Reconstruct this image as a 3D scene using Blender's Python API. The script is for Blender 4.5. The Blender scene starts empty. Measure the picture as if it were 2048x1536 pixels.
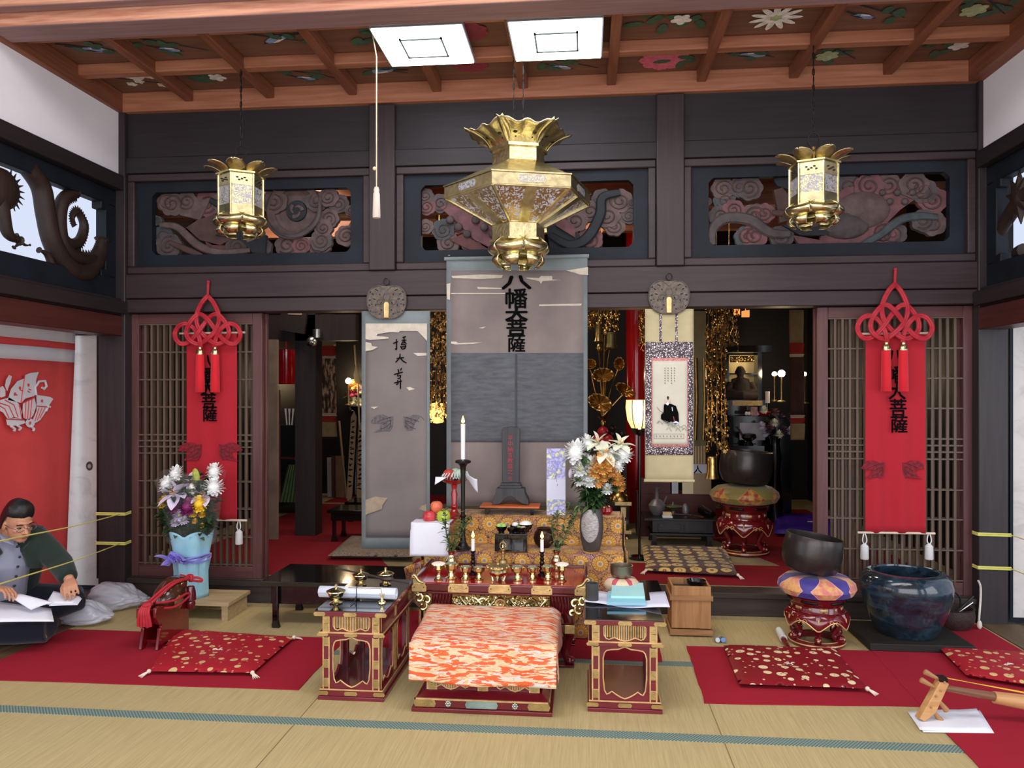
import bpy, bmesh, math, random
from mathutils import Vector as V, Matrix as M, noise as NZ
S = bpy.context.scene; COL = S.collection
rnd = random.Random(11)
R = math.radians; PI = math.pi
# ---- camera geometry (2048x1536 frame) -------------------------------------
FP = 1538.0; EYE = 1.55; TT = 148/1538.0; TH = math.atan(TT); CS, SN = math.cos(TH), math.sin(TH)
HZ = 785.0
def P(u, v, Y):
    r = (u-1024)/FP; X = Y*(r-TT)/(1+r*TT); zc = -X*SN+Y*CS
    return V((X, Y, EYE-(v-HZ)*zc/FP))
def PX(u, v, X):
    r = (u-1024)/FP; Y = X*(1+r*TT)/(r-TT); zc = -X*SN+Y*CS
    return V((X, Y, EYE-(v-HZ)*zc/FP))
def Q(u, v, zc):
    xc = (u-1024)/FP*zc
    return V((xc*CS-zc*SN, xc*SN+zc*CS, EYE-(v-HZ)*zc/FP))
def G(u, v, z=0.0):
    return Q(u, v, FP*(EYE-z)/(v-HZ))
# ---- colours and materials ---------------------------------------------------
def hx(h):
    h = h.lstrip('#'); o = []
    for i in (0, 2, 4):
        c = int(h[i:i+2], 16)/255.0
        o.append(c/12.92 if c <= .04045 else ((c+.055)/1.055)**2.4)
    return (*o, 1.0)
MATS = {}
class NT:
    def __init__(s, name):
        s.m = bpy.data.materials.new(name); s.m.use_nodes = True
        s.t = s.m.node_tree; s.b = s.t.nodes['Principled BSDF']
    def n(s, ty, **kw):
        x = s.t.nodes.new('ShaderNode'+ty)
        for k, v in kw.items():
            if hasattr(x, k) and k not in ('inputs',): setattr(x, k, v)
        return x
    def l(s, a, b): s.t.links.new(a, b)
    def val(s, sock, v):
        if hasattr(v, 'is_output') or hasattr(v, 'links'): s.l(v, sock)
        else: sock.default_value = v
    def co(s, scale=(1, 1, 1), rot=(0, 0, 0), kind='Object', loc=(0, 0, 0)):
        c = s.n('TexCoord'); mp = s.n('Mapping')
        mp.inputs['Scale'].default_value = scale; mp.inputs['Rotation'].default_value = rot; mp.inputs['Location'].default_value = loc
        s.l(c.outputs[kind], mp.inputs['Vector']); return mp.outputs['Vector']
    def noise(s, vec, sc=5, det=4, rough=.55, dist=0):
        x = s.n('TexNoise'); s.l(vec, x.inputs['Vector']); x.inputs['Scale'].default_value = sc
        x.inputs['Detail'].default_value = det; x.inputs['Roughness'].default_value = rough; x.inputs['Distortion'].default_value = dist
        return x.outputs['Fac']
    def voro(s, vec, sc=5, rand=1.0, out='Distance', feature='F1'):
        x = s.n('TexVoronoi'); x.feature = feature; s.l(vec, x.inputs['Vector']); x.inputs['Scale'].default_value = sc
        x.inputs['Randomness'].default_value = rand; return x.outputs[out]
    def wave(s, vec, sc=5, dist=0, det=2, axis='X', ty='BANDS'):
        x = s.n('TexWave'); x.wave_type = ty
        if ty == 'BANDS': x.bands_direction = axis
        s.l(vec, x.inputs['Vector']); x.inputs['Scale'].default_value = sc; x.inputs['Distortion'].default_value = dist
        x.inputs['Detail'].default_value = det; return x.outputs['Fac']
    def ramp(s, fac, stops, interp='LINEAR'):
        x = s.n('ValToRGB'); x.color_ramp.interpolation = interp; e = x.color_ramp.elements
        while len(e) < len(stops): e.new(.5)
        for i, (p, c) in enumerate(stops):
            e[i].position = p; e[i].color = hx(c) if isinstance(c, str) else (c, c, c, 1)
        s.l(fac, x.inputs['Fac']); return x.outputs['Color']
    def mix(s, fac, a, b, mode='MIX'):
        x = s.n('Mix'); x.data_type = 'RGBA'; x.blend_type = mode
        s.val(x.inputs[0], fac); 
        for sock, v in ((x.inputs[6], a), (x.inputs[7], b)): s.val(sock, hx(v) if isinstance(v, str) else v)
        return x.outputs[2]
    def math(s, op, a, b=0.0, c=None):
        x = s.n('Math'); x.operation = op; s.val(x.inputs[0], a); s.val(x.inputs[1], b)
        if c is not None: s.val(x.inputs[2], c)
        return x.outputs[0]
    def sep(s, vec):
        x = s.n('SeparateXYZ'); s.l(vec, x.inputs[0]); return x.outputs
    def comb(s, a, b, c=0.0):
        x = s.n('CombineXYZ')
        for i, v in enumerate((a, b, c)): s.val(x.inputs[i], v)
        return x.outputs[0]
    def bump(s, h, st=.3, d=.01):
        x = s.n('Bump'); x.inputs['Strength'].default_value = st; x.inputs['Distance'].default_value = d
        s.l(h, x.inputs['Height']); s.l(x.outputs['Normal'], s.b.inputs['Normal'])
    def base(s, c): s.val(s.b.inputs['Base Color'], hx(c) if isinstance(c, str) else c)
    def p(s, **kw):
        nm = dict(rough='Roughness', metal='Metallic', coat='Coat Weight', crough='Coat Roughness', sheen='Sheen Weight', spec='Specular IOR Level', trans='Transmission Weight', ior='IOR', alpha='Alpha', es='Emission Strength', sss='Subsurface Weight')
        for k, v in kw.items():
            if k == 'emit': s.b.inputs['Emission Color'].default_value = hx(v)
            else: s.val(s.b.inputs[nm[k]], v)
        return s
def mat(name, col=None, rough=.55, metal=0, var=.12, vs=6, bump=0, bs=60, **kw):
    if name in MATS: return MATS[name]
    t = NT(name); c = hx(col)
    if var:
        f = t.noise(t.co(), vs, 4)
        lo = tuple(x*(1-var*1.6) for x in c[:3])+(1,); hi = tuple(min(1, x*(1+var*1.6)) for x in c[:3])+(1,)
        t.base(t.mix(t.ramp(f, [(.3, 0.0), (.7, 1.0)]), lo, hi))
    else: t.base(c)
    if bump: t.bump(t.noise(t.co(), bs, 3), bump, .004)
    t.p(rough=rough, metal=metal, **kw); MATS[name] = t.m; return t.m
def wood(name, c1, c2, axis='X', sc=1.0, rough=.5, spec=.4, bump=.15, mid=None):
    if name in MATS: return MATS[name]
    t = NT(name); s = {'X': (1.2, 22, 22), 'Y': (22, 1.2, 22), 'Z': (22, 22, 1.2)}[axis]
    vec = t.co(tuple(x*sc for x in s))
    f = t.noise(vec, 1.6, 6, .6, .6); g = t.noise(t.co((.9, .9, .9)), 1.7, 3)
    c = t.ramp(f, [(.25, c1), (.75, c2)]); t.base(t.mix(t.math('MULTIPLY', g, .55), c, c1))
    t.bump(f, bump, .004); t.p(rough=rough, spec=spec); MATS[name] = t.m; return t.m
def lacquer(name, col, rough=.16, var=.1):
    return mat(name, col, rough, 0, var, 3, coat=.6, crough=.08)
def gold(name, col='#d8a441', rough=.3, bump=.25, bs=90, var=.15):
    return mat(name, col, rough, 1.0, var, 20, bump, bs)
def emis(name, col, st):
    if name in MATS: return MATS[name]
    t = NT(name); t.base('#222222'); t.p(emit=col, es=st); MATS[name] = t.m; return t.m
def cloth(name, col, rough=.85, var=.08, weave=600, sheen=.2, bump=.12):
    if name in MATS: return MATS[name]
    t = NT(name); c = hx(col); f = t.noise(t.co(), 7, 5)
    lo = tuple(x*(1-var*1.8) for x in c[:3])+(1,); hi = tuple(min(1, x*(1+var*1.8)) for x in c[:3])+(1,)
    t.base(t.mix(f, lo, hi)); t.bump(t.noise(t.co(), weave, 1), bump, .002); t.p(rough=rough, sheen=sheen, spec=.2); MATS[name] = t.m; return t.m
# ---- mesh builder -------------------------------------------------------------
WLOC = {}
class B:
    def __init__(s): s.bm = bmesh.new()
    def f(s, vs, m=0):
        try:
            x = s.bm.faces.new(vs); x.material_index = m; return x
        except ValueError: return None
    def vs(s, pts): return [s.bm.verts.new(p) for p in pts]
    def box(s, a, b, m=0, rot=None, piv=None):
        x0, x1 = sorted((a[0], b[0])); y0, y1 = sorted((a[1], b[1])); z0, z1 = sorted((a[2], b[2]))
        pts = [V(p) for p in ((x0, y0, z0), (x1, y0, z0), (x1, y1, z0), (x0, y1, z0), (x0, y0, z1), (x1, y0, z1), (x1, y1, z1), (x0, y1, z1))]
        if rot is not None:
            c = V(piv) if piv is not None else V(((x0+x1)/2, (y0+y1)/2, (z0+z1)/2)); pts = [rot @ (p-c)+c for p in pts]
        v = s.vs(pts)
        for q in ((0, 3, 2, 1), (4, 5, 6, 7), (0, 1, 5, 4), (1, 2, 6, 5), (2, 3, 7, 6), (3, 0, 4, 7)): s.f([v[i] for i in q], m)
        return s
    def cbox(s, c, d, m=0, rot=None):
        return s.box([c[i]-d[i]/2 for i in range(3)], [c[i]+d[i]/2 for i in range(3)], m, rot)
    def frus(s, c, w0, d0, w1, d1, h, m=0):      # rectangular frustum from z=c.z up
        a = s.vs([V(c)+V((sx*w0/2, sy*d0/2, 0)) for sx, sy in ((-1, -1), (1, -1), (1, 1), (-1, 1))])
        b = s.vs([V(c)+V((sx*w1/2, sy*d1/2, h)) for sx, sy in ((-1, -1), (1, -1), (1, 1), (-1, 1))])
        s.f(a[::-1], m); s.f(b, m)
        for i in range(4): s.f([a[i], a[(i+1) % 4], b[(i+1) % 4], b[i]], m)
        return s
    def prism(s, pts, o, e1, e2, t, m=0):     # 2D polygon in axes e1,e2 at o, thickness vector t
        o, e1, e2, t = V(o), V(e1), V(e2), V(t)
        a = s.vs([o+e1*x+e2*y for x, y in pts]); b = s.vs([o+e1*x+e2*y+t for x, y in pts]); n = len(pts)
        s.f(a, m); s.f(b[::-1], m)
        for i in range(n): s.f([a[(i+1) % n], a[i], b[i], b[(i+1) % n]], m)
        return s
    def slab(s, pts, t, m=0):                 # 3D polygon extruded by vector t
        t = V(t); a = s.vs(pts); b = s.vs([V(p)+t for p in pts]); n = len(pts)
        s.f(a, m); s.f(b[::-1], m)
        for i in range(n): s.f([a[(i+1) % n], a[i], b[i], b[(i+1) % n]], m)
        return s
    def lathe(s, prof, c=(0, 0, 0), n=24, m=0, rot=None, a0=0, sx=1, sy=1):
        c = V(c); rings = []
        for r, z in prof:
            if r < 1e-5: pts = [V((0, 0, z))]
            else: pts = [V((r*math.cos(a0+2*PI*i/n)*sx, r*math.sin(a0+2*PI*i/n)*sy, z)) for i in range(n)]
            if rot is not None: pts = [rot @ p for p in pts]
            rings.append(s.vs([p+c for p in pts]))
        for a, b in zip(rings, rings[1:]):
            if len(a) == 1 and len(b) == 1: continue
            for i in range(n):
                j = (i+1) % n
                if len(a) == 1: s.f([a[0], b[j], b[i]], m)
                elif len(b) == 1: s.f([a[i], a[j], b[0]], m)
                else: s.f([a[i], a[j], b[j], b[i]], m)
        return s
    def tube(s, pts, r, n=8, m=0, closed=False, flat=1.0, up=None):
        pts = [V(p) for p in pts]; k = len(pts); rs = r if isinstance(r, (list, tuple)) else [r]*k
        rings = []; pn = None
        for i in range(k):
            a = pts[(i-1) % k] if (closed or i) else pts[0]; b = pts[(i+1) % k] if (closed or i < k-1) else pts[-1]
            d = (b-a); d = d.normalized() if d.length > 1e-9 else V((0, 0, 1))
            if pn is None:
                u = V(up) if up is not None else (V((0, 0, 1)) if abs(d.z) < .9 else V((0, 1, 0)))
                pn = (u-d*u.dot(d)).normalized()
            else:
                q = pn-d*pn.dot(d); pn = q.normalized() if q.length > 1e-6 else pn
            w = d.cross(pn)
            rings.append(s.vs([pts[i]+(pn*math.cos(2*PI*j/n)*flat+w*math.sin(2*PI*j/n))*rs[i] for j in range(n)]))
        for i in range(k if closed else k-1):
            a, b = rings[i], rings[(i+1) % k]
            for j in range(n): s.f([a[j], a[(j+1) % n], b[(j+1) % n], b[j]], m)
        if not closed: s.f(rings[0][::-1], m); s.f(rings[-1], m)
        return s
    def ball(s, c, r, m=0, n=12, k=8, rot=None):
        r = (r, r, r) if isinstance(r, (int, float)) else r
        prof = [(math.sin(PI*i/k), -math.cos(PI*i/k)) for i in range(k+1)]; prof[0] = (0, -1); prof[-1] = (0, 1)
        mm = M.Diagonal(V(r)) if rot is None else rot @ M.Diagonal(V(r))
        return s.lathe(prof, c, n, m, mm)
    def grid(s, fn, nu, nv, m=0, wu=False, mf=None):
        g = [[s.bm.verts.new(fn(i/nu, j/nv)) for j in range(nv+1)] for i in range(nu if wu else nu+1)]
        for i in range(nu):
            a, b = g[i], g[(i+1) % len(g)] if wu else g[i+1]
            for j in range(nv): s.f([a[j], b[j], b[j+1], a[j+1]], mf(i/nu, j/nv) if mf else m)
        return s
    def add(s, o):
        me = bpy.data.meshes.new('tmp'); o.bm.to_mesh(me); s.bm.from_mesh(me); bpy.data.meshes.remove(me); return s
    def done(s, name, mats, par=None, smooth=True, bev=0, solid=0, sub=0, ang=40, remesh=0, fixn=True):
        if fixn: bmesh.ops.recalc_face_normals(s.bm, faces=s.bm.faces)
        me = bpy.data.meshes.new(name); loc = V((0, 0, 0))
        if par is not None: off = WLOC.get(par.name, V((0, 0, 0)))
        else:
            xs = [v.co for v in s.bm.verts]
            off = V(((min(p.x for p in xs)+max(p.x for p in xs))/2, (min(p.y for p in xs)+max(p.y for p in xs))/2, min(p.z for p in xs)))
        bmesh.ops.translate(s.bm, verts=s.bm.verts, vec=-off)
        s.bm.to_mesh(me); s.bm.free()
        for m_ in (mats if isinstance(mats, (list, tuple)) else [mats]): me.materials.append(m_)
        if smooth:
            me.polygons.foreach_set('use_smooth', [True]*len(me.polygons)); me.set_sharp_from_angle(angle=R(ang))
        o = bpy.data.objects.new(name, me); COL.objects.link(o)
        if par is not None: o.parent = par; WLOC[o.name] = off
        else: o.location = off; WLOC[o.name] = off
        if solid:
            x = o.modifiers.new('s', 'SOLIDIFY'); x.thickness = solid; x.offset = 0
        if bev:
            x = o.modifiers.new('b', 'BEVEL'); x.width = bev; x.segments = 2; x.limit_method = 'ANGLE'; x.angle_limit = R(35)
        if remesh:
            x = o.modifiers.new('r', 'REMESH'); x.mode = 'VOXEL'; x.voxel_size = remesh; x.use_smooth_shade = True
            x = o.modifiers.new('m', 'SMOOTH'); x.iterations = 4; x.factor = .5
        if sub:
            x = o.modifiers.new('u', 'SUBSURF'); x.levels = sub; x.render_levels = sub
        return o
def tag(o, label, cat, group=None):
    o['label'] = label; o['category'] = cat
    if group: o['group'] = group
    return o
def stru(o, label=None):
    o['kind'] = 'structure'
    if label: o['label'] = label
    return o
def thing(name, label, cat, loc=(0, 0, 0), group=None):
    o = bpy.data.objects.new(name, None); o.empty_display_size = .05; COL.objects.link(o); o.location = loc; WLOC[o.name] = V(loc)
    return tag(o, label, cat, group)
def setloc(o, loc, rz=0, sc=None):
    o.location = loc; o.rotation_euler = (0, 0, rz)
    if sc: o.scale = (sc, sc, sc) if isinstance(sc, (int, float)) else sc
    return o
def dup(root, loc, rz=0, label=None, group=None, sc=None):
    def cp(o, par):
        c = o.copy(); COL.objects.link(c)
        if par is not None: c.parent = par
        for ch in [x for x in o.children]: cp(ch, c)
        return c
    r = cp(root, None); setloc(r, loc, rz, sc); WLOC[r.name] = V(loc)
    if label: r['label'] = label
    if group: r['group'] = group
    return r
def text(s, name, body, pos, e1, e2, size, m, par, gap=1.0, off=.02, depth=.0006, sx=1.0, rows=True):
    """lettering written downwards (rows) or across, as thin raised ink"""
    e1, e2 = V(e1), V(e2); nrm = e1.cross(e2); bm = B()
    for i, ch in enumerate(body):
        c = bpy.data.curves.new('t', 'FONT'); c.body = ch; c.size = 1; c.resolution_u = 2
        o = bpy.data.objects.new('t', c); COL.objects.link(o)
        me = bpy.data.meshes.new_from_object(o.evaluated_get(bpy.context.evaluated_depsgraph_get()))
        bpy.data.objects.remove(o); bpy.data.curves.remove(c)
        xs = [v.co.x for v in me.vertices] or [0]; ys = [v.co.y for v in me.vertices] or [0]
        cx = (min(xs)+max(xs))/2; cy = (min(ys)+max(ys))/2
        o0 = V(pos)+(e2*(-i*size*gap) if rows else e1*(i*size*gap))
        vs = [bm.bm.verts.new(o0+e1*((v.co.x-cx)*size*sx)+e2*((v.co.y-cy)*size)+nrm*depth) for v in me.vertices]
        cnt = {}
        for p in me.polygons:
            bm.f([vs[k] for k in p.vertices])
            for ek in p.edge_keys: cnt[ek] = cnt.get(ek, 0)+1
        if off > 0:
            for (i0, i1), n_ in cnt.items():
                if n_ == 1 and (vs[i0].co-vs[i1].co).length > 1e-6: bm.tube([vs[i0].co.copy(), vs[i1].co.copy()], off*size, 6, flat=.08, up=nrm)
        bpy.data.meshes.remove(me)
    return bm.done(name, m, par, smooth=False, fixn=False)
def spline(pts, n=6, closed=False):
    pts = [V(p) for p in pts]; k = len(pts); out = []
    for i in range(k if closed else k-1):
        p0 = pts[(i-1) % k] if (closed or i) else pts[0]; p1 = pts[i]; p2 = pts[(i+1) % k]
        p3 = pts[(i+2) % k] if (closed or i < k-2) else pts[-1]
        for j in range(n):
            t = j/n; out.append(.5*((2*p1)+(p2-p0)*t+(2*p0-5*p1+4*p2-p3)*t*t+(3*p1-p0-3*p2+p3)*t**3))
    if not closed: out.append(pts[-1])
    return out
def circ(c, r, n=12, a0=0, sx=1, sy=1): return [(c[0]+r*math.cos(a0+2*PI*i/n)*sx, c[1]+r*math.sin(a0+2*PI*i/n)*sy) for i in range(n)]
# ================= materials =====================================================
def tatami():
    t = NT('tatami'); v = t.co()
    x, y, z = t.sep(v)
    f = t.noise(t.co((2.2, 40, 1)), 3, 4); st = t.noise(t.co((45, 1.4, 1)), 3, 4, .6); g = t.noise(t.co((.8, .8, .8)), 1.1, 3)
    c = t.ramp(st, [(.3, '#a39266'), (.72, '#c6b688')]); c = t.mix(t.math('MULTIPLY', f, .5), c, '#b09e6c'); c = t.mix(t.math('MULTIPLY', g, .5), c, '#bdac7a')
    t.base(c); w = t.wave(t.co((1, 1, 1)), 95, 0, 0, 'Y'); t.bump(w, .35, .002); t.p(rough=.7, spec=.25); return t.m
TATAMI = tatami()
def heri():
    t = NT('tatami_border'); w = t.wave(t.co((1, 1, 1), (0, 0, .7)), 26, .0, 0, 'X'); w2 = t.wave(t.co((1, 1, 1), (0, 0, -.7)), 26, .0, 0, 'X')
    t.base(t.ramp(t.math('MULTIPLY', w, w2), [(.15, '#4f665f'), (.4, '#8fa297')])); t.p(rough=.8); return t.m
HERI = heri()
DARK = wood('dark_timber', '#1c1618', '#2e2629', 'X', rough=.55)
DARKZ = wood('dark_post_timber', '#241d1f', '#382f31', 'Z', rough=.5)
PURP = wood('purple_brown_timber', '#2b1f21', '#433234', 'X', rough=.48)
PURPZ = wood('purple_brown_upright', '#291e20', '#3e2f31', 'Z', rough=.48)
REDB = wood('red_brown_timber', '#3a1c18', '#5a2c26', 'Y', rough=.4)
DARKY = wood('dark_side_timber', '#1e1819', '#30282a', 'Y', rough=.5)
BLUEBLK = mat('blue_black_lacquer', '#0f161f', .6, 0, .25, 4, spec=.3)
DOORW = wood('door_frame_timber', '#4b2d2b', '#6c4644', 'Z', rough=.42)
DOORX = wood('door_rail_timber', '#4b2d2b', '#6c4644', 'X', rough=.42)
SLAT = wood('lattice_slat_timber', '#4a3c33', '#725f4e', 'Z', rough=.55)
CEIL = wood('ceiling_cedar', '#8a5038', '#bd8262', 'X', rough=.55)
CEILY = wood('ceiling_cedar_rib', '#6e3d28', '#9c6247', 'Y', rough=.55)
CPANEL = wood('ceiling_board', '#664334', '#8c634d', 'X', .7, rough=.6)
BEAM = wood('eave_beam_timber', '#94523c', '#f0bc9a', 'X', 1.0, rough=.55)
BEAM_SHADE = wood('shaded_beam_timber', '#80605e', '#a88886', 'X', 1.0, rough=.6)  # greyer copy of the beam wood: shade of the undersides put into the colour
PLAST = mat('white_plaster', '#f0ecf1', .85, 0, .03, 2, .05, 40)
SILLW = wood('weathered_sill_timber', '#4a3a2a', '#7a6346', 'Y', rough=.6)
FLOORW = wood('dark_floor_board', '#2c2521', '#4c4138', 'X', rough=.5)
INFL = mat('inner_tatami', '#8c8064', .75, 0, .15, 5)
KAMA = wood('step_timber', '#2a2422', '#4a403a', 'X', rough=.45)
RED = cloth('red_felt', '#991c2d', .95, .05, 900, .0)
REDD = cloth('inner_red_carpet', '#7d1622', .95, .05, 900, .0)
BANNER = cloth('red_banner_cloth', '#ad2531', .85, .04, 900, .05)
CORD = mat('red_cord', '#b0202f', .6, 0, .1, 40, .3, 300)
INK = mat('black_ink', '#070708', .9, 0, .1, spec=.1)
GOLD = gold('gilt_brass', '#d6c596', .28, .35, 80)
GOLDP = gold('polished_gilt', '#dacf9e', .26, .08, 60)
BRASS = gold('polished_brass', '#dccf9e', .14, .05, 40, .05)
BRASSD = gold('brass_fitting', '#c6ad78', .38, .25, 120)
GILT = mat('gilt_paint', '#d2ac78', .45, .3, .15, 20)
RLAC = lacquer('red_lacquer', '#6d1219')
RLACB = lacquer('bright_red_lacquer', '#a3121c')
BLAC = lacquer('black_lacquer', '#0d0c0e', .12)
GREYM = mat('grey_ornament_metal', '#60564d', .5, .45, .25, 30)
WHITE = mat('white_paper', '#e6e9f2', .7, 0, .02)
STEEL = mat('steel', '#b8b8b6', .3, 1, .05)
IRON = mat('dark_iron', '#2a2726', .35, .6, .15, 12, .1, 60)
# ================= floors ==========================================================
XL, XR, YB = -3.52, 2.64, 5.5
b = B(); b.box((-3.37, -1.5, -.06), (XR-.02, 5.46, 0))
fl = stru(b.done('floor', [TATAMI]))
b = B()
for y in (3.51, 4.46, 2.6):
    b.box((-3.37, y-.036, 0), (2.62, y+.036, .003))
stru(b.done('trim_1', HERI))
b = B()
for x in (-1.356, .61): b.box((x-.002, -1, -.001), (x+.002, 4.42, .0012))
stru(b.done('trim_2', mat('mat_joint', '#7a6a46', .9, 0, 0)))
b = B(); b.box((-3.62, -1.5, -.06), (-3.37, 5.42, .006)); b.box((-3.50, -1.5, .006), (-3.46, 5.42, .012)); stru(b.done('trim_3', SILLW, bev=.004))
b = B(); b.box((XR-.02, -1.5, -.06), (XR+.24, 5.42, .006)); stru(b.done('trim_4', SILLW, bev=.004))
b = B(); b.box((-5.2, -1.5, -.1), (-3.62, 5.9, -.005)); b.box((XR+.24, -1.5, -.1), (4.3, 5.9, -.005)); stru(b.done('floor_corridor', FLOORW))
# step up to the inner hall
b = B(); b.box((XL+.1, 5.45, 0), (XR, 5.62, .125)); b.box((XL+.1, 5.435, .125), (XR, 5.62, .165)); stru(b.done('trim_5', KAMA, bev=.005))
b = B(); b.box((-3.7, 5.62, -.05), (2.86, 10.4, .16)); stru(b.done('floor_inner_hall', INFL))
# ================= back wall ========================================================
def bx(name, boxes, m, bev=.006):
    b = B()
    for a, c in boxes: b.box(a, c)
    return stru(b.done(name, m, bev=bev))
posts = (-1.46, .582)
bx('trim_6', [((XL-.1, 5.43, 3.18), (XR+.1, 5.62, 3.30)), ((XL-.1, 5.45, 3.30), (XR+.1, 5.62, 3.68))], DARK)             # head beam
bx('trim_7', [((XL-.1, 5.43, 2.25), (XR+.1, 5.60, 2.43)), ((XL-.1, 5.44, 2.145), (XR+.1, 5.6, 2.246))], PURP)   # long tie rail
for i, x in enumerate(posts):
    bx('trim_post.00%d' % i, [((x-.095, 5.405, 2.43), (x+.095, 5.64, 3.62))], PURPZ)
    
bx('trim_8', [((XL-.1, 5.41, 0), (XL+.11, 5.64, 3.64)), ((XR-.03, 5.41, 0), (XR+.16, 5.64, 3.64))], DARKZ)
# transom surrounds (three bays)
bays = ((XL+.11, posts[0]-.095), (posts[0]+.095, posts[1]-.095), (posts[1]+.095, XR-.03))
CW = [mat('carving_%d' % i, c, .7, 0, .22, 14, .25, 70) for i, c in enumerate(('#554442', '#463c3d', '#633d40', '#383f42', '#452f2a', '#141a20', '#532d2b'))]
def cloud(b, c, r, m, seed):
    rr = random.Random(seed); n = 30; ph = rr.random()*6
    pts = [(c[0]+r*(1+.13*abs(math.sin(3.5*(2*PI*i/n)+ph)))*math.cos(2*PI*i/n), c[1]+r*(.9+.13*abs(math.sin(3.5*(2*PI*i/n)+ph)))*math.sin(2*PI*i/n)) for i in range(n)]
    y = 5.515+rr.random()*.02
    b.prism(pts, (0, y, 0), (1, 0, 0), (0, 0, 1), (0, .04, 0), m)
    sp = []
    for i in range(26):
        a = ph+i*.42; q = r*(.82-.66*i/25); sp.append((c[0]+q*math.cos(a), y-.002, c[1]+q*.92*math.sin(a)))
    b.tube(sp, [r*.075]*26, 5, m+10 if False else 4)
def ribbon(b, px, w, m, y=5.505, t=.05):
    pts = spline([P(u, v, y) for u, v in px], 5); b.tube(pts, [w*(0.35+.65*math.sin(PI*(.12+.76*i/(len(pts)-1)))) for i in range(len(pts))], 8, m, flat=.5, up=(0, 1, 0))
def blob(b, px, m, y=5.51, t=.04):
    b.slab([P(u, v, y) for u, v in px], (0, t, 0), m)
RANMA = ((P(287, 367, 5.5), P(725, 508, 5.5)), (P(837, 357, 5.5), P(1278, 500, 5.5)), (P(1397, 340, 5.5), P(1900, 496, 5.5)))
labs = ('left carved transom panel with round drum crest and clouds', 'middle carved transom panel behind the big gilt lantern', 'right carved transom panel with pale beast body and swirling clouds')
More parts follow.
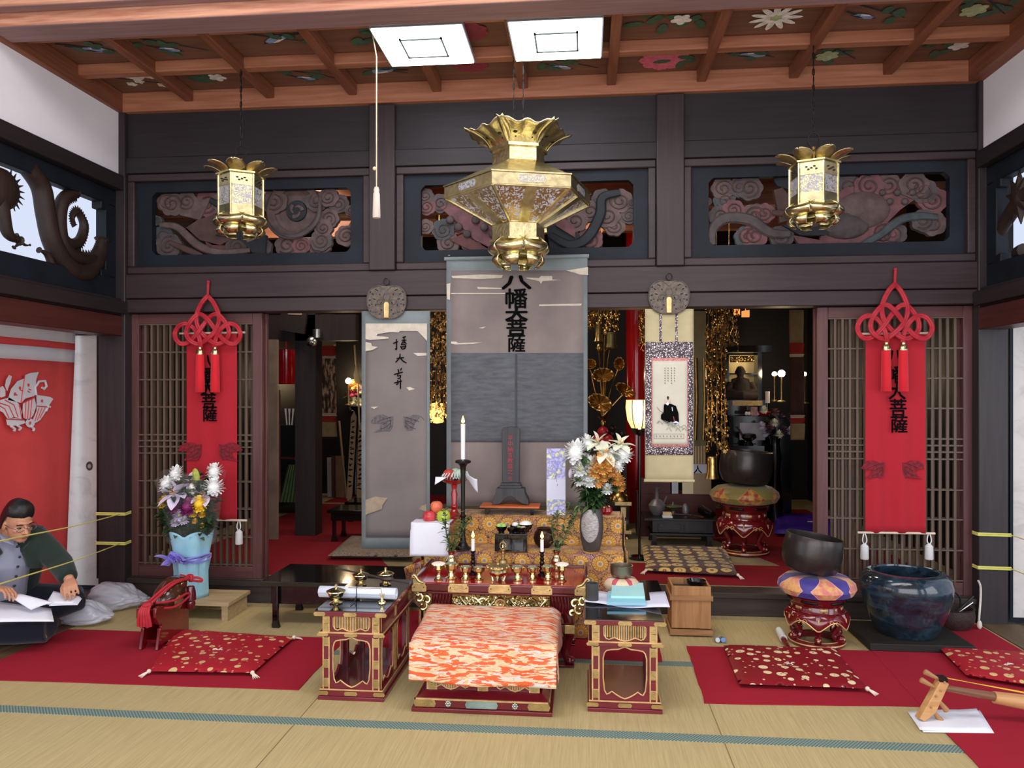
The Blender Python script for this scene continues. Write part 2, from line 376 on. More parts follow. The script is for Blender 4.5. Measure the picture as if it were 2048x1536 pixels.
for k in range(3):
    x0, x1 = bays[k]; z0, z1 = 2.432, 3.178
    th = thing('carved_transom', labs[k], 'carved panel', ((x0+x1)/2, 5.5, z0), 'carved transom panels')
    b = B(); w = .055
    b.box((x0, 5.44, z0), (x1, 5.56, z0+w)); b.box((x0, 5.44, z1-w), (x1, 5.56, z1)); b.box((x0, 5.44, z0+w), (x0+w, 5.56, z1-w)); b.box((x1-w, 5.44, z0+w), (x1, 5.56, z1-w))
    b.done('outer_frame', PURP, th, bev=.008)
    # inner board with a notched opening
    a0, a1 = x0+w, x1-w; c0, c1 = z0+w, z1-w
    ox0, ox1, oz0, oz1 = a0+.12, a1-.1, c0+.09, c1-.075; n = .035
    hole = [(ox0+n, oz0), (ox1-n, oz0), (ox1-n*.5, oz0+n*.4), (ox1, oz0+n), (ox1, oz1-n), (ox1-n*.5, oz1-n*.4), (ox1-n, oz1), (ox0+n, oz1), (ox0+n*.5, oz1-n*.4), (ox0, oz1-n), (ox0, oz0+n), (ox0+n*.5, oz0+n*.4)]
    outer = [(a0+.1, c0), (a1-.1, c0), (a1, c0), (a1, c0+.05), (a1, c1-.05), (a1, c1), (a1-.1, c1), (a0+.1, c1), (a0, c1), (a0, c1-.05), (a0, c0+.05), (a0, c0)]
    b = B()
    for i in range(12):
        j = (i+1) % 12; b.prism([outer[i], outer[j], hole[j], hole[i]], (0, 5.475, 0), (1, 0, 0), (0, 0, 1), (0, .06, 0))
    bmesh.ops.remove_doubles(b.bm, verts=b.bm.verts, dist=.0005)
    b.done('inner_frame', BLUEBLK, th, smooth=False)
    b = B(); rr = random.Random(k+3)
    def cl(u, v, rp, m):
        p = P(u, v, 5.5); q = rp/280.0; q = min(q, p.x-ox0+.03, ox1-p.x+.03) if True else q
        cloud(b, (p.x, min(max(p.z, oz0+q*.8), oz1-q*.8)), max(q, .03), m, int(u*7+v))
    if k == 0:
        for u, v, r_, m_ in ((655, 385, 20, 0), (675, 405, 20, 1), (700, 420, 22, 0), (705, 448, 22, 2), (690, 470, 22, 0), (640, 480, 22, 1), (570, 495, 24, 0), (635, 500, 22, 0), (600, 490, 18, 2), (520, 500, 20, 1), (645, 455, 18, 0), (630, 400, 22, 1), (470, 500, 22, 1), (335, 490, 26, 1), (310, 440, 22, 3), (320, 470, 26, 3), (300, 480, 18, 3), (340, 380, 26, 0), (330, 395, 22, 4), (370, 385, 22, 0), (655, 435, 20, 0)): cl(u, v, r_, m_)
        for u, v, r_, m_ in ((500, 372, 30, 1), (545, 370, 26, 0), (450, 372, 28, 0), (410, 380, 28, 2)): cl(u, v, r_, m_)
        c = P(587, 418, 5.49); b.lathe([(.001, .0), (.14, .0), (.16, .012), (.165, .03), (.2, .035), (.21, .05), (.21, .07)], c+V((0, .07, 0)), 30, 0, M.Rotation(R(90), 3, 'X'))
        b.lathe([(.001, .012), (.075, .012), (.08, 0)], c+V((0, .065, 0)), 24, 5, M.Rotation(R(90), 3, 'X'))
        for a in range(3):
            pts = [(c.x+(.05-.004*i)*math.cos(a*2.094+i*.3), 5.542-.002, c.z+(.05-.004*i)*math.sin(a*2.094+i*.3)) for i in range(7)]
            b.tube(pts, [.016, .015, .013, .011, .009, .006, .003], 6, 0, flat=.5, up=(0, 1, 0))
        ribbon(b, ((320, 450), (355, 455), (395, 490), (440, 505), (500, 500)), .03, 0); ribbon(b, ((340, 485), (375, 500), (405, 512)), .025, 4)
        blob(b, ((372, 455), (395, 440), (430, 428), (470, 440), (480, 470), (440, 490), (400, 480)), 4, 5.52); blob(b, ((370, 460), (390, 440), (420, 505), (505, 505), (480, 492), (425, 490)), 6, 5.53)
        blob(b, ((430, 470), (450, 458), (500, 458), (532, 470), (530, 510), (505, 505), (480, 478)), 5, 5.50); blob(b, ((483, 470), (510, 462), (512, 478), (495, 485)), 0, 5.495)
        blob(b, ((340, 405), (365, 395), (420, 400), (400, 440), (360, 430)), 0, 5.525)
        ribbon(b, ((530, 440), (560, 470), (600, 470), (635, 440), (640, 395)), .02, 1); ribbon(b, ((420, 400), (450, 420), (440, 450)), .03, 5)
    elif k == 1:
        for u, v, r_, m_ in ((852, 412, 22, 2), (850, 452, 20, 0), (885, 458, 22, 3), (895, 495, 22, 0), (850, 390, 18, 1), (880, 405, 20, 1), (1240, 400, 24, 0), (1215, 430, 24, 0), (1258, 430, 24, 1), (1180, 485, 24, 2), (1230, 450, 20, 0), (1180, 420, 22, 0), (1265, 405, 20, 1), (1205, 395, 20, 1), (940, 500, 18, 2), (1150, 440, 24, 0), (920, 440, 24, 2)): cl(u, v, r_, m_)
        blob(b, ((880, 415), (930, 395), (990, 420), (1010, 470), (990, 500), (950, 480), (915, 445)), 2, 5.52); blob(b, ((900, 480), (925, 468), (980, 500), (960, 508), (930, 495)), 6, 5.51)
        for i in range(6): b.ball(P(900+i*17, 440+(i % 3)*14, 5.505), (.03, .02, .03), 1)
        ribbon(b, ((1100, 470), (1140, 490), (1175, 475), (1200, 430), (1205, 395), (1240, 385)), .04, 5); blob(b, ((1090, 440), (1130, 430), (1160, 470), (1150, 500), (1100, 500)), 5, 5.52); blob(b, ((1120, 430), (1150, 455), (1150, 475), (1110, 450)), 2, 5.5)
    else:
        for u, v, r_, m_ in ((1448, 355, 22, 0), (1480, 360, 20, 1), (1415, 402, 24, 0), (1450, 400, 20, 3), (1468, 418, 20, 2), (1510, 482, 24, 2), (1495, 475, 22, 3), (1565, 480, 22, 1), (1740, 350, 26, 2), (1780, 345, 24, 0), (1830, 350, 26, 0), (1870, 398, 26, 2), (1850, 380, 24, 1), (1870, 445, 24, 0), (1850, 440, 22, 1), (1700, 350, 26, 1), (1790, 480, 24, 1), (1770, 470, 24, 2), (1510, 430, 24, 0), (1530, 425, 20, 2), (1440, 430, 20, 1), (1500, 370, 24, 1), (1460, 380, 18, 0)): cl(u, v, r_, m_)
        blob(b, ((1640, 480), (1660, 400), (1690, 375), (1735, 370), (1800, 370), (1835, 395), (1800, 420), (1770, 450), (1740, 490), (1680, 492), (1600, 492), (1585, 470)), 2, 5.525)
        b.ball(P(1725, 420, 5.53), (.19, .05, .13), 0); b.ball(P(1690, 450, 5.525), (.17, .05, .1), 1)
        for i in range(5): b.ball(P(1765+i*15, 385+(i % 2)*18, 5.515), (.024, .02, .024), 1)
        ribbon(b, ((1425, 490), (1425, 460), (1450, 437), (1500, 440), (1540, 465), (1580, 468)), .04, 1); ribbon(b, ((1720, 492), (1760, 470), (1800, 440), (1840, 432), (1875, 435)), .03, 3)
        blob(b, ((1548, 360), (1565, 340), (1600, 345), (1625, 380), (1600, 385), (1555, 372)), 5, 5.52); blob(b, ((1548, 380), (1565, 375), (1585, 400), (1580, 440), (1560, 445)), 4, 5.51)
        blob(b, ((1565, 450), (1620, 440), (1690, 435), (1680, 455), (1650, 470), (1600, 470)), 5, 5.5); ribbon(b, ((1545, 425), (1585, 430), (1620, 450), (1660, 435)), .03, 4)
    b.done('carving', CW, th, ang=30)
# ================= ceiling ==========================================================
b = B(); b.box((XL-.1, 4.0, 3.775), (XR+.1, 5.5, 3.83)); cl_ = stru(b.done('ceiling', CPANEL))
b = B()
for k in range(11):
    x = XL+.616*k; b.box((x-.032, 4.25, 3.69), (x+.032, 5.42, 3.776))
stru(b.done('trim_9', CEILY, bev=.008))
b = B()
for y in (4.94, 4.4): b.box((XL, y-.04, 3.70), (XR, y+.04, 3.776))
b.box((XL-.1, 5.40, 3.63), (XR+.1, 5.52, 3.776))
stru(b.done('trim_10', CEIL, bev=.008))
b = B(); b.box((XL-.1, 4.0, 3.63), (XL+.10, 5.42, 3.776)); b.box((XR-.10, 4.0, 3.63), (XR+.1, 5.42, 3.776)); stru(b.done('trim_11', CEILY, bev=.008))
# stepped eave beam in front
b = B(); ub = 0
b.box((XL-.2, 4.10, 3.642), (XR+.2, 4.30, 3.95), 0); b.box((XL-.2, 4.02, 3.715), (XR+.2, 4.10, 3.95), 0); b.box((XL-.2, 3.93, 3.80), (XR+.2, 4.02, 3.95), 0); b.box((XL-.2, 3.83, 3.88), (XR+.2, 3.93, 4.0), 0)
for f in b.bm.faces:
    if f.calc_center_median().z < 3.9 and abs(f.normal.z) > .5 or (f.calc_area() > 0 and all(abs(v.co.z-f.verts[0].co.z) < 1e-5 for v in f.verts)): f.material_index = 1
stru(b.done('trim_12', [BEAM, BEAM_SHADE], bev=.01))
b = B(); b.box((XL-.3, -1.6, 4.3), (XR+.3, 3.95, 4.36)); stru(b.done('ceiling_porch', CEIL))
# painted flowers and birds on the coffers (flat paint on the boards)
PAINT = [mat('paint_%d' % i, c, .7, 0, .15, 30) for i, c in enumerate(('#e4dcd4', '#d0647a', '#3f5a44', '#26262c', '#7f97b8', '#8a3040', '#a9b58a'))]
b = B(); ZP = 3.7735
def pp(pts, m):
    global ZP
    ZP -= .00004; b.slab([V((x, y, ZP)) for x, y in pts], (0, 0, .001), m)
MS = 1.0
def petal(x, y, a, l, w, m):
    l *= 1.3; w *= 1.35
    pts = []
    for i in range(10):
        t = 2*PI*i/10; px = l/2+l/2*math.cos(t); py = w/2*math.sin(t); pts.append((x+px*math.cos(a)-py*math.sin(a), y+px*math.sin(a)+py*math.cos(a)))
    pp(pts, m)
def flower(x, y, r, m, n=6):
    for i in range(n): petal(x, y, i*2*PI/n+.3, r, r*.75, m)
def leafs(x, y, r, n, sd):
    q = random.Random(sd)
    for i in range(n): petal(x+q.uniform(-r, r), y+q.uniform(-r*.5, r*.5), q.uniform(0, 6.3), q.uniform(.05, .11), .045, 2)
def bird(x, y, a, s, m=4):
    c_, s_ = math.cos(a), math.sin(a); f = lambda u, w: (x+(u*c_-w*s_)*s, y+(u*s_+w*c_)*s)
    pp([f(-.09, .0), f(-.03, .035), (f(.05, .03)), f(.09, .012), f(.085, -.012), f(.03, -.03), f(-.04, -.022)], m); pp([f(-.02, -.004), f(.06, -.02), f(.03, -.03), f(-.03, -.022)], 0)
    pp([f(-.10, .012), f(-.02, .034), f(.03, .022), f(-.03, .008)], 3); pp([f(-.07, .006), f(-.16, -.012), f(-.155, -.028), f(-.06, -.012)], 3); pp([f(.088, .014), f(.118, .0), f(.088, -.006)], 3)
def twig(x0, y0, x1, y1, w=.008):
    d = V((y0-y1, x1-x0)).normalized()*w; pp([(x0+d.x, y0+d.y), (x1+d.x*.4, y1+d.y*.4), (x1-d.x*.4, y1-d.y*.4), (x0-d.x, y0-d.y)], 3)
for row, yc in enumerate((5.18, 4.66)):
    for k in range(10):
        xc = XL+.308+.616*k; q = random.Random(row*20+k)
        kind = ((1, 2, 3, 0, 5, 3, 4, 0, 6, 2), (0, 3, 0, 2, 5, 3, 2, 7, 3, 6))[row][k]
        dx, dy = q.uniform(-.06, .06), q.uniform(-.03, .03); x, y = xc+dx, yc+dy; MS = 1.35
        if kind == 0: twig(x-.2, y-.08, x+.16, y+.07); bird(x, y+.02, q.uniform(-.5, .5)+PI*q.randint(0, 1), 1.1); leafs(x, y, .15, 4, k)
        elif kind == 1:
            twig(x-.2, y-.08, x+.2, y+.1)
            for i in range(9): flower(x+q.uniform(-.2, .2), y+q.uniform(-.12, .12), .03, 0, 5)
        elif kind == 2: leafs(x, y, .17, 9, k); flower(x+.05, y, .05, 0, 5)
        elif kind == 3: twig(x-.15, y-.1, x+.2, y+.1); leafs(x, y, .18, 6, k+7); bird(x-.05, y+.06, .4, .8)
        elif kind == 4: flower(x, y, .13, 1, 9); flower(x+.01, y, .08, 1, 6); leafs(x+.15, y, .1, 4, k)
        elif kind == 5: flower(x, y, .1, 5, 9); leafs(x-.1, y, .1, 3, k)
        elif kind == 6: leafs(x, y, .2, 7, k); flower(x-.1, y+.04, .06, 6, 6); twig(x-.1, y-.1, x+.1, y+.1)
        else: [petal(x, y, i_*.571, .12, .030, 0) for i_ in range(11)]; flower(x, y, .03, 6, 6)
b.done('painted_decoration', PAINT, cl_, smooth=False)
# ceiling LED panels
LED = emis('led_panel_glow', '#f4f7ff', 12.0); LEDF = mat('panel_frame', '#8d8f92', .4, .3, .05)
for i, (cx, lab) in enumerate(((-.98, 'square white ceiling light on the left, nearer the pull cord'), (-.175, 'square white ceiling light on the right, above the big lantern'))):
    th = thing('ceiling_light', lab, 'ceiling light', (cx, 4.62, 3.692), 'square ceiling lights')
    b = B(); b.box((cx-.275, 4.36, 3.662), (cx+.275, 4.88, 3.69)); b.done('housing', LEDF, th)
    b = B(); b.box((cx-.265, 4.37, 3.655), (cx+.265, 4.87, 3.662)); b.done('diffuser', LED, th, smooth=False)
    b = B(); w = .13; e_ = .02
    for a, c in (((-w, -w), (w, -w+e_)), ((-w, w-e_), (w, w)), ((-w, -w), (-w+e_*.6, w)), ((w-e_*.6, -w), (w, w))): b.box((cx+a[0], 4.62+a[1], 3.648), (cx+c[0], 4.62+c[1], 3.656))
    b.done('inner_ring', mat('ring_plastic', '#9fb4c0', .4, 0, .02), th)
# ================= side walls ==========================================================
def side(x, sgn, nm):
    stru(B().box((x-.06, -1.5, 3.15), (x+.06, 5.42, 3.9)).done('wall_'+nm, PLAST))
    b = B(); b.box((x-.08, -1.5, 3.05), (x+.10 if sgn < 0 else x+.08, 5.42, 3.16)) if sgn < 0 else b.box((x-.10, -1.5, 3.05), (x+.08, 5.42, 3.16)); stru(b.done('trim_beam_'+nm, DARKY, bev=.006))
    b = B(); b.box((x-.08, -1.5, 2.12), (x+.08, 5.42, 2.25)); b.box((x-.12, -1.5, 2.13), (x+.12, 5.42, 2.225)); stru(b.done('trim_rail_'+nm, DARKY, bev=.006))
    b = B(); b.box((x-.09, -1.5, 1.97), (x+.09, 5.42, 2.12)); stru(b.done('trim_lintel_'+nm, REDB, bev=.006))
    b = B()
    for y in (-1.4, 1.0, 3.2): b.box((x-.08, y-.08, 0), (x+.08, y+.08, 3.15))
    stru(b.done('trim_posts_'+nm, DARKZ))
side(XL, -1, 'left'); side(XR+.06, 1, 'right')
# corridor ends beside the hall, with sliding panels
b = B(); b.box((-5.3, 5.78, 0), (-3.55, 5.86, 2.02)); 
b.done('x', PLAST) if False else b.bm.free()
def fusuma():
    t = NT('sliding_panel_paper'); f = t.noise(t.co((2, 2, 3)), 1.6, 6, .6, 1.2); g = t.ramp(f, [(.46, '#d8d2cb'), (.55, '#d0cac4'), (.64, '#bab4ae')]); t.base(t.mix(.35, g, '#d8d2cb')); t.p(rough=.85); return t.m
FUS = fusuma()
def fus(n, x0, x1, y, hx_):
    o = stru(B().box((x0, y, .01), (x1, y+.03, 2.0)).done('door_%d' % n, FUS)); 
    if hx_ is not None:
        b = B(); c = V((hx_, y, .97)); b.lathe([(.013, .003), (.018, .006), (.026, .006), (.028, 0)], c, 20, 0, M.Rotation(R(90), 3, 'X'), sy=1.3); b.lathe([(0, .002), (.014, .003)], c, 20, 1, M.Rotation(R(90), 3, 'X'), sy=1.3); b.done('recessed_pull', [mat('pull_metal', '#4c4a48', .4, .5, .1), mat('pull_well', '#a2937c', .6)], o)
    b = B(); b.box((x0, y-.008, .0), (x1, y+.035, .03)); b.box((x0-.02, y-.01, 0), (x0, y+.035, 2.0)); b.box((x1, y-.01, 0), (x1+.02, y+.035, 2.0)); b.done('edge_trim', BLUEBLK, o)
fus(1, -4.75, -3.58, 5.72, P(179, 970, 5.72).x); fus(2, 2.87, 3.8, 5.5, None)
bx('trim_13', [((-5.3, 5.7, 2.0), (-3.6, 5.8, 2.12)), ((XR+.2, 5.48, 2.0), (4.2, 5.6, 2.12))], DARK)
b = B(); b.box((-5.3, 5.76, 2.1), (-3.6, 5.8, 2.3)); b.box((XR+.2, 5.56, 2.1), (4.3, 5.6, 2.3)); stru(b.done('wall_corridor', PLAST))
bx('trim_14', [((3.05, 5.0, 2.2), (3.13, 5.12, 3.4))], CEILY)
stru(B().box((3.35, 4.9, 2.3), (3.9, 5.0, 3.3)).done('wall_outbuilding', mat('grey_shade_wall', '#7d7a80', .8)))
# dragon carved in the left transom, and the fragment on the right
DRAG = wood('dragon_timber', '#160e0b', '#3a2417', 'Z', rough=.6)
def trans(x, nm, lab):
    th = thing('carved_transom', lab, 'carved panel', (x, 4.6, 2.25), 'carved transom panels')
    b = B()
    for y0, y1 in ((3.28, 5.42),):
        b.box((x-.04, y0, 2.25), (x+.04, y1, 2.40)); b.box((x-.04, y0, 2.93), (x+.04, y1, 3.05)); b.box((x-.04, y1-.13, 2.40), (x+.04, y1, 2.93)); b.box((x-.04, y0, 2.40), (x+.04, y0+.1, 2.93))
    for (y, z) in ((5.29, 2.40), (5.29, 2.93)): b.box((x-.039, y-.05, z-.05), (x+.039, y+.05, z+.05))
    b.done('frame', BLUEBLK, th, bev=.008); return th
th = trans(XL, 'left', 'pierced transom with coiling dragon over the left doorway, daylight behind')
b = B(); X0 = XL
def dr(px, rs, n=10):
    pts = spline([PX(u, v, X0) for u, v in px], 7); k = len(pts)
    rr_ = [.72*rs[min(int(i/(k-1)*(len(rs)-1)), len(rs)-2)]*(1-(i/(k-1)*(len(rs)-1)) % 1)+.72*rs[min(int(i/(k-1)*(len(rs)-1))+1, len(rs)-1)]*((i/(k-1)*(len(rs)-1)) % 1) for i in range(k)]
    b.tube(pts, rr_, n, 0, up=(1, 0, 0))
    return pts, rr_
body = ((55, 335), (82, 375), (92, 430), (105, 485), (135, 535), (168, 545), (195, 515), (205, 480))
pts, rr_ = dr(body, (.08, .085, .085, .085, .095, .1, .08, .05))
tail = ((150, 535), (128, 490), (122, 440), (128, 405), (150, 395))
b2 = ((205, 500), (190, 520), (150, 515), (125, 490), (118, 440), (127, 398), (150, 385))
pts2, rr2 = dr(b2, (.06, .07, .075, .07, .065, .06, .05))
coil = ((120, 470), (140, 488), (160, 480), (168, 450), (155, 425), (145, 435), (150, 450))
pts3, rr3 = dr(coil, (.05, .055, .05, .042, .03, .022, .012))
for ps, rs, sg in ((pts, rr_, -1), (pts2, rr2, 1), (pts3, rr3, 1)):
    for i in range(1, len(ps)-1):
        d = (ps[i+1]-ps[i-1]).normalized(); nn = d.cross(V((1, 0, 0)))*sg; o = ps[i]+nn*rs[i]*.9
        b.tube([o, o+nn*.03+d*.006], [.012, .001], 5)
dr(((0, 400), (8, 440), (18, 470), (40, 482)), (.07, .055, .045, .02)); b.ball(PX(2, 378, X0), (.06, .14, .13)); dr(((30, 470), (38, 485), (28, 495)), (.03, .02, .004)); dr(((38, 480), (50, 490), (60, 490)), (.02, .012, .003))
for i in range(9):
    a = -1.2+i*.33; c = PX(14, 378, X0); b.tube([c, c+V((0, .13*math.cos(a), .13*math.sin(a)))+V((0, .02, 0))], [.025, .002], 5)
dr(((0, 385), (12, 378)), (.08, .07)); dr(((105, 535), (95, 510), (78, 500)), (.04, .03, .006)); dr(((100, 520), (108, 500)), (.02, .01))
b.done('dragon_carving', DRAG, th)
th = trans(XR+.06, 'right', 'pierced transom with dark leafy carving over the right doorway')
b = B(); X0 = XR+.06
dr(((1990, 520), (2000, 470), (2020, 430), (2048, 390)), (.03, .045, .06, .07))
for i in range(10):
    a = .3+i*.62; c = PX(2040, 395, X0); b.tube([c, c+V((0, .17*math.cos(a), .17*math.sin(a)))], [.05, .003], 6)
dr(((2048, 500), (2035, 505), (2030, 520)), (.06, .05, .02))
b.done('leaf_carving', DRAG, th)
# ================= inner hall shell ===================================================
INW = wood('inner_dark_wall', '#0f0b0b', '#1a1413', 'Z', rough=.5)
stru(B().box((-3.8, 10.3, .1), (3.0, 10.4, 4)).done('wall_back', INW)); stru(B().box((-3.8, 5.66, .1), (-3.7, 10.4, 4)).done('wall_inner_left', INW)); stru(B().box((2.86, 5.66, .1), (2.96, 10.4, 4)).done('wall_inner_right', INW))
stru(B().box((-3.8, 5.53, 3.8), (2.96, 10.4, 3.88)).done('ceiling_inner_hall', CEIL))
b = B()
for y in (6.1, 6.9, 7.7): b.box((-3.7, y, 3.35), (2.86, y+.13, 3.55))
for y in (6.3, 7.2): b.box((-3.7, y, 3.05), (2.86, y+.1, 3.2))
stru(b.done('trim_18', CEIL))
b = B(); b.box((-3.7, 7.2, 2.05), (-2.2, 7.3, 2.3)); b.box((-2.80, 7.2, .16), (-2.60, 7.40, 3.79)); stru(b.done('trim_15', DARKZ))
# ================= lattice doors ========================================================
def lattice(n, x0, x1, y, lab, seed, z0=.165, z1=2.14, stile=.075, top=.075, bot=.09):
    th = thing('door_%d' % n, lab, 'door', ((x0+x1)/2, y, z0)); th['kind'] = 'structure'
    b = B(); b.box((x0, y, z0), (x0+stile, y+.035, z1)); b.box((x1-stile, y, z0), (x1, y+.035, z1)); b.done('stile', DOORZ if False else DOORW, th, bev=.004)
    b = B(); b.box((x0+stile, y+.002, z0), (x1-stile, y+.033, z0+bot)); b.box((x0+stile, y+.002, z1-top), (x1-stile, y+.033, z1)); b.done('rail', DOORX, th, bev=.004)
    b = B(); xx0, xx1 = x0+stile, x1-stile; k = 18
    for i in range(1, k): x = xx0+(xx1-xx0)*i/k; b.box((x-.008, y+.008, z0+bot), (x+.008, y+.026, z1-top))
    b.done('slats', SLAT, th, smooth=False)
    b = B()
    for v in SL: z = EYE-(v-HZ)*5.75/FP; b.box((xx0, y+.004, z-.005), (xx1, y+.012, z+.005))
    b.done('cross_bars', SLAT, th, smooth=False)
SL = (648, 704, 759, 814, 870, 882, 894, 907, 963, 1017, 1073, 1128)
lattice(3, P(258, 0, 5.5).x, P(524, 0, 5.5).x, 5.5, 'left lattice door behind the left red banner', 1)
lattice(4, P(258, 0, 5.5).x+.03, P(534, 0, 5.56).x, 5.56, 'second lattice door sliding behind the left one', 2)
SL = tuple(785+(v-785)*5.3/5.75 for v in SL); SL = tuple(785+(v-785)*5.75/5.3 for v in SL)
lattice(5, P(1634, 0, 5.5).x, P(1950, 0, 5.5).x, 5.5, 'right lattice door behind the right red banner', 3)
lattice(6, P(1634, 0, 5.56).x-.02, P(1950, 0, 5.5).x-.02, 5.56, 'second lattice door sliding behind the right one', 4)
bx('trim_16', [((XL+.1, 5.48, .125), (P(530, 0, 5.5).x, 5.6, .17)), ((P(1630, 0, 5.5).x, 5.48, .125), (XR, 5.6, .17))], KAMA)
# ================= mats and cushions ==================================================
def mat_quad(name, lab, pts, z, m, t=.004):
    b = B(); pts = [V((x, y, z)) for x, y in pts]; out = []
    n = len(pts); rr = random.Random(len(lab))
    for i in range(n):
        for j in range(10):
            p = pts[i].lerp(pts[(i+1) % n], j/10); out.append(p+V((rr.uniform(-.004, .004), rr.uniform(-.004, .004), 0)))
    b.slab(out, (0, 0, t)); return tag(b.done(name, m, smooth=False), lab, 'mat')
def gq(*px): return [tuple(G(u, v)[:2]) for u, v in px]
mat_quad('red_mat', 'red felt mat at the left, under the red lacquer drum stand', [(-3.36, 4.72), (-3.46, 3.85), (-1.49, 3.875), (-1.5, 4.72)], .001, RED)
mat_quad('red_mat', 'red felt mat behind the altar table, running between the two lacquer stands', [(-1.35, 4.52), (.44, 4.47), (.44, 5.36), (-1.35, 5.36)], .0015, RED)
mat_quad('red_mat', 'red felt mat at the right, under the dark patterned cushion before the bell', [(.61, 4.77), (.59, 3.9), (1.70, 3.97), (1.74, 4.79)], .0008, RED)
mat_quad('red_mat', 'long red felt runner along the right wall, under the glazed pot', [(1.75, 5.40), (1.64, 3.96), (1.58, 2.6), (2.6, 2.6), (2.6, 5.40)], .002, RED)
mat_quad('red_carpet', 'red carpet strip on the raised step, right of the brocade altar', [(-1.4, 5.66), (2.6, 5.66), (2.6, 6.32), (-1.4, 6.32)], .161, REDD)
mat_quad('red_carpet', 'red carpet filling the left of the inner hall beyond the lattice door', [(-3.4, 5.66), (-1.42, 5.66), (-1.75, 6.4), (-1.75, 9.3), (-3.4, 9.3)], .1615, REDD)
mat_quad('red_carpet', 'red carpet at the right of the inner hall under the purple cushion', [(1.55, 6.34), (2.6, 6.34), (2.6, 9.4), (1.2, 9.4), (1.2, 7.4)], .161, REDD)
mat_quad('red_carpet', 'far red carpet beyond the small black tables in the inner hall', [(-3.3, 9.45), (-1.2, 9.45), (-1.2, 10.28), (-3.3, 10.28)], .161, REDD)
def zmat(name, bg, bg2, fg, fg2, sc=9, thr=.33, dots=True):
    t = NT(name); v = t.co((1, 1, .35)); w = t.noise(v, 3, 3)
    base = t.mix(w, bg, bg2)
    if dots:
        sc = 14; d1 = t.voro(v, sc, .75); c1 = t.sep(t.voro(v, sc, .75, 'Color')); th_ = t.math('MULTIPLY_ADD', c1[0], .16, thr-.14)
        m1 = t.math('LESS_THAN', d1, th_); hole = t.math('LESS_THAN', d1, .07)
        v2 = t.co((1, 1, .35), loc=(.37, .21, 0)); d2 = t.voro(v2, sc*1.7, .9); m2 = t.math('LESS_THAN', d2, .17)
        c = t.mix(m2, base, fg2); c = t.mix(m1, c, fg); c = t.mix(hole, c, bg)
        t.b.inputs['Roughness'].default_value = .5
    t.base(c); t.bump(t.noise(t.co(), 260, 2), .1, .002); t.p(rough=.55, spec=.25); return t.m
ZR = zmat('red_gold_brocade', '#9c1826', '#ac2430', '#d2b47c', '#bd8660'); ZD = zmat('dark_red_brocade', '#7a101c', '#8a1824', '#e2d2a4', '#d8bf92', 9, .36)
def zabu(name, lab, quad, z, m, h=.055, par_tuft=True, tass=None, group=None, cord='#e2d7c4'):
    q = [V((x, y, z)) for x, y in quad]   # FL, FR, BR, BL
    c = sum(q, V((0, 0, 0)))/4; th = thing(name, lab, 'cushion', c, group)
    def top(s, t_, sg):
        p = q[0].lerp(q[1], s).lerp(q[3].lerp(q[2], s), t_); e = min(s, 1-s, t_, 1-t_); k = (1-(1-min(1, e*5))**2)**.5
        d = math.hypot(s-.5, t_-.5); dim = .012*math.exp(-(d/.09)**2)
        wr = NZ.noise(p*9)*.004
        return p+V((0, 0, h*.42+sg*(h*.40*k-(dim if k > .5 else 0))+ (wr if sg > 0 else 0)))
    b = B(); b.grid(lambda s, t_: top(s, t_, 1), 22, 22); b.grid(lambda s, t_: top(s, t_, -1), 22, 22); bmesh.ops.remove_doubles(b.bm, verts=b.bm.verts, dist=.0004)
    b.done('cover', m, th, ang=70)
    if par_tuft:
        b = B(); p = top(.5, .5, 1)
        for i in range(7): a = rnd.uniform(0, 6.3); b.tube([p+V((0, 0, -.002)), p+V((.018*math.cos(a), .014*math.sin(a), .006)), p+V((.035*math.cos(a), .025*math.sin(a), .003))], [.003, .003, .002], 5)
        b.done('tuft', mat('tuft_thread', cord, .8, 0, .05), th)
    for i in (tass or ()):
        b = B(); p = q[i]+V((0, 0, h*.42)); d = (q[i]-c).normalized(); e = V((d.y, -d.x, 0))
        b.ball(p, .012); 
        for k in range(4): b.tube([p, p+d*.025+e*(.006*(k-1.5))+V((0, 0, -.008)), p+d*.05+e*(.012*(k-1.5))+V((0, 0, -h*.42+.004))], [.004, .004, .002], 5)
        b.done('corner_tassel', mat('tuft_thread', cord, .8, 0, .05), th)
    return th
zabu('floor_cushion', 'red cushion with small gold blossoms on the left mat, beside the lacquer drum stand', gq((298, 1352), (505, 1355), (588, 1283), (352, 1266)), .005, ZR, .05, tass=(0, 1, 2))
zabu('floor_cushion', 'dark red cushion with pale coin dots on the mat before the right singing bowl', gq((1478, 1378), (1735, 1388), (1668, 1305), (1447, 1300)), .006, ZD, .05, tass=(1,))
zabu('floor_cushion', 'faded red cushion cut off by the right edge, behind the stringed instrument', [tuple(G(u, v)[:2]) for u, v in ((1932, 1360), (2140, 1395), (2120, 1318), (1878, 1305))], .007, ZR, .05)
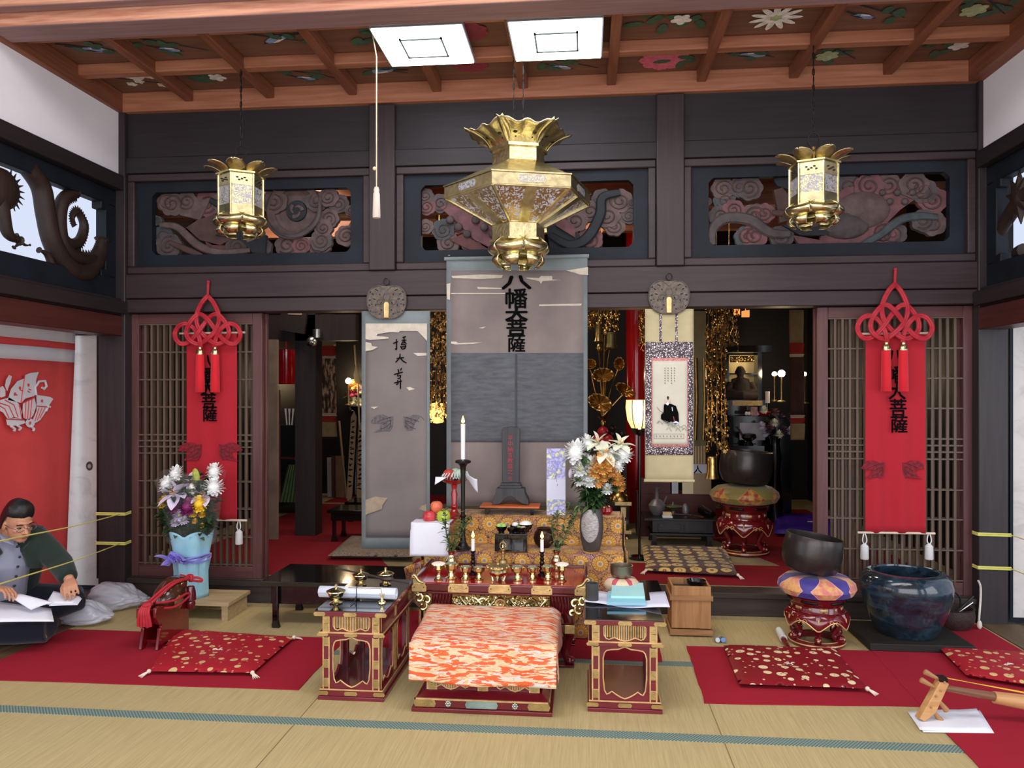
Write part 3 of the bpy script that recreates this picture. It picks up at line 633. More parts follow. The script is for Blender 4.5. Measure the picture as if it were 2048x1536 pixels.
# ================= altar steps under brocade ============================================
def altar_brocade():
    t = NT('altar_brocade'); x, y, z = t.sep(t.co(kind='Object')); s = t.math('ADD', y, z); v = t.comb(x, s)
    
    def md(ox, oy):
        fx = t.math('MULTIPLY', t.math('SUBTRACT', t.math('FRACT', t.math('ADD', t.math('DIVIDE', x, .122), ox+40)), .5), .122); fy = t.math('MULTIPLY', t.math('SUBTRACT', t.math('FRACT', t.math('ADD', t.math('DIVIDE', s, .226), oy+40)), .5), .226)
        an = t.math('ARCTAN2', fy, fx); return t.math('MULTIPLY', t.math('SQRT', t.math('ADD', t.math('MULTIPLY', fx, fx), t.math('MULTIPLY', fy, fy))), t.math('MULTIPLY_ADD', t.math('ABSOLUTE', t.math('SINE', t.math('MULTIPLY', an, 8.0))), -.09, 1.06)), an
    dA, aA = md(0, 0); dB, aB = md(.5, .5); isA = t.math('LESS_THAN', dA, dB); d = t.math('MULTIPLY', t.math('MINIMUM', dA, dB), 7.6); an = t.math('MULTIPLY_ADD', t.math('SUBTRACT', aA, aB), isA, aB)
    sw = t.noise(v, 24, 2, .5, 2.6); bgn = t.noise(v, 2.6, 2)
    bg = t.ramp(bgn, [(.3, '#b4933c'), (.46, '#c48a48'), (.58, '#c08868'), (.70, '#94769c')])
    dark = t.math('LESS_THAN', t.math('ABSOLUTE', t.math('SUBTRACT', sw, .5)), .035); bg = t.mix(dark, bg, '#3a1a36')
    pet = t.math('SINE', t.math('MULTIPLY', an, 16.0)); med = t.mix(t.math('GREATER_THAN', pet, .35), '#d2a548', '#b87a34')
    c = t.mix(t.math('LESS_THAN', d, .40), bg, '#6a3a24'); c = t.mix(t.math('LESS_THAN', d, .375), c, med); c = t.mix(t.math('LESS_THAN', d, .2), c, '#b8682a'); c = t.mix(t.math('LESS_THAN', d, .17), c, '#dcb14c'); c = t.mix(t.math('LESS_THAN', d, .075), c, '#7f7fae')
    t.base(c); t.p(rough=.42, sheen=.2, metal=.15); t.bump(sw, .2, .003); return t.m
ABRO = altar_brocade()
AX0, AX1 = -1.045, .245
A1F, A1Z, A2F, A2Z, ABK = 4.86, .542, 5.12, .724, 5.385
prof = [(A1F-.02, .012), (A1F-.015, .3), (A1F, A1Z-.012), (A1F+.02, A1Z), (A2F-.02, A1Z), (A2F-.004, A1Z+.012), (A2F, A2Z-.014), (A2F+.018, A2Z), (ABK, A2Z), (ABK+.004, .3)]
th = thing('draped_altar', 'two-stepped altar under gold, pink and purple medallion brocade, behind the offering table', 'altar', ((AX0+AX1)/2, 5.1, .006))
b = B(); b.box((AX0+.04, A1F+.03, .008), (AX1-.04, ABK-.01, A1Z-.012)); b.box((AX0+.05, A2F+.03, A1Z-.012), (AX1-.05, ABK-.01, A2Z-.012)); b.done('step_frame', DARK, th)
b = B()
def dr_(s, t_):
    i = t_*(len(prof)-1); k = min(int(i), len(prof)-2); f = i-k; y = prof[k][0]*(1-f)+prof[k+1][0]*f; z = prof[k][1]*(1-f)+prof[k+1][1]*f
    x = AX0+.01+(AX1-AX0-.02)*s; y2 = y+.006*math.sin(s*37)*(1 if z < .5 else .25); return V((x, y2, z))
b.grid(dr_, 60, (len(prof)-1)*4)
for x in (AX0, AX1): # hanging ends
    s_ = -1 if x < -.4 else 1
    b.grid(lambda s, t_: V((x+s_*(.004+.02*(1-t_))*math.sin(s*9)+s_*.01, A1F+s*(A2F-A1F)*1.0, .02+(A1Z-.02)*t_)), 14, 8)
    b.grid(lambda s, t_: V((x+s_*.008, A2F+s*(ABK-A2F), .3+(A2Z-.3)*t_)), 8, 8)
b.done('brocade_cover', ABRO, th, ang=50, solid=.004)
b = B(); b.grid(lambda s, t_: V((AX0-.12+.13*s, 4.86+.17*(1-t_)*(1-s)+.02*math.sin(s*6), .16+.32*t_-.06*(1-s)*t_)), 8, 8); b.done('brocade_corner', ABRO, th, solid=.004)
# ================= offering table (front) ================================================
TX0, TX1, TY0, TY1, TZ = P(826, 0, 4.30).x, P(1177, 0, 4.30).x, 4.30, 4.80, .468
th = thing('offering_table', 'low red lacquer offering table with gilt corner mounts and gilt dragon apron', 'table', ((TX0+TX1)/2, 4.55, .005))
b = B(); b.box((TX0+.02, TY0+.02, TZ-.05), (TX1-.02, TY1-.02, TZ)); b.done('table_top', lacquer('red_table_lacquer', '#a01319', .12), th, bev=.004)
b = B(); b.box((TX0, TY0, TZ-.045), (TX1, TY0+.03, TZ-.004)); b.box((TX0+.03, TY0+.004, TZ-.062), (TX1-.03, TY0+.03, TZ-.045))
for x in (TX0, TX1-.024): b.box((x, TY0+.03, TZ-.04), (x+.024, TY1, TZ+.03))
b.box((TX0, TY1-.02, TZ-.04), (TX1, TY1, TZ+.01)); b.done('table_edge', lacquer('dark_red_lacquer', '#58121a'), th, bev=.006)
W = TX1-TX0
for cx, w in ((TX0+.035, .085), (TX0+W*.262, .12), (TX0+W*.5, .13), (TX0+W*.738, .12), (TX1-.035, .085)):
    b = B(); b.prism([(-w/2, -.024), (-w/2+.008, -.028), (w/2-.008, -.028), (w/2, -.024), (w/2, .004), (w/2-.012, .018), (-w/2+.012, .018), (-w/2, .004)], (cx, TY0-.003, TZ-.022), (1, 0, 0), (0, 0, 1), (0, .004, 0)); b.box((cx-w/2+.006, TY0-.002, TZ-.006), (cx+w/2-.006, TY0+.02, TZ-.001))
    for s in (-1, 1): b.ball((cx+s*(w/2-.015), TY0-.004, TZ-.024), .004, 1, 6, 4)
    b.done('edge_mount', [BRASSD, IRON], th, bev=.002)
for sg, x in ((-1, TX0), (1, TX1)):  # upturned corner scrolls
    b = B(); pts = [V((x-sg*.002, TY0+.004, TZ))+V((-sg*a, 0, c)) for a, c in ((.06, .0), (.04, .005), (.025, .016), (.014, .032), (.004, .042), (-.004, .036), (-.002, .028), (.004, .03))]
    b.tube(spline(pts, 4), [.009]*29, 8, up=(0, 1, 0)); b.prism([(0, 0), (-sg*.055, 0), (-sg*.022, .02), (-sg*.01, .034), (0, .038)], (x, TY0, TZ-.002), (1, 0, 0), (0, 0, 1), (0, .012, 0)); b.done('corner_scroll', BRASSD, th)
def dragonpanel(b, x0, x1, z0, z1, y, n, seed):
    q = random.Random(seed); pts = []
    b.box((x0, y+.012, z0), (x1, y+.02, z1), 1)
    for k in range(n):
        c = V((q.uniform(x0+.012, x1-.012), y+.012, q.uniform(z0+.008, z1-.008))); r = q.uniform(.008, .016); a = q.random()*6
        b.tube([c+V((r*(1-i*.07)*math.cos(a+i*.55), -.004-.003*math.sin(i), r*(1-i*.07)*math.sin(a+i*.55))) for i in range(10)], [.0042]*10, 5)
    for hgt, ph in ((.0, 0), (.0, 2.2)):
        p = [V((x0+(x1-x0)*i/40, y+.006+.004*math.sin(i), (z0+z1)/2+(z1-z0)*.3*math.sin(ph+i*.62))) for i in range(41)]; b.tube(p, [.006]*41, 6)
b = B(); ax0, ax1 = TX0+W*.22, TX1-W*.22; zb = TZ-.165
dragonpanel(b, ax0, ax1, zb, TZ-.068, TY0+.035, 210, 5); c = V(((TX0+TX1)/2, TY0+.03, TZ-.115)); b.lathe([(.001, .0), (.016, .002), (.022, .01), (.032, .012), (.036, 0)], c, 20, 0, M.Rotation(R(90), 3, 'X')); b.done('dragon_apron', [GOLDP, gold('shaded_gilt', '#8a6a34', .5, .6, 120)], th)  # backing is a darker gold: shade behind the relief put into the colour
for sg in (-1, 1):
    b = B(); xa, xb = (TX0+W*.105, TX0+W*.215) if sg < 0 else (TX1-W*.215, TX1-W*.105)
    for i in range(6): b.tube([V((xa+(xb-xa)*(i+.5)/6+sg*.006*math.sin(PI*t_/4), TY0+.05, zb+(TZ-.06-zb)*t_/4)) for t_ in range(5)], [.0105]*5, 8)
    b.done('fluted_neck', lacquer('dark_red_lacquer', '#58121a'), th)
    b = B(); x = TX0 if sg < 0 else TX1      # gilt cloud brackets
    for cx, cz, r, tn in ((.03, -.09, .030, 1.4), (.05, -.135, .036, 1.5), (.075, -.1, .026, 1.3), (.02, -.065, .02, 1.2), (.09, -.155, .02, 1.2)):
        b.tube([V((x-sg*cx+sg*r*(1-i*.055)*math.cos(.5+i*.5), TY0+.028-.001*i, TZ+cz+r*(1-i*.055)*math.sin(.5+i*.5))) for i in range(int(11*tn))], [.0085]*int(11*tn), 7)
    b.done('cloud_bracket', GOLDP, th)
    for yy in (TY0+.07, TY1-.06):
        b = B(); xx = x-sg*.13; pts = [V((xx, yy, zb+.01)), V((xx+sg*.02, yy, zb-.04)), V((xx+sg*.025, yy, .2)), V((xx+sg*.005, yy, .11)), V((xx+sg*.0, yy, .06)), V((xx+sg*.03, yy, .028))]
        b.tube(spline(pts, 5), [.034-.0006*i for i in range(26)], 8); b.ball((xx+sg*.025, yy, .033), (.03, .03, .024)); b.done('leg', lacquer('dark_red_lacquer', '#58121a'), th)
b = B(); b.box((TX0+.08, TY0+.03, .006), (TX1-.08, TY0+.11, .016)); b.box((TX0+.08, TY1-.1, .006), (TX1-.08, TY1-.02, .016)); b.box((TX0+.08, TY0+.03, .2), (TX1-.08, TY0+.07, .24)); b.box((TX1-.135, TY0+.02, .195), (TX1-.075, TY0+.08, .245), 1); b.done('stretcher', [lacquer('dark_red_lacquer', '#58121a'), BRASSD], th, bev=.003)
b = B(); b.box((TX0+W*.14, TY0+.06, zb-.02), (TX1-W*.14, TY1-.05, zb)); b.done('under_shelf', lacquer('dark_red_lacquer', '#58121a'), th)
# ---- brass offerings on it ----
def on(u, v, z=TZ): return G(u, v, z)
def brass(prof, n=20, m=BRASS): b = B(); b.lathe(prof, (0, 0, 0), n); return b
def lathe_thing(name, lab, cat, loc, parts, group=None, sc=1.0):
    th = thing(name, lab, cat, (0, 0, 0), group)
    for nm, prof, m in parts: b = B(); b.lathe(prof, (0, 0, 0), 22); b.done(nm, m, th)
    setloc(th, loc, 0, sc if sc != 1 else None); return th
CUP = [(0, 0), (.022, 0), (.023, .006), (.014, .010), (.012, .02), (.016, .026), (.028, .032), (.032, .045), (.030, .046), (.024, .036), (0, .033)]
CUPF = [(0, .036), (.024, .038), (.029, .043), (.016, .046), (0, .047)]
SAUC = [(.034, .0), (.04, .004)]
GREENF = mat('green_leaf_offering', '#849076', .6, 0, .3, 80)
cup0 = lathe_thing('offering_cup', 'brass footed cup with greenish filling, third from the left in the front row', 'cup', on(931, 1160), [('cup', CUP, BRASS), ('filling', CUPF, GREENF)], 'small brass cups in the front row'); cup0.scale = (1.15, 1.15, 1.7)
for u, v, lab, s in ((902, 1159, 'brass footed cup just right of the left pale pedestal dish', 1.25), (958, 1160, 'brass footed cup just left of the three-footed censer', 1.0), (1035, 1162, 'brass footed cup just right of the three-footed censer', 1.1), (1065, 1160, 'brass footed cup before the right dark candlestick, second right of the censer', 1.0), (1096, 1161, 'brass footed cup between right candlestick and right pale pedestal dish', 1.1)):
    dup(cup0, on(u, v), 0, lab, None, (s*1.15, s*1.15, s*1.65))
PED = [(0, 0), (.026, 0), (.027, .006), (.016, .014), (.011, .03), (.012, .05), (.02, .062), (.014, .07), (.03, .082), (.043, .09), (.042, .094), (0, .088)]
PEDT = [(.0, .089), (.04, .093), (.038, .098), (.02, .104), (0, .105)]
RICE = mat('pale_rice_cake', '#efe3d2', .8, 0, .06, 60)
ped = lathe_thing('pedestal_dish', 'tall brass pedestal dish with pale offering, at the left end of the red table', 'dish', on(877, 1160), [('dish', PED, BRASS), ('offering', PEDT, RICE)], 'pedestal dishes at the table ends')
dup(ped, on(1124, 1161), 0, 'tall brass pedestal dish with pale offering, at the right end of the red table')
CANZ = [(0, 0), (.024, 0), (.025, .008), (.013, .014), (.019, .024), (.011, .032), (.017, .042), (.010, .05), (.017, .06), (.01, .068), (.014, .078), (.009, .086), (.013, .094), (.009, .1), (.016, .108), (.016, .111), (0, .111)]
CAN = [(r, z*1.3) for r, z in CANZ]
WAX = mat('white_candle_wax', '#f3efec', .4, 0, .02, sss=.1)
FLAME = emis('candle_flame', '#ffb455', 9)
def candle(th, z, r, h, fh):
    b = B(); b.lathe([(0, z), (r, z), (r, z+h), (r*.5, z+h-.001), (0, z+h-.002)], (0, 0, 0), 16); cw = b.done('candle', WAX, th)
    b = B(); b.tube([(0, 0, z+h-.002), (.001, 0, z+h+.008)], .0012, 5); b.done('wick', IRON, cw)
    b = B(); b.lathe([(0, z+h+.004), (fh*.17, z+h+.004+fh*.18), (fh*.2, z+h+.004+fh*.34), (fh*.13, z+h+fh*.65), (fh*.05, z+h+fh*.88), (0, z+h+fh)], (0, 0, 0), 12); b.done('flame', FLAME, cw)
BRONZE = mat('dark_bronze', '#2b211f', .3, .7, .15, 10)
cs = lathe_thing('candlestick', 'small dark turned candlestick with burning candle, left one on the red table', 'candlestick', on(946, 1150), [('stem', CAN, BRONZE)], 'candlesticks on the red table'); candle(cs, .1443, .0105, .07, .05)
dup(cs, on(1084, 1152), 0, 'small dark turned candlestick with burning candle, right one on the red table')
# censer
cen = thing('incense_burner', 'three-footed brass incense burner with pierced lid, centre of the red table', 'incense burner', (0, 0, 0))
b = B(); b.lathe([(0, .03), (.025, .03), (.045, .04), (.055, .058), (.05, .07), (.058, .076), (.055, .08), (.02, .07), (0, .068)], n=24); b.done('bowl', BRASS, cen)
for i in range(3):
    a = R(-90+120*i); b = B(); b.tube([(.03*math.cos(a), .03*math.sin(a), .036), (.042*math.cos(a), .042*math.sin(a), .022), (.036*math.cos(a), .036*math.sin(a), 0)], [.009, .007, .006], 7); b.done('foot', BRASS, cen)
b = B(); b.lathe([(.066, .078), (.068, .082), (.06, .09), (.04, .097), (.012, .1), (.008, .108), (0, .11)], n=24)
for i in range(12): a = i*PI/6; b.ball((.062*math.cos(a), .062*math.sin(a), .086), .008, 0, 6, 4)
b.done('lid', BRASSD, cen); setloc(cen, on(996, 1163))
# bell with vajra handle
bel = thing('ritual_bell', 'brass hand bell with looped handle, behind the incense burner', 'bell', (0, 0, 0))
b = B(); b.lathe([(.034, 0), (.036, .004), (.03, .012), (.027, .04), (.024, .056), (.012, .062), (0, .063)], n=24); b.done('bell', BRASSD, bel)
b = B(); b.lathe([(0, .06), (.012, .062), (.008, .072), (.013, .08), (.008, .09), (.011, .098), (.007, .108), (.012, .116), (.005, .122), (0, .123)], n=14)
for i in range(4): a = i*PI/2; b.tube([V((.006*math.cos(a), .006*math.sin(a), .12)), V((.019*math.cos(a), .019*math.sin(a), .135)), V((.017*math.cos(a), .017*math.sin(a), .155)), V((0, 0, .172))], .0038, 6)
b.tube([(0, 0, .118), (0, 0, .178)], .004, 6); b.done('vajra_handle', BRASS, bel); setloc(bel, on(1006, 1138))
# flower vases with sprigs
LEAF = mat('olive_leaf', '#5f7344', .5, 0, .3, 30); LEAFD = mat('dark_green_leaf', '#2c4a26', .5, 0, .3, 30); STEM = mat('green_stem', '#4c6b36', .6, 0, .1)
def leaf(b, p, d, l, w, m=0, droop=.3, tw=0, rt=False):
    d = V(d).normalized(); s = d.cross(V((0, 0, 1))); s = s.normalized() if s.length > .05 else V((1, 0, 0)); n_ = s.cross(d)
    s = s*math.cos(tw)+n_*math.sin(tw)
    L, Rr = [], []; k = 5
    for i in range(k+1):
        t = i/k; q = V(p)+d*l*t+V((0, 0, -droop*l*t*t)); ww = w*.5*((.3+.7*min(1, t/.6))*(1-.9*max(0, (t-.6)/.4)**2)**.5 if rt else math.sin(PI*min(1, t*.93+.05))**.8)
        L.append(b.bm.verts.new(q+s*ww+n_*ww*.3)); Rr.append(b.bm.verts.new(q-s*ww+n_*ww*.3)); 
    C = [b.bm.verts.new(V(p)+d*l*i/k+V((0, 0, -droop*l*(i/k)**2))) for i in range(k+1)]
    for i in range(k): b.f([L[i], C[i], C[i+1], L[i+1]], m); b.f([C[i], Rr[i], Rr[i+1], C[i+1]], m)
VASE = [(0, 0), (.024, 0), (.026, .01), (.016, .02), (.016, .034), (.032, .052), (.034, .068), (.022, .084), (.016, .1), (.018, .112), (.028, .124), (.026, .126), (.014, .11), (0, .1)]
def sprig(name, lab, loc, seed, lean):
    th = lathe_thing(name, lab, 'vase', (0, 0, 0), [('vase', VASE, BRASS)], 'brass vases with leafy sprigs'); q = random.Random(seed); bl = B(); bs_ = B()
    for k in range(6):
        a = q.uniform(0, 6.3); h = q.uniform(.15, .30); tip = V((lean*h*.9+.075*math.cos(a), .05*math.sin(a), .11+h)); base = V((0, 0, .1)); mid = base.lerp(tip, .5)+V((.012*math.cos(a), .012*math.sin(a), .02))
        pts = spline([base, mid, tip], 5); bs_.tube(pts, .0022, 5)
        for i in range(2, len(pts)):
            for j in range(3): aa = q.uniform(0, 6.3); leaf(bl, pts[i], (math.cos(aa), math.sin(aa), q.uniform(.2, 1.1)), q.uniform(.035, .065), .014, 0 if q.random() < .7 else 1, q.uniform(.1, .8))
    bs_.done('stems', STEM, th); bl.done('leaves', [LEAF, LEAFD], th, fixn=False); setloc(th, loc); return th
sprig('flower_vase', 'small brass vase with a leafy sprig at the left rear of the red table', on(903, 1143), 3, .15)
sprig('flower_vase', 'small brass vase with a leafy sprig at the right rear of the red table', on(1113, 1143), 8, .25)
# ================= things on the brocade steps ============================================
z1, z2 = A1Z+.003, A2Z+.003
# fruit stand with paper
p0 = G(863, 1108, z1); sx0, sx1 = P(824, 0, p0.y).x, P(903, 0, p0.y).x; ys = p0.y; ztop = EYE-(1046-HZ)*(ys+.06)/FP
th = thing('fruit_stand', 'red offering box fronted by a hanging sheet of white paper, three apples on it', 'stand', ((sx0+sx1)/2, ys+.1, z1))
b = B(); b.box((sx0+.02, ys+.012, z1), (sx1-.015, ys+.2, ztop-.012)); b.done('box', RLAC, th, bev=.003)
b = B(); b.box((sx0, ys+.005, ztop-.012), (sx1+.005, ys+.21, ztop-.002)); b.done('tray', RLAC, th, bev=.003)
b = B()
b.grid(lambda s, t_: V((sx0-.004+(sx1-sx0-.006)*s-(.008 if t_ < .6 else -.004*0)*(1-t_), (ys-.012-.01*math.sin(PI*min(1, t_*1.3))*0.4 if t_ < .75 else ys-.012+(t_-.75)*.6), (z1-.012+(ztop-z1+.012)*t_/.75 if t_ < .75 else ztop+.0005))), 8, 16)
b.done('paper', WHITE, th, solid=.0012)
def apple(name, lab, u, v, y, rpx, col, col2, group='apples on the fruit stand'):
    c = P(u, v, y); zc = -c.x*SN+c.y*CS; r = rpx*zc/FP
    t = MATS.get('apple'+col)
    if t is None:
        q = NT('apple_skin'); q.base(q.mix(q.ramp(q.noise(q.co((14, 14, 5)), 2.0, 3), [(.35, 0.0), (.65, 1.0)]), col, col2)); q.p(rough=.3, spec=.5); t = MATS['apple'+col] = q.m
    th = thing(name, lab, 'apple', c-V((0, 0, r*.95)), group); b = B()
    b.lathe([(0, -.78*r), (.3*r, -.9*r), (.62*r, -.78*r), (.92*r, -.35*r), (1.0*r, .1*r), (.9*r, .55*r), (.6*r, .85*r), (.3*r, .9*r), (.1*r, .76*r), (0, .7*r)], c, 20); b.done('fruit', t, th)
    b = B(); b.tube([c+V((0, 0, r*.7)), c+V((r*.1, 0, r*1.1))], r*.05, 5); b.done('stem', mat('apple_stem', '#4b3520', .8), th); return c, r
apple('apple', 'red apple at the lower left of the fruit pile', 859, 1034, ys+.07, 13.5, '#b3202c', '#c8454a')
apple('apple', 'green apple at the lower right of the fruit pile', 887, 1033, ys+.07, 14, '#9db52e', '#b6c84e')
apple('apple', 'orange-pink apple on top of the fruit pile', 873, 1014, ys+.09, 12.5, '#d98253', '#d9604a')
# tall candle holder
p = G(926, 1098, z1); zc = -p.x*SN+p.y*CS; zz = lambda v: EYE-(v-HZ)*zc/FP
th = thing('tall_candlestick', 'tall black iron candlestick with long burning candle, left of the tablet', 'candlestick', p)
b = B(); h = zz(920)-z1
b.lathe([(0, 0), (.052, 0), (.052, .01), (.036, .02), (.02, .05), (.015, .09), (.013, h*.35), (.019, h*.36), (.021, h*.375), (.013, h*.39), (.014, h*.7), (.017, h*.88), (.02, h*.93), (.03, h*.955), (.05, h*.97), (.052, h*.99), (.04, h), (0, h*.985)], p, 22); b.done('holder', IRON, th)
b = B(); hz0, hz1 = zz(920), zz(848); b.tube([p+V((0, 0, h-.01)), p+V((0, 0, h+.02))], .004, 6); b.lathe([(0, hz0-z1+.005), (.014, hz0-z1+.005), (.015, hz1-z1), (.006, hz1-z1-.002), (0, hz1-z1-.002)], p, 16); cw = b.done('candle', WAX, th)
b = B(); fz = hz1-z1; b.lathe([(0, fz+.004), (.01, fz+.012), (.011, fz+.02), (.006, fz+.038), (0, fz+.055)], p, 12); b.done('flame', FLAME, cw)
# red pedestal with wrapped fruit
p = G(906, 1036, z2); p.y += .05; zc = -p.x*SN+p.y*CS; k = zc/FP
th = thing('pedestal_tray', 'tall red lacquer pedestal dish with wrapped fruit behind the tall candle', 'dish', p)
b = B(); hh = EYE-(958-HZ)*k-z2; b.lathe([(0, 0), (.055, 0), (.055, .01), (.03, .025), (.018, .05), (.025, .07), (.014, .09), (.022, hh*.6), (.014, hh*.72), (.02, hh*.85), (.075, hh*.93), (.09, hh), (.085, hh), (0, hh*.95)], p, 24); b.done('dish', RLACB, th)
o0 = p+V((0, 0, hh))
b = B()
for dx, dy in ((-.035, 0), (.04, .01), (.0, .05)): b.ball(o0+V((dx, dy, .03)), (.042, .04, .036), 0 if dx < 0 else 1, 14, 8)
b.done('fruit', [mat('red_fruit', '#b8443a', .35), mat('pale_green_fruit', '#bcd6c0', .5)], th)
b = B()
for i in range(16):
    a = i*PI/8; b.tube([o0+V((.05*math.cos(a)-.02, .05*math.sin(a)*.8, .004)), o0+V((.062*math.cos(a+.15)-.02, .055*math.sin(a+.15), .02)), o0+V((.05*math.cos(a+.35)-.02, .045*math.sin(a+.35), .042))], .003, 5)
    b.tube([o0+V((.05*math.cos(a)+.04, .05*math.sin(a)*.8, .004)), o0+V((.058*math.cos(a-.15)+.04, .055*math.sin(a-.15), .02)), o0+V((.045*math.cos(a-.35)+.04, .045*math.sin(a-.35), .05))], .003, 5)
b.done('foam_net', mat('foam_net', '#d5ebe0', .7, 0, .02), th)
b = B(); b.grid(lambda s, t_: o0+V((.05+.11*s, -.05+.03*t_, .035-.02*s-.095*s*t_+.01*math.sin(s*5))), 6, 6); b.grid(lambda s, t_: o0+V((-.12+.08*s, -.055+.02*t_, .005-.05*(1-s)*(1-t_)+.012)), 5, 5); b.done('tissue', WHITE, th, solid=.001)
# memorial tablet on a small table
p = V((P(1020, 0, 5.2).x, 5.2, z2)); zc = -p.x*SN+p.y*CS; k = zc/FP; Zv = lambda v: EYE-(v-HZ)*k; Xv = lambda u: P(u, 0, p.y).x
th = thing('tablet_table', 'small low black table with an orange top under the grey memorial tablet', 'table', (Xv(1020), p.y, z2))
b = B(); b.box((Xv(962), p.y-.07, Zv(1010)-.012), (Xv(1080), p.y+.11, Zv(1010)), 0); b.done('top', mat('orange_lacquer', '#c8652c', .4, 0, .1), th, bev=.003)
b = B(); b.box((Xv(960), p.y-.075, Zv(1010)-.02), (Xv(1082), p.y+.115, Zv(1010)-.012))
for x in (Xv(972), Xv(1062)): b.box((x, p.y-.06, z2), (x+.022, p.y+.1, Zv(1010)-.02))
b.done('frame', BLAC, th, bev=.002)
zb_ = Zv(1010); th = thing('memorial_tablet', 'grey wooden memorial tablet with red characters, standing on the small orange table', 'tablet', (Xv(1020), p.y+.02, zb_))
TG = wood('tablet_timber', '#2f3032', '#4b4d50', 'Z', rough=.55); yb = p.y+.0
b = B(); c = Xv(1020.5); w = lambda a: a*k
pts = [(w(-37), 0), (w(-22), w(1)), (w(-13), w(10)), (w(-7), w(15)), (0, w(17)), (w(7), w(15)), (w(12), w(10)), (w(24), w(3)), (w(37), 0), (w(36), w(10)), (w(30), w(22)), (w(28), w(33)), (w(-28), w(33)), (w(-30), w(22)), (w(-35), w(10))]
b.prism(pts, (c, yb, zb_), (1, 0, 0), (0, 0, 1), (0, .1, 0)); b.box((c-w(22), yb+.01, zb_+w(33)), (c+w(22), yb+.09, zb_+w(38))); b.box((c-w(20), yb+.015, zb_+w(38)), (c+w(20), yb+.085, zb_+w(43))); b.done('base', TG, th, bev=.003)
b = B(); hs = Zv(853)-zb_; pts = [(w(-17.5), w(43)), (w(17.5), w(43)), (w(18.5), hs*.96), (w(14), hs*.985), (0, hs), (w(-14), hs*.985), (w(-18.5), hs*.96)]; b.prism(pts, (c, yb+.035, zb_), (1, 0, 0), (0, 0, 1), (0, .028, 0)); b.done('slab', TG, th, bev=.004)
text(None, 'lettering', '平中納言教盛之', (c-w(1), yb+.033, Zv(877)), (1, 0, 0), (0, 0, 1), w(11.2), mat('red_lettering', '#a03a42', .7, 0, .1), th, 1.0, .012, .0008, 1.0)
text(None, 'lettering', '位', (c-w(1), yb+.033, Zv(958)), (1, 0, 0), (0, 0, 1), w(9), mat('red_lettering', '#a03a42', .7, 0, .1), th, 1.0, .012, .0008, 1.0)
# flowered envelope card leaning
p = G(1112, 1030, z2); k = (-p.x*SN+p.y*CS)/FP
def cardm():
    t = NT('floral_card'); v = t.co(); d = t.voro(v, 55, 1); n_ = t.noise(v, 30, 2)
    fl_ = t.ramp(n_, [(.38, '#cfd2f2'), (.5, '#8f90e0'), (.6, '#dfe6a0'), (.7, '#e8ecf4')]); z = t.sep(v)[2]
    band = t.math('MULTIPLY', t.math('GREATER_THAN', z, .105), t.math('LESS_THAN', z, .24)); t.base(t.mix(band, fl_, '#dcdff2')); t.p(rough=.6); return t.m
th = tag(B().box((P(1093, 0, p.y).x, p.y, z2), (P(1131, 0, p.y).x, p.y+.022, z2+(1030-897)*k)).done('offering_envelope', cardm(), bev=.001), 'upright flower-printed purple and white packet, right of the memorial tablet', 'packet')
text(None, 'lettering', '進上', (P(1113, 0, p.y).x, p.y-.0005, EYE-(942-HZ)*k), (1, 0, 0), (0, 0, 1), .014, INK, th, 1.8, 0, .0006) if False else None
b = B(); c = P(1113, 958, p.y-.001)
for u0, v0, u1, v1 in ((1113, 938, 1113, 941), (1114, 946, 1113, 949), (1104, 956, 1110, 948), (1111, 950, 1113, 964), (1115, 968, 1114, 972)): b.tube([P(u0, v0, p.y-.0005), P(u1, v1, p.y-.0005)], .0012, 5)
b.done('lettering', INK, th)
# black meal tray with bowls
p = G(1021, 1104, z1); k = (-p.x*SN+p.y*CS)/FP; X = lambda u: P(u, 0, p.y).x; ht = (1104-1068)*k
th = thing('meal_tray', 'small glossy black footed tray holding five offering bowls, centre of the altar step', 'tray', (X(1021), p.y+.07, z1))
b = B(); b.box((X(990), p.y, z1+ht-.012), (X(1053), p.y+.16, z1+ht)); b.done('tray', BLAC, th, bev=.003)
for x in (X(989), X(1046)):
    b = B(); b.box((x, p.y+.01, z1), (x+.026, p.y+.15, z1+ht-.012)); b.done('leg', BLAC, th, bev=.003)
b = B(); b.box((X(1000), p.y+.02, z1), (X(1046), p.y+.14, z1+.01)); b.box((X(993), p.y+.13, z1), (X(1050), p.y+.142, z1+ht-.012)); b.box((X(993), p.y+.008, z1+ht-.035), (X(1050), p.y+.016, z1+ht-.012)); b.done('stretcher', BLAC, th)
BOWL = [(0, 0), (.016, 0), (.017, .008), (.026, .014), (.034, .034), (.032, .035), (.024, .018), (0, .014)]
zt = z1+ht+.001
def bowl(u, dy, s, lab, fm, prof):
    th = thing('offering_bowl', lab, 'bowl', (0, 0, 0), 'offering bowls on the black tray'); b = B(); b.lathe(BOWL, n=20); b.done('bowl', BLAC, th); b = B()
    for c, r, m in prof: b.ball(c, r, m, 10, 7)
    b.done('food', fm, th); setloc(th, (X(u), p.y+dy, zt), 0, s*1.2)
RICEW = mat('white_rice', '#f2f1ee', .8, 0, .03, 200, .5, 400)
bowl(1001, .05, .95, 'black bowl of pale green fruits at the left of the tray', mat('lime_fruit', '#9ec96a', .4), [((-.013, -.004, .034), .016, 0), ((.013, -.006, .034), .016, 0), ((0, .014, .036), .016, 0)])
bowl(1049, .08, 1.2, 'black bowl heaped with white rice at the right of the tray', RICEW, [((0, 0, .03), (.03, .03, .02), 0)])
bowl(1028, .1, .9, 'black bowl with a white block at the back middle of the tray', RICEW, [((0, 0, .036), (.022, .02, .018), 0)])
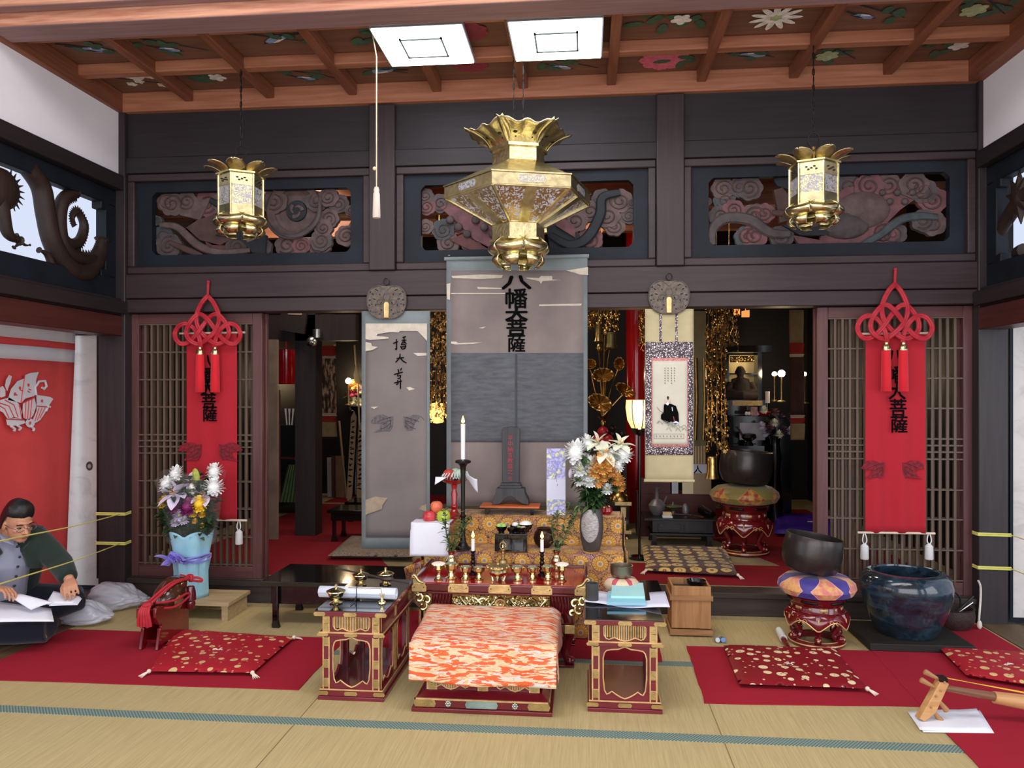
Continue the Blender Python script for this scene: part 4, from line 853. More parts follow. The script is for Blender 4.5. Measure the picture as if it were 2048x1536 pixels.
bowl(1042, .03, 1.0, 'black bowl of mixed greens at the front right of the tray', [mat('greens', '#7fa05a', .6), mat('pale_bits', '#dccba6', .6)], [((-.012, 0, .03), (.014, .012, .01), 0), ((.008, -.006, .03), (.012, .01, .008), 1), ((.014, .01, .03), (.01, .01, .008), 1)])
bowl(1022, .035, .75, 'small empty-looking black bowl in front centre of the tray', BLAC, [((0, 0, .018), (.02, .02, .004), 0)])
# chopstick-like dark incense stick holder, round pot, incense stick
b = B(); a0 = G(1047, 1078, z1); b.tube([P(1047, 1050, a0.y+.13), P(1043, 1004, a0.y+.16)], .006, 6); tag(b.done('dark_stick', IRON), 'dark stick rising behind the rice bowl on the altar step', 'stick')
p = G(1088, 1094, z1); th = thing('round_pot', 'round dark brown pot half hidden behind the right small candle', 'pot', p)
b = B(); b.lathe([(0, 0), (.035, 0), (.06, .025), (.07, .06), (.06, .1), (.045, .115), (.05, .125), (.044, .125), (.03, .11), (0, .1)], p, 24); b.done('pot', mat('brown_bronze', '#3c241c', .35, .5, .15, 8), th)
b = B(); q_ = p+V((.09, .0, 0)); b.tube([q_, q_+V((.0, 0, .245))], .0022, 5); b.lathe([(0, 0), (.02, 0), (.02, .03), (.015, .04), (0, .04)], q_, 14); tag(b.done('incense_stick', IRON), 'thin upright incense stick in a small holder before the flowered packet', 'incense')
# ---- big vase with flowers ----
p = G(1183, 1101, z1); k = (-p.x*SN+p.y*CS)/FP; H_ = (1101-1016)*k
def vasem():
    t = NT('mottled_vase_glaze'); v = t.co(); f = t.noise(v, 5, 4, .6, .8); x, y, z = t.sep(v)
    d = t.math('ADD', t.math('POWER', t.math('ADD', x, .01), 2.0), t.math('POWER', t.math('MULTIPLY', t.math('SUBTRACT', z, .165), .55), 2.0)); msk = t.math('MULTIPLY', t.math('LESS_THAN', t.math('MULTIPLY_ADD', f, .0012, d), .0036), t.math('LESS_THAN', y, 0.0))
    st = t.noise(t.co((30, 30, 90), (0, .6, 0)), 2, 3); light = t.ramp(st, [(.4, '#8f8a86'), (.6, '#b9b6b4')]); dk = t.ramp(f, [(.3, '#3c3836'), (.7, '#5a5350')])
    t.base(t.mix(msk, dk, light)); t.p(rough=.5); t.bump(st, .15, .003); return t.m
th = thing('flower_vase', 'tall grey-brown ceramic vase with white and orange flowers, right side of the altar', 'vase', p)
r_ = 24*k; b = B(); b.lathe([(0, 0), (r_*.62, 0), (r_*.7, .01), (r_*.92, H_*.3), (r_*1.0, H_*.55), (r_*.93, H_*.8), (r_*.8, H_*.97), (r_*.78, H_), (r_*.7, H_), (r_*.7, H_*.9), (0, H_*.88)], p, 28); b.done('vase', vasem(), th)
PETW = mat('white_petal', '#eef0ee', .6, 0, .04, 20); PETO = mat('orange_petal', '#e6ad60', .6, 0, .15, 30); PETY = mat('yellow_petal', '#ecc52a', .6, 0, .1, 30); PETM = mat('magenta_petal', '#7d1f5e', .6, 0, .2, 30); PETL = mat('lilac_petal', '#d9cfe6', .6, 0, .08, 30); PETC = mat('cream_petal', '#eff0dc', .6, 0, .05, 20); CENY = mat('flower_centre', '#a9b04a', .7, 0, .15, 40)
def mum(b, c, r, nd, m, rows=3, cen=None, seed=0):
    q = random.Random(seed); nd = V(nd).normalized(); u = nd.cross(V((.2, .1, 1))).normalized(); w = nd.cross(u)
    if rows >= 4: b.ball(c+nd*r*.2, (r*.5, r*.5, r*.45), m, 12, 8)
    for k_ in range(rows):
        n = 18-k_*2; el = (.08+.36*k_)
        for i in range(n):
            a = 2*PI*i/n+k_*.4+q.uniform(-.12, .12); d = (u*math.cos(a)+w*math.sin(a))*math.cos(el)+nd*math.sin(el)
            leaf(b, c, d, r*(1-.12*k_)*q.uniform(.88, 1.05), r*.40, m, -.12, 0, True)
    if cen is not None: b.ball(c+nd*r*.14, (r*.26, r*.26, r*.26), cen, 8, 6)
def lily(b, c, r, nd, m, cen, n=6):
    nd = V(nd).normalized(); u = nd.cross(V((.2, .1, 1))).normalized(); w = nd.cross(u)
    for i in range(n):
        a = 2*PI*i/n; d = (u*math.cos(a)+w*math.sin(a))*.85+nd*.5; leaf(b, c, d, r*1.1, r*.7, m, .22)
    for i in range(5): a = i*1.25; b.tube([c, c+(nd+(u*math.cos(a)+w*math.sin(a))*.3)*r*.5], r*.02, 4, cen)
def fl_thing(par, y0, items, seed):
    for j, (kind, u, v, rp, dy, m, nm) in enumerate(items):
        c = P(u, v, y0+dy); kk = (-c.x*SN+c.y*CS)/FP; r = rp*kk*1.22; b = B(); q = random.Random(seed+j); nd = V(((c.x-p.x)*1.3+q.uniform(-.15, .15), -.75, .5+q.uniform(-.2, .3)))
        if kind == 'mum': mum(b, c, r, nd, 0, 3, 1, seed+j); b.done(nm, [m, CENY], par, fixn=False)
        elif kind == 'pom': mum(b, c, r, nd, 0, 5, None, seed+j); b.done(nm, [m], par, fixn=False)
        elif kind == 'lily': lily(b, c, r, nd, 0, 1); b.done(nm, [m, PETO], par, fixn=False)
        elif kind == 'bud': b.ball(c, (r*.45, r*.45, r), 0, 8, 6, M.Rotation(q.uniform(-.6, .6), 3, 'Y')); b.done(nm, [m], par)
items = [('pom', 1152, 908, 24, -.02, PETW, 'chrysanthemum'), ('lily', 1195, 886, 24, .03, PETC, 'lily'), ('lily', 1210, 905, 25, -.05, PETC, 'lily'), ('lily', 1240, 890, 24, .01, PETC, 'lily'), ('pom', 1175, 888, 16, .05, PETW, 'chrysanthemum'), ('mum', 1162, 940, 19, -.06, PETW, 'daisy'), ('mum', 1180, 930, 18, -.05, PETW, 'daisy'), ('mum', 1178, 952, 15, -.07, PETW, 'daisy'), ('mum', 1160, 960, 14, -.05, PETW, 'daisy'), ('mum', 1180, 965, 15, -.08, PETW, 'daisy'), ('pom', 1245, 910, 20, 0, PETW, 'chrysanthemum'), ('pom', 1232, 930, 18, -.01, PETW, 'chrysanthemum'), ('mum', 1200, 922, 15, -.08, PETO, 'orange_daisy'), ('mum', 1216, 930, 15, -.09, PETO, 'orange_daisy'), ('mum', 1204, 938, 15, -.1, PETO, 'orange_daisy'), ('mum', 1190, 945, 14, -.09, PETO, 'orange_daisy'), ('mum', 1222, 945, 13, -.06, PETO, 'orange_daisy'), ('mum', 1235, 962, 14, -.03, PETO, 'orange_daisy'), ('mum', 1238, 974, 13, -.02, PETO, 'orange_daisy'), ('mum', 1196, 964, 13, -.07, PETO, 'orange_daisy'), ('mum', 1208, 955, 11, -.07, PETO, 'orange_daisy'), ('mum', 1214, 980, 12, -.05, PETW, 'daisy'), ('bud', 1240, 926, 10, .0, PETL, 'bud'), ('bud', 1141, 947, 8, 0, PETL, 'bud'), ('mum', 1224, 915, 15, -.04, PETW, 'daisy')]
fl_thing(th, p.y, items, 50)
b = B(); b2 = B(); q = random.Random(4)
for i in range(26):
    u, v = q.uniform(1140, 1240), q.uniform(900, 985); tip = P(u, v, p.y+q.uniform(-.06, .08)); base = p+V((q.uniform(-.03, .03), q.uniform(-.03, .03), H_*.9)); pts = spline([base, base.lerp(tip, .5)+V((0, 0, .03)), tip], 6); b2.tube(pts, .0028, 5)
    for i_ in range(2, len(pts)):
        for j in range(2):
            a = q.uniform(0, 6.3); leaf(b, pts[i_], (math.cos(a), math.sin(a), q.uniform(-.2, .8)), q.uniform(.05, .085), q.uniform(.022, .04), 0 if q.random() < .8 else 1, q.uniform(.1, .6))
b2.done('stems', STEM, th); b.done('foliage', [LEAFD, LEAF], th, fixn=False)
b = B(); p2 = V((P(1213, 0, 5.25).x, 5.25, z2)); b.lathe([(0, 0), (.03, 0), (.042, .02), (.036, .045), (.02, .055), (0, .058)], p2, 20); tag(b.done('red_jar', RLACB), 'glossy red jar mostly hidden behind the grey ceramic vase', 'jar')
# ================= kneeling platform with orange cloth ======================================
def ocloth():
    t = NT('orange_cloud_brocade'); x, y, z = t.sep(t.co()); s = t.math('ADD', y, z); v = t.comb(x, t.math('MULTIPLY', s, 5.0)); f = t.noise(v, 11, 3, .55, .5); v2 = t.comb(t.math('ADD', x, 3.3), t.math('MULTIPLY', s, 5.0)); g = t.noise(v2, 8.5, 3, .5, .5)
    c = t.ramp(f, [(.46, '#dc5e2c'), (.505, '#e2743e'), (.52, '#ecd0a8'), (.64, '#e0b98c')], 'LINEAR'); c = t.mix(t.math('GREATER_THAN', g, .57), c, '#d9cfc8'); c = t.mix(t.math('GREATER_THAN', g, .64), c, '#e9b27a')
    d = t.voro(t.comb(x, t.math('MULTIPLY', s, 2.0)), 8.0, .0); st = t.math('LESS_THAN', d, .13); c = t.mix(t.math('MULTIPLY', st, .9), c, '#e0561f')
    sp = t.voro(v, 26, 1); c = t.mix(t.math('MULTIPLY', t.math('LESS_THAN', sp, .13), t.math('GREATER_THAN', f, .5)), c, '#a85a40')
    t.base(c); t.p(rough=.5, sheen=.1); t.bump(f, .12, .003); return t.m
OCL = ocloth()
RX0, RX1, RY0, RY1 = -.83, -.175, 3.685, 4.30
th = thing('prayer_platform', 'low red lacquer kneeling platform with gilt mounts, under the orange brocade cloth', 'platform', ((RX0+RX1)/2, 3.99, 0))
RBR = lacquer('platform_red_lacquer', '#6b1420', .25)
b = B(); b.box((RX0-.015, RY0-.015, 0), (RX1+.015, RY1+.015, .02)); b.box((RX0, RY0, .02), (RX1, RY1, .06)); b.frus(((RX0+RX1)/2, (RY0+RY1)/2, .06), RX1-RX0, RY1-RY0, RX1-RX0-.08, RY1-RY0-.08, .03); b.done('plinth', RBR, th, bev=.003)
b = B(); b.box((RX0+.05, RY0+.05, .088), (RX1-.05, RY1-.05, .30)); b.box((RX0+.01, RY0+.01, .30), (RX1-.01, RY1-.01, .335)); b.done('body', RBR, th, bev=.003)
b = B(); b.box((RX0-.002, RY0-.003, .056), (RX1+.002, RY0+.004, .064)); b.box((RX1-.004, RY0-.003, .056), (RX1+.003, RY1, .064)); b.box((RX0-.003, RY0-.003, .056), (RX0+.004, RY1, .064)); b.done('gilt_edge', GILT, th)
b = B(); yf = RY0-.002
def plate(b, cx, cz, w, h, y, nt=.012, m=0): b.prism([(-w/2, 0), (-w/2+nt*.6, h/2), (w/2-nt*.6, h/2), (w/2, 0), (w/2-nt*.6, -h/2), (-w/2+nt*.6, -h/2)], (cx, y, cz), (1, 0, 0), (0, 0, 1), (0, -.003, 0), m)
VERD = mat('verdigris_plate', '#8da39a', .5, .4, .2)
for a_ in ((RX0+.05, .11, BRASSD), ((RX0+RX1)/2, .16, VERD), (RX1-.05, .11, BRASSD)): b = B(); plate(b, a_[0], .04, a_[1], .034, yf); b.done('base_mount', a_[2], th)
for x in (RX0+.165, RX1-.165):
    b = B()
    for i in range(8): a = i*PI/4; b.ball((x+.011*math.cos(a), yf-.002, .04+.011*math.sin(a)), .0065, 2, 6, 4)
    b.ball((x, yf-.003, .04), .008, 2, 6, 4); b.done('flower_stud', [BRASSD, VERD, STEEL], th)
yf = RY0+.048
for x in (RX0+.075, (RX0+RX1)/2, RX1-.075): b = B(); b.box((x-.026, yf-.003, .09), (x+.026, yf, .19), 0); plate(b, x, .115, .04, .05, yf-.003, .01, 1); b.ball((x, yf-.007, .125), .003, 2, 6, 4); b.done('upright_mount', [GILT, BRASSD, IRON], th)
def kozama(b, cx, cz, w, h, y, m=0, bars=True, mb=1):
    """gilt cusped cartouche with vertical bars"""
    pts = [(-.5, .35), (-.46, .47), (-.3, .5), (-.12, .47), (0, .55), (.12, .47), (.3, .5), (.46, .47), (.5, .35), (.5, -.15), (.45, -.36), (.38, -.42), (.3, -.34), (.24, -.3), (.12, -.44), (0, -.5), (-.12, -.44), (-.24, -.3), (-.3, -.34), (-.38, -.42), (-.45, -.36), (-.5, -.15)]
    pts = [(cx+a*w, cz+c*h) for a, c in pts]; b.tube([V((a, y, c)) for a, c in pts], .0035, 6, m, True)
    if bars:
        n = max(9, int(w/.0085)); b.prism(pts, (0, y+.002, 0), (1, 0, 0), (0, 0, 1), (0, .001, 0), 2)
        for i in range(n): x = cx-w*.46+w*.92*i/(n-1); q_ = abs((x-cx)/w); lo = -.3 if q_ > .3 else (-.28-.2*(1-q_/.3)); b.box((x-.0024, y-.002, cz+lo*h), (x+.0024, y+.003, cz+.45*h), mb)
b = B()
for x in ((RX0*3+RX1)/4+.005, (RX0+RX1*3)/4-.005): kozama(b, x, .148, .19, .11, yf-.003)
b.done('cartouche', [GILT, GILT, RBR], th)
# the cloth
b = B(); cz = .343; x0, x1 = P(818, 0, 3.64).x, P(1113, 0, 3.64).x; xb0, xb1 = P(858, 0, 4.3).x, P(1122, 0, 4.3).x
def oc(s, t_):
    # t: 0 front hem -> .33 front edge -> 1 back
    if t_ < .3:
        q_ = t_/.3; z = cz-(.172+.018*s)*(1-q_)-.012*(1-q_)*math.sin(s*3.0+.4); y = 3.645-.014*(1-q_)+.012*math.sin(s*11)*(1-q_); xx0, xx1 = x0, x1
    elif t_ < .36: q_ = (t_-.3)/.06; z = cz+.006*math.sin(PI*q_/2); y = 3.645+.03*q_; xx0, xx1 = x0, x1
    else: q_ = (t_-.36)/.64; z = cz+.006+.004*math.sin(q_*9+s*4); y = 3.675+.63*q_; xx0 = x0+(xb0-x0)*min(1, q_**.9); xx1 = x1+(xb1-x1)*q_
    x = xx0+(xx1-xx0)*s; ex = max(0, (s-.93)/.07) if t_ > .3 else 0; el = max(0, (.03-s)/.03) if t_ > .3 else 0
    if ex: z -= .035*ex**1.5*(1 if t_ > .36 else 0)
    return V((x, y, z-.012*el))
b.grid(oc, 44, 60)
b.grid(lambda s, t_: V((xb1-.004+(x1-xb1)*(1-s)+.012*math.sin(s*5)*(1-t_)*0+.012*(1-t_)*math.sin(s*7+1), 3.70+.60*s, cz-.03-(.16*(1-t_))*(1-.6*s*0+.0))), 20, 8)
tag(b.done('brocade_cloth', OCL, ang=60, solid=.003), 'orange and white cloud-patterned brocade cloth over the kneeling platform', 'cloth')
# ================= side stands ================================================================
def stand(name, lab, x0, x1, y0, y1):
    th = thing(name, lab, 'stand', ((x0+x1)/2, (y0+y1)/2, 0), 'lacquer side stands'); W = x1-x0; T_ = .452
    LQ = lacquer('stand_red_lacquer', '#70172a', .3)
    b = B(); b.box((x0-.012, y0-.012, 0), (x1+.012, y1+.012, .018)); b.box((x0-.004, y0-.004, .018), (x1+.004, y1+.004, .052)); b.done('plinth', LQ, th, bev=.002)
    b = B(); b.box((x0-.03, y0-.02, T_-.028), (x1+.02, y1+.02, T_-.004)); b.done('top_rim', LQ, th, bev=.002)
    b = B(); b.box((x0-.026, y0-.016, T_-.006), (x1+.016, y1+.016, T_)); b.done('top_panel', lacquer('stand_black_top', '#14151b', .1), th)
    pw = .034; zc0, zc1 = .052, T_-.028; zm = .318
    for x in (x0+.012, x1-.012-pw):
        for y in (y0+.002, (y0+y1)/2-.012, y1-.026):
            b = B(); b.box((x, y, zc0), (x+pw*.9, y+.024, zc1)); b.done('post', LQ, th)
    hole = [(-.5, .3), (-.47, .40), (-.42, .45), (-.3, .47), (-.15, .48), (0, .53), (.15, .48), (.3, .47), (.42, .45), (.47, .40), (.5, .3), (.5, -.1), (.47, -.34), (.42, -.42), (.36, -.40), (.3, -.36), (.2, -.42), (.1, -.47), (0, -.5), (-.1, -.47), (-.2, -.42), (-.3, -.36), (-.36, -.40), (-.42, -.42), (-.47, -.34), (-.5, -.1)]
    def pierced(b, o, e1, w, h, t, hw, hh):
        H_ = [(a*hw, c*hh) for a, c in hole]; n = len(H_); O = []
        for a, c in H_:
            s = min(w/2/abs(a) if a else 9, h/2/abs(c) if c else 9); O.append((a*s, c*s))
        for i in range(n):
            j = (i+1) % n; q = [O[i], O[j], H_[j], H_[i]]
            if abs(O[i][0]-O[j][0]) > 1e-6 and abs(O[i][1]-O[j][1]) > 1e-6: q = [O[i], (math.copysign(w/2, O[i][0]+O[j][0]), math.copysign(h/2, O[i][1]+O[j][1])), O[j], H_[j], H_[i]]
            b.prism(q, o, e1, (0, 0, 1), t, 0)
        t = V(t); b.tube([V(o)+V(e1)*a+V((0, 0, c))-t.normalized()*.002 for a, c in H_], .0036, 6, 1, True)
    b = B(); cx = (x0+x1)/2; cz = (zm+zc0)/2; iw = W-.024-2*pw
    pierced(b, (cx, y0+.006, cz), (1, 0, 0), iw, zm-zc0, (0, .012, 0), iw*.86, (zm-zc0)*.92); b.box((cx-iw/2, y0+.006, zm+.02), (cx+iw/2, y0+.016, zc1)); b.done('front_panel', [LQ, GILT], th, smooth=False)
    for xx, sg in ((x1-.014, 1), (x0+.014, -1)):
        b = B(); dl = (y1-y0)/2
        for yc in (y0+dl*.5, y0+dl*1.5): pierced(b, (xx, yc, cz), (0, 1, 0), dl-.03, zm-zc0, (-sg*.012, 0, 0), (dl-.03)*.8, (zm-zc0)*.92); b.box((xx-.006, yc-dl/2+.01, zm+.02), (xx+.004, yc+dl/2-.01, zc1)); 
        b.done('side_panel', [LQ, GILT], th, smooth=False)
    b = B(); b.box((x0-.008, y0-.008, zm), (x1+.008, y0+.02, zm+.022)); b.box((x0-.008, y1-.02, zm), (x1+.008, y1+.008, zm+.022)); b.box((x0-.008, y0+.02, zm), (x0+.02, y1-.02, zm+.022)); b.box((x1-.02, y0+.02, zm), (x1+.008, y1-.02, zm+.022)); b.done('mid_rail', LQ, th, bev=.002)
    b = B(); kozama(b, cx, (zm+.022+zc1)/2, W*.6, .078, y0+.004); b.done('cartouche', [GILT, GILT, IRON], th)
    for z, w2 in ((T_-.016, .02), (zm+.011, .016), (.035, .02)):
        for x, w in ((x0+.012 if z < .4 else x0, .062), (cx, .07), (x1-.012 if z < .4 else x1, .062)): b = B(); plate(b, x, z, w, w2, y0-(.020 if z > .4 else .0085), .01); b.done('rim_mount', BRASSD, th)
    for x in (x0+.012+pw*.45, x1-.012-pw*.55):
        for z in (.085, .18, .29, zm+.04, zc1-.02): b = B(); b.box((x-.0135, y0-.0015, z-.022), (x+.0135, y0+.003, z+.022)); b.done('post_mount', BRASSD, th, bev=.001)
    b = B()
    for x in (x0+.012, x0+.012+pw*.9, x1-.012-pw, x1-.012-pw*.1): b.box((x-.003, y0-.001, zc0), (x+.003, y0+.004, zc1))
    for y in (y0+.026, (y0+y1)/2-.014, (y0+y1)/2+.012, y1-.004):
        for x in (x1-.012, x0+.010): b.box((x-.001, y-.003, zc0), (x+.004, y+.003, zc1))
    b.box((x0-.009, y0-.0095, zm+.018), (x1+.009, y0, zm+.024)); b.box((x1+.005, y0, zm+.018), (x1+.0095, y1, zm+.024)); b.box((x0-.0095, y0, zm+.018), (x0-.005, y1, zm+.024)); b.box((x0-.006, y0-.0055, .048), (x1+.006, y0, .054)); b.box((x1+.002, y0, .048), (x1+.0055, y1, .054)); b.box((x0-.0055, y0, .048), (x0-.002, y1, .054)); b.done('gilt_lines', GILT, th)
    return th
stand('lacquer_stand', 'red lacquer stand with gilt edging on the left, holding the rolled white paper', -1.335, -1.02, 3.78, 4.42)
stand('lacquer_stand', 'red lacquer stand with gilt edging on the right, holding the blue booklets', .02, .355, 3.765, 4.265)
SZ = .4535
# left stand items
p = G(712, 1205, SZ); b = B(); xa, xb = P(636, 0, p.y+.03).x, P(790, 0, p.y+.03).x; cy, czz = p.y+.06, SZ+.036
rings = []
th = thing('paper_roll', 'rolled white paper tied with dark cord, lying across the left stand', 'paper roll', ((xa+xb)/2, cy, SZ))
pts = [(.010+.0012*i*.9, i*.45) for i in range(30)]
b.grid(lambda s, t_: V((xa+(xb-xa)*s, cy+(.012+.022*t_)*math.cos(t_*22), czz-.002*s+(.012+.022*t_)*math.sin(t_*22)*.95)), 3, 90); b.done('roll', mat('blue_white_paper', '#d9e2f0', .6, 0, .02), th, solid=.0008)
b = B()
for xx in ((xa+xb)/2-.0,): b.tube([V((xx+.003*math.sin(i), cy+.0365*math.cos(i*PI/8), czz+.0355*math.sin(i*PI/8))) for i in range(16)], .0022, 5, 0, True); b.tube([V((xx, cy-.035, czz-.01)), V((xx-.003, cy-.05, SZ+.004)), V((xx-.004, cy-.12, SZ+.003))], .0018, 5)
b.done('cord', mat('dark_cord', '#22303c', .7), th)
LID = [(0, 0), (.036, 0), (.038, .005), (.02, .012), (.014, .02), (.022, .028), (.04, .04), (.046, .054), (.05, .066), (.056, .068), (.055, .072), (.03, .083), (.01, .088), (.006, .094), (.009, .102), (.005, .11), (0, .112)]
def lidbowl(lab, loc, s=1): return lathe_thing('lidded_bowl', lab, 'bowl', loc, [('bowl', LID[:11], BRASS), ('lid', LID[10:], BRASS)], 'lidded brass bowls on the left stand', s)
lb = lidbowl('brass lidded bowl at the front left of the left stand, before the paper roll', G(672, 1206, SZ), .9)
dup(lb, G(722, 1170, SZ), 0, 'brass lidded bowl behind the paper roll, nearer the middle of the stand', None, .85); dup(lb, G(771, 1169, SZ), 0, 'brass lidded bowl furthest back on the left stand', None, .9)
b = B(); p = G(764, 1206, SZ); b.lathe([(0, 0), (.022, 0), (.02, .008), (.008, .014), (.006, .02), (0, .022)], p, 16)
for i in range(3): b.tube([p+V((0, 0, .015)), p+V((.012*(i-1), 0, .05))], [.004, .002], 5)
b.tube([p+V((0, 0, .05)), p+V((-.006, 0, .075)), p+V((-.18, .0, .075))], .0022, 5); tag(b.done('brass_spoon_rest', BRASS), 'small brass rest with a thin spoon at the front right of the left stand', 'spoon rest')
b = B(); a = P(672, 1145, 4.35); a.z = SZ+.075; c = P(818, 1174, 4.12); c.z = SZ+.055; b.tube([a, a.lerp(c, .5), c], [.005, .007, .004], 6); b.ball(a.lerp(c, .72), (.04, .02, .014), 0, 10, 6); tag(b.done('brush_stick', mat('dark_bamboo', '#3a2c26', .5)), 'dark stick lying slantwise at the back of the left stand', 'stick')
# right stand items
b = B(); zt = SZ+.002
pp_ = [G(1168, 1208, SZ), G(1340, 1222, SZ), G(1330, 1190, SZ), G(1180, 1186, SZ)]
b.grid(lambda s, t_: pp_[0].lerp(pp_[1], s).lerp(pp_[3].lerp(pp_[2], s), t_)+V((0, 0, .003+.012*(2*abs(s-.45))**2+.004*math.sin(s*9))), 16, 4); tag(b.done('paper_sheet', mat('lilac_paper', '#d4d6e8', .7, 0, .02), solid=.0012), 'white folded sheet spread over the right stand, under the blue booklets', 'paper')
def booklet(lab, q, h, col, z, sp=None):
    b = B(); b.slab([G(u, v, SZ)+V((0, 0, z)) for u, v in q], (0, 0, h)); th = tag(b.done('booklet', mat('cover_'+col[1:], col, .6, 0, .03), bev=.001), lab, 'booklet', 'blue booklets on the right stand'); return th
booklet('lower darker blue booklet on the right stand', ((1214, 1216), (1292, 1217), (1288, 1194), (1216, 1192)), .014, '#8cc6d8', .014)
th = booklet('upper light blue booklet lying on the darker one', ((1222, 1208), (1290, 1209), (1286, 1180), (1224, 1180)), .012, '#a8e0e2', .029)
b = B(); p = G(1184, 1204, SZ); b.lathe([(0, 0), (.032, 0), (.034, .003), (.034, .098), (.032, .1), (.028, .1), (.028, .06), (0, .06)], p, 24); tag(b.done('brush_pot', mat('charcoal_cylinder', '#3a3a3a', .6)), 'dark cylindrical pot at the left back of the right stand', 'pot')
p = G(1243, 1178, SZ); th = thing('small_singing_bowl', 'small dull bronze singing bowl on a round brocade cushion, right stand', 'bowl', (0, 0, 0))
b = B(); b.lathe([(0, .0), (.04, .0), (.056, .012), (.061, .03), (.062, .066), (.064, .07), (.060, .07), (.057, .03), (0, .008)], n=28); b.done('bowl', mat('dull_bronze', '#8a7f6c', .35, .9, .1), th); setloc(th, p+V((0, 0, .064)))
def ringm(nm, a, bq, cx):
    t = NT(nm); x, y, z = t.sep(t.co()); an = t.n('Math'); an.operation = 'ARCTAN2'; t.l(y, an.inputs[0]); t.l(x, an.inputs[1])
    zz_ = t.math('ABSOLUTE', t.math('SUBTRACT', z, cx)); tri = t.math('ABSOLUTE', t.math('SUBTRACT', t.math('FRACT', t.math('MULTIPLY', an.outputs[0], 6/(2*PI))), .5)); msk = t.math('GREATER_THAN', t.math('ADD', tri, t.math('MULTIPLY', zz_, 4.2)), .40)
    n_ = t.noise(t.co(), 22, 4); pat = t.ramp(n_, [(.42, a), (.58, a if len(bq) < 3 else bq[2])]); c = t.mix(msk, pat, bq[0]); c = t.mix(t.math('LESS_THAN', t.math('ABSOLUTE', t.math('SUBTRACT', t.math('ADD', tri, t.math('MULTIPLY', zz_, 4.2)), .40)), .012), c, bq[1]); t.base(c); t.p(rough=.5, sheen=.2); return t.m
def cushring(r, h): return [(0, 0), (r*.7, 0), (r*.92, h*.12), (r, h*.4), (r*.97, h*.65), (r*.8, h*.92), (r*.55, h), (0, h*.95)]
b = B(); b.lathe(cushring(.098, .066), p, 32); tag(b.done('round_cushion', ringm('bowl_cushion_silk', '#d9c2a0', ('#b5485a', '#e0c090', '#cdb795'), .035)), 'small round red and cream cushion under the bronze bowl', 'cushion')
b = B(); b.box(G(1290, 1205, SZ)-V((.0, 0, 0)), G(1316, 1165, SZ)+V((.0, 0, .012))); tag(b.done('dark_case', BLAC, bev=.002), 'flat dark lacquered case behind the blue booklets', 'case')
# ================= hanging lanterns =====================================================
def hexp(r, z, c, a0): return [V((c[0]+r*math.cos(a0+i*PI/3), c[1]+r*math.sin(a0+i*PI/3), z)) for i in range(6)]
def hexring(b, prof, c, a0, m=0):
    rs = [[b.bm.verts.new(p) for p in hexp(r, z, c, a0)] for r, z in prof]
    for A, Bb in zip(rs, rs[1:]):
        for i in range(6): j = (i+1) % 6; b.f([A[i], A[j], Bb[j], Bb[i]], m)
    return b
def pierced_gold(name, hole, gd='#d9ab50', sc=60, lo=.5):
    t = NT(name); v = t.co(); d = t.voro(v, sc, 1, 'Distance', 'DISTANCE_TO_EDGE'); n_ = t.noise(v, sc*.7, 2, .5, 1.5)
    msk = t.math('GREATER_THAN', n_, lo); t.base(t.mix(msk, gd, hole)); t.val(t.b.inputs['Metallic'], t.math('SUBTRACT', 1.0, msk)); t.bump(n_, .5, .004); t.p(rough=.3); return t.m
PIER = pierced_gold('pierced_gilt_panel', '#c9c8d2', '#cdb684', sc=60, lo=.54); PIER2 = pierced_gold('pierced_gilt_lattice', '#a3a3aa', '#cfc08e', sc=120, lo=.46)
ENG = gold('engraved_gilt', '#d2c494', .32, .8, 45)
def chain(b, p, ztop, r=.012, seg=.05):
    n = int((ztop-p.z)/seg); b.tube([p, V((p.x, p.y, ztop))], r*.22, 5)
    for i in range(n):
        z = p.z+seg*(i+.5); e = (1, 0, 0) if i % 2 else (0, 1, 0)
        b.tube([V((p.x+e[0]*r*.5*math.cos(a), p.y+e[1]*r*.5*math.cos(a), z+seg*.48*math.sin(a))) for a in [k*PI/4 for k in range(8)]], r*.18, 4, 0, True)
# big lantern
c = P(1037, 0, 4.9); c = V((c.x, 4.9, 0)); kz = (-c.x*SN+c.y*CS)/FP; Zl = lambda v: EYE-(v-HZ)*kz; Zf = lambda v, a: EYE-(v-HZ)*(kz*FP-a)/FP
A0 = R(-44)
th = thing('hanging_lantern', 'large gilt hexagonal hanging lantern with wide diamond-shaped body, centre of the room', 'lantern', (c.x, c.y, Zl(525)))
RM = .475
b = B(); hexring(b, [(.17, Zf(319, .147)), (.17, Zf(292, .147)), (.19, Zf(290, .16)), (.19, Zf(284, .16)), (.15, Zf(283, .13))], c, A0); b.done('upper_neck', ENG, th, smooth=False)
b = B(); hexring(b, [(.17, Zf(321, .147)), (.175, Zf(318, .15)), (RM-.02, Zf(341, .41)), (RM+.008, Zf(342, .41)), (RM+.008, Zf(345, .41))], c, A0); b.done('roof', GOLDP, th, smooth=False)
b = B(); hexring(b, [(RM, Zf(344, .41)), (RM, Zf(369, .41)), (RM-.015, Zf(370, .41))], c, A0)
hx0 = hexp(RM+.001, 0, c, A0)
for i in range(6):
    p, q = hx0[i], hx0[(i+1) % 6]; e = (q-p); L = e.length; e.normalize(); nn = V((p.x+q.x-2*c.x, p.y+q.y-2*c.y, 0)).normalized(); m_ = (p+q)/2
    b.prism([(-.09, 0), (-.075, .022), (.075, .022), (.09, 0), (.075, -.022), (-.075, -.022)], m_+V((0, 0, Zf(356.5, .41))), e, (0, 0, 1), nn*.002, 1)
b.done('rim_band', [GOLDP, PIER2], th, smooth=False)
b = B(); lowr, lowz = .17, Zf(442, .147); Z397 = Zf(370, .41)
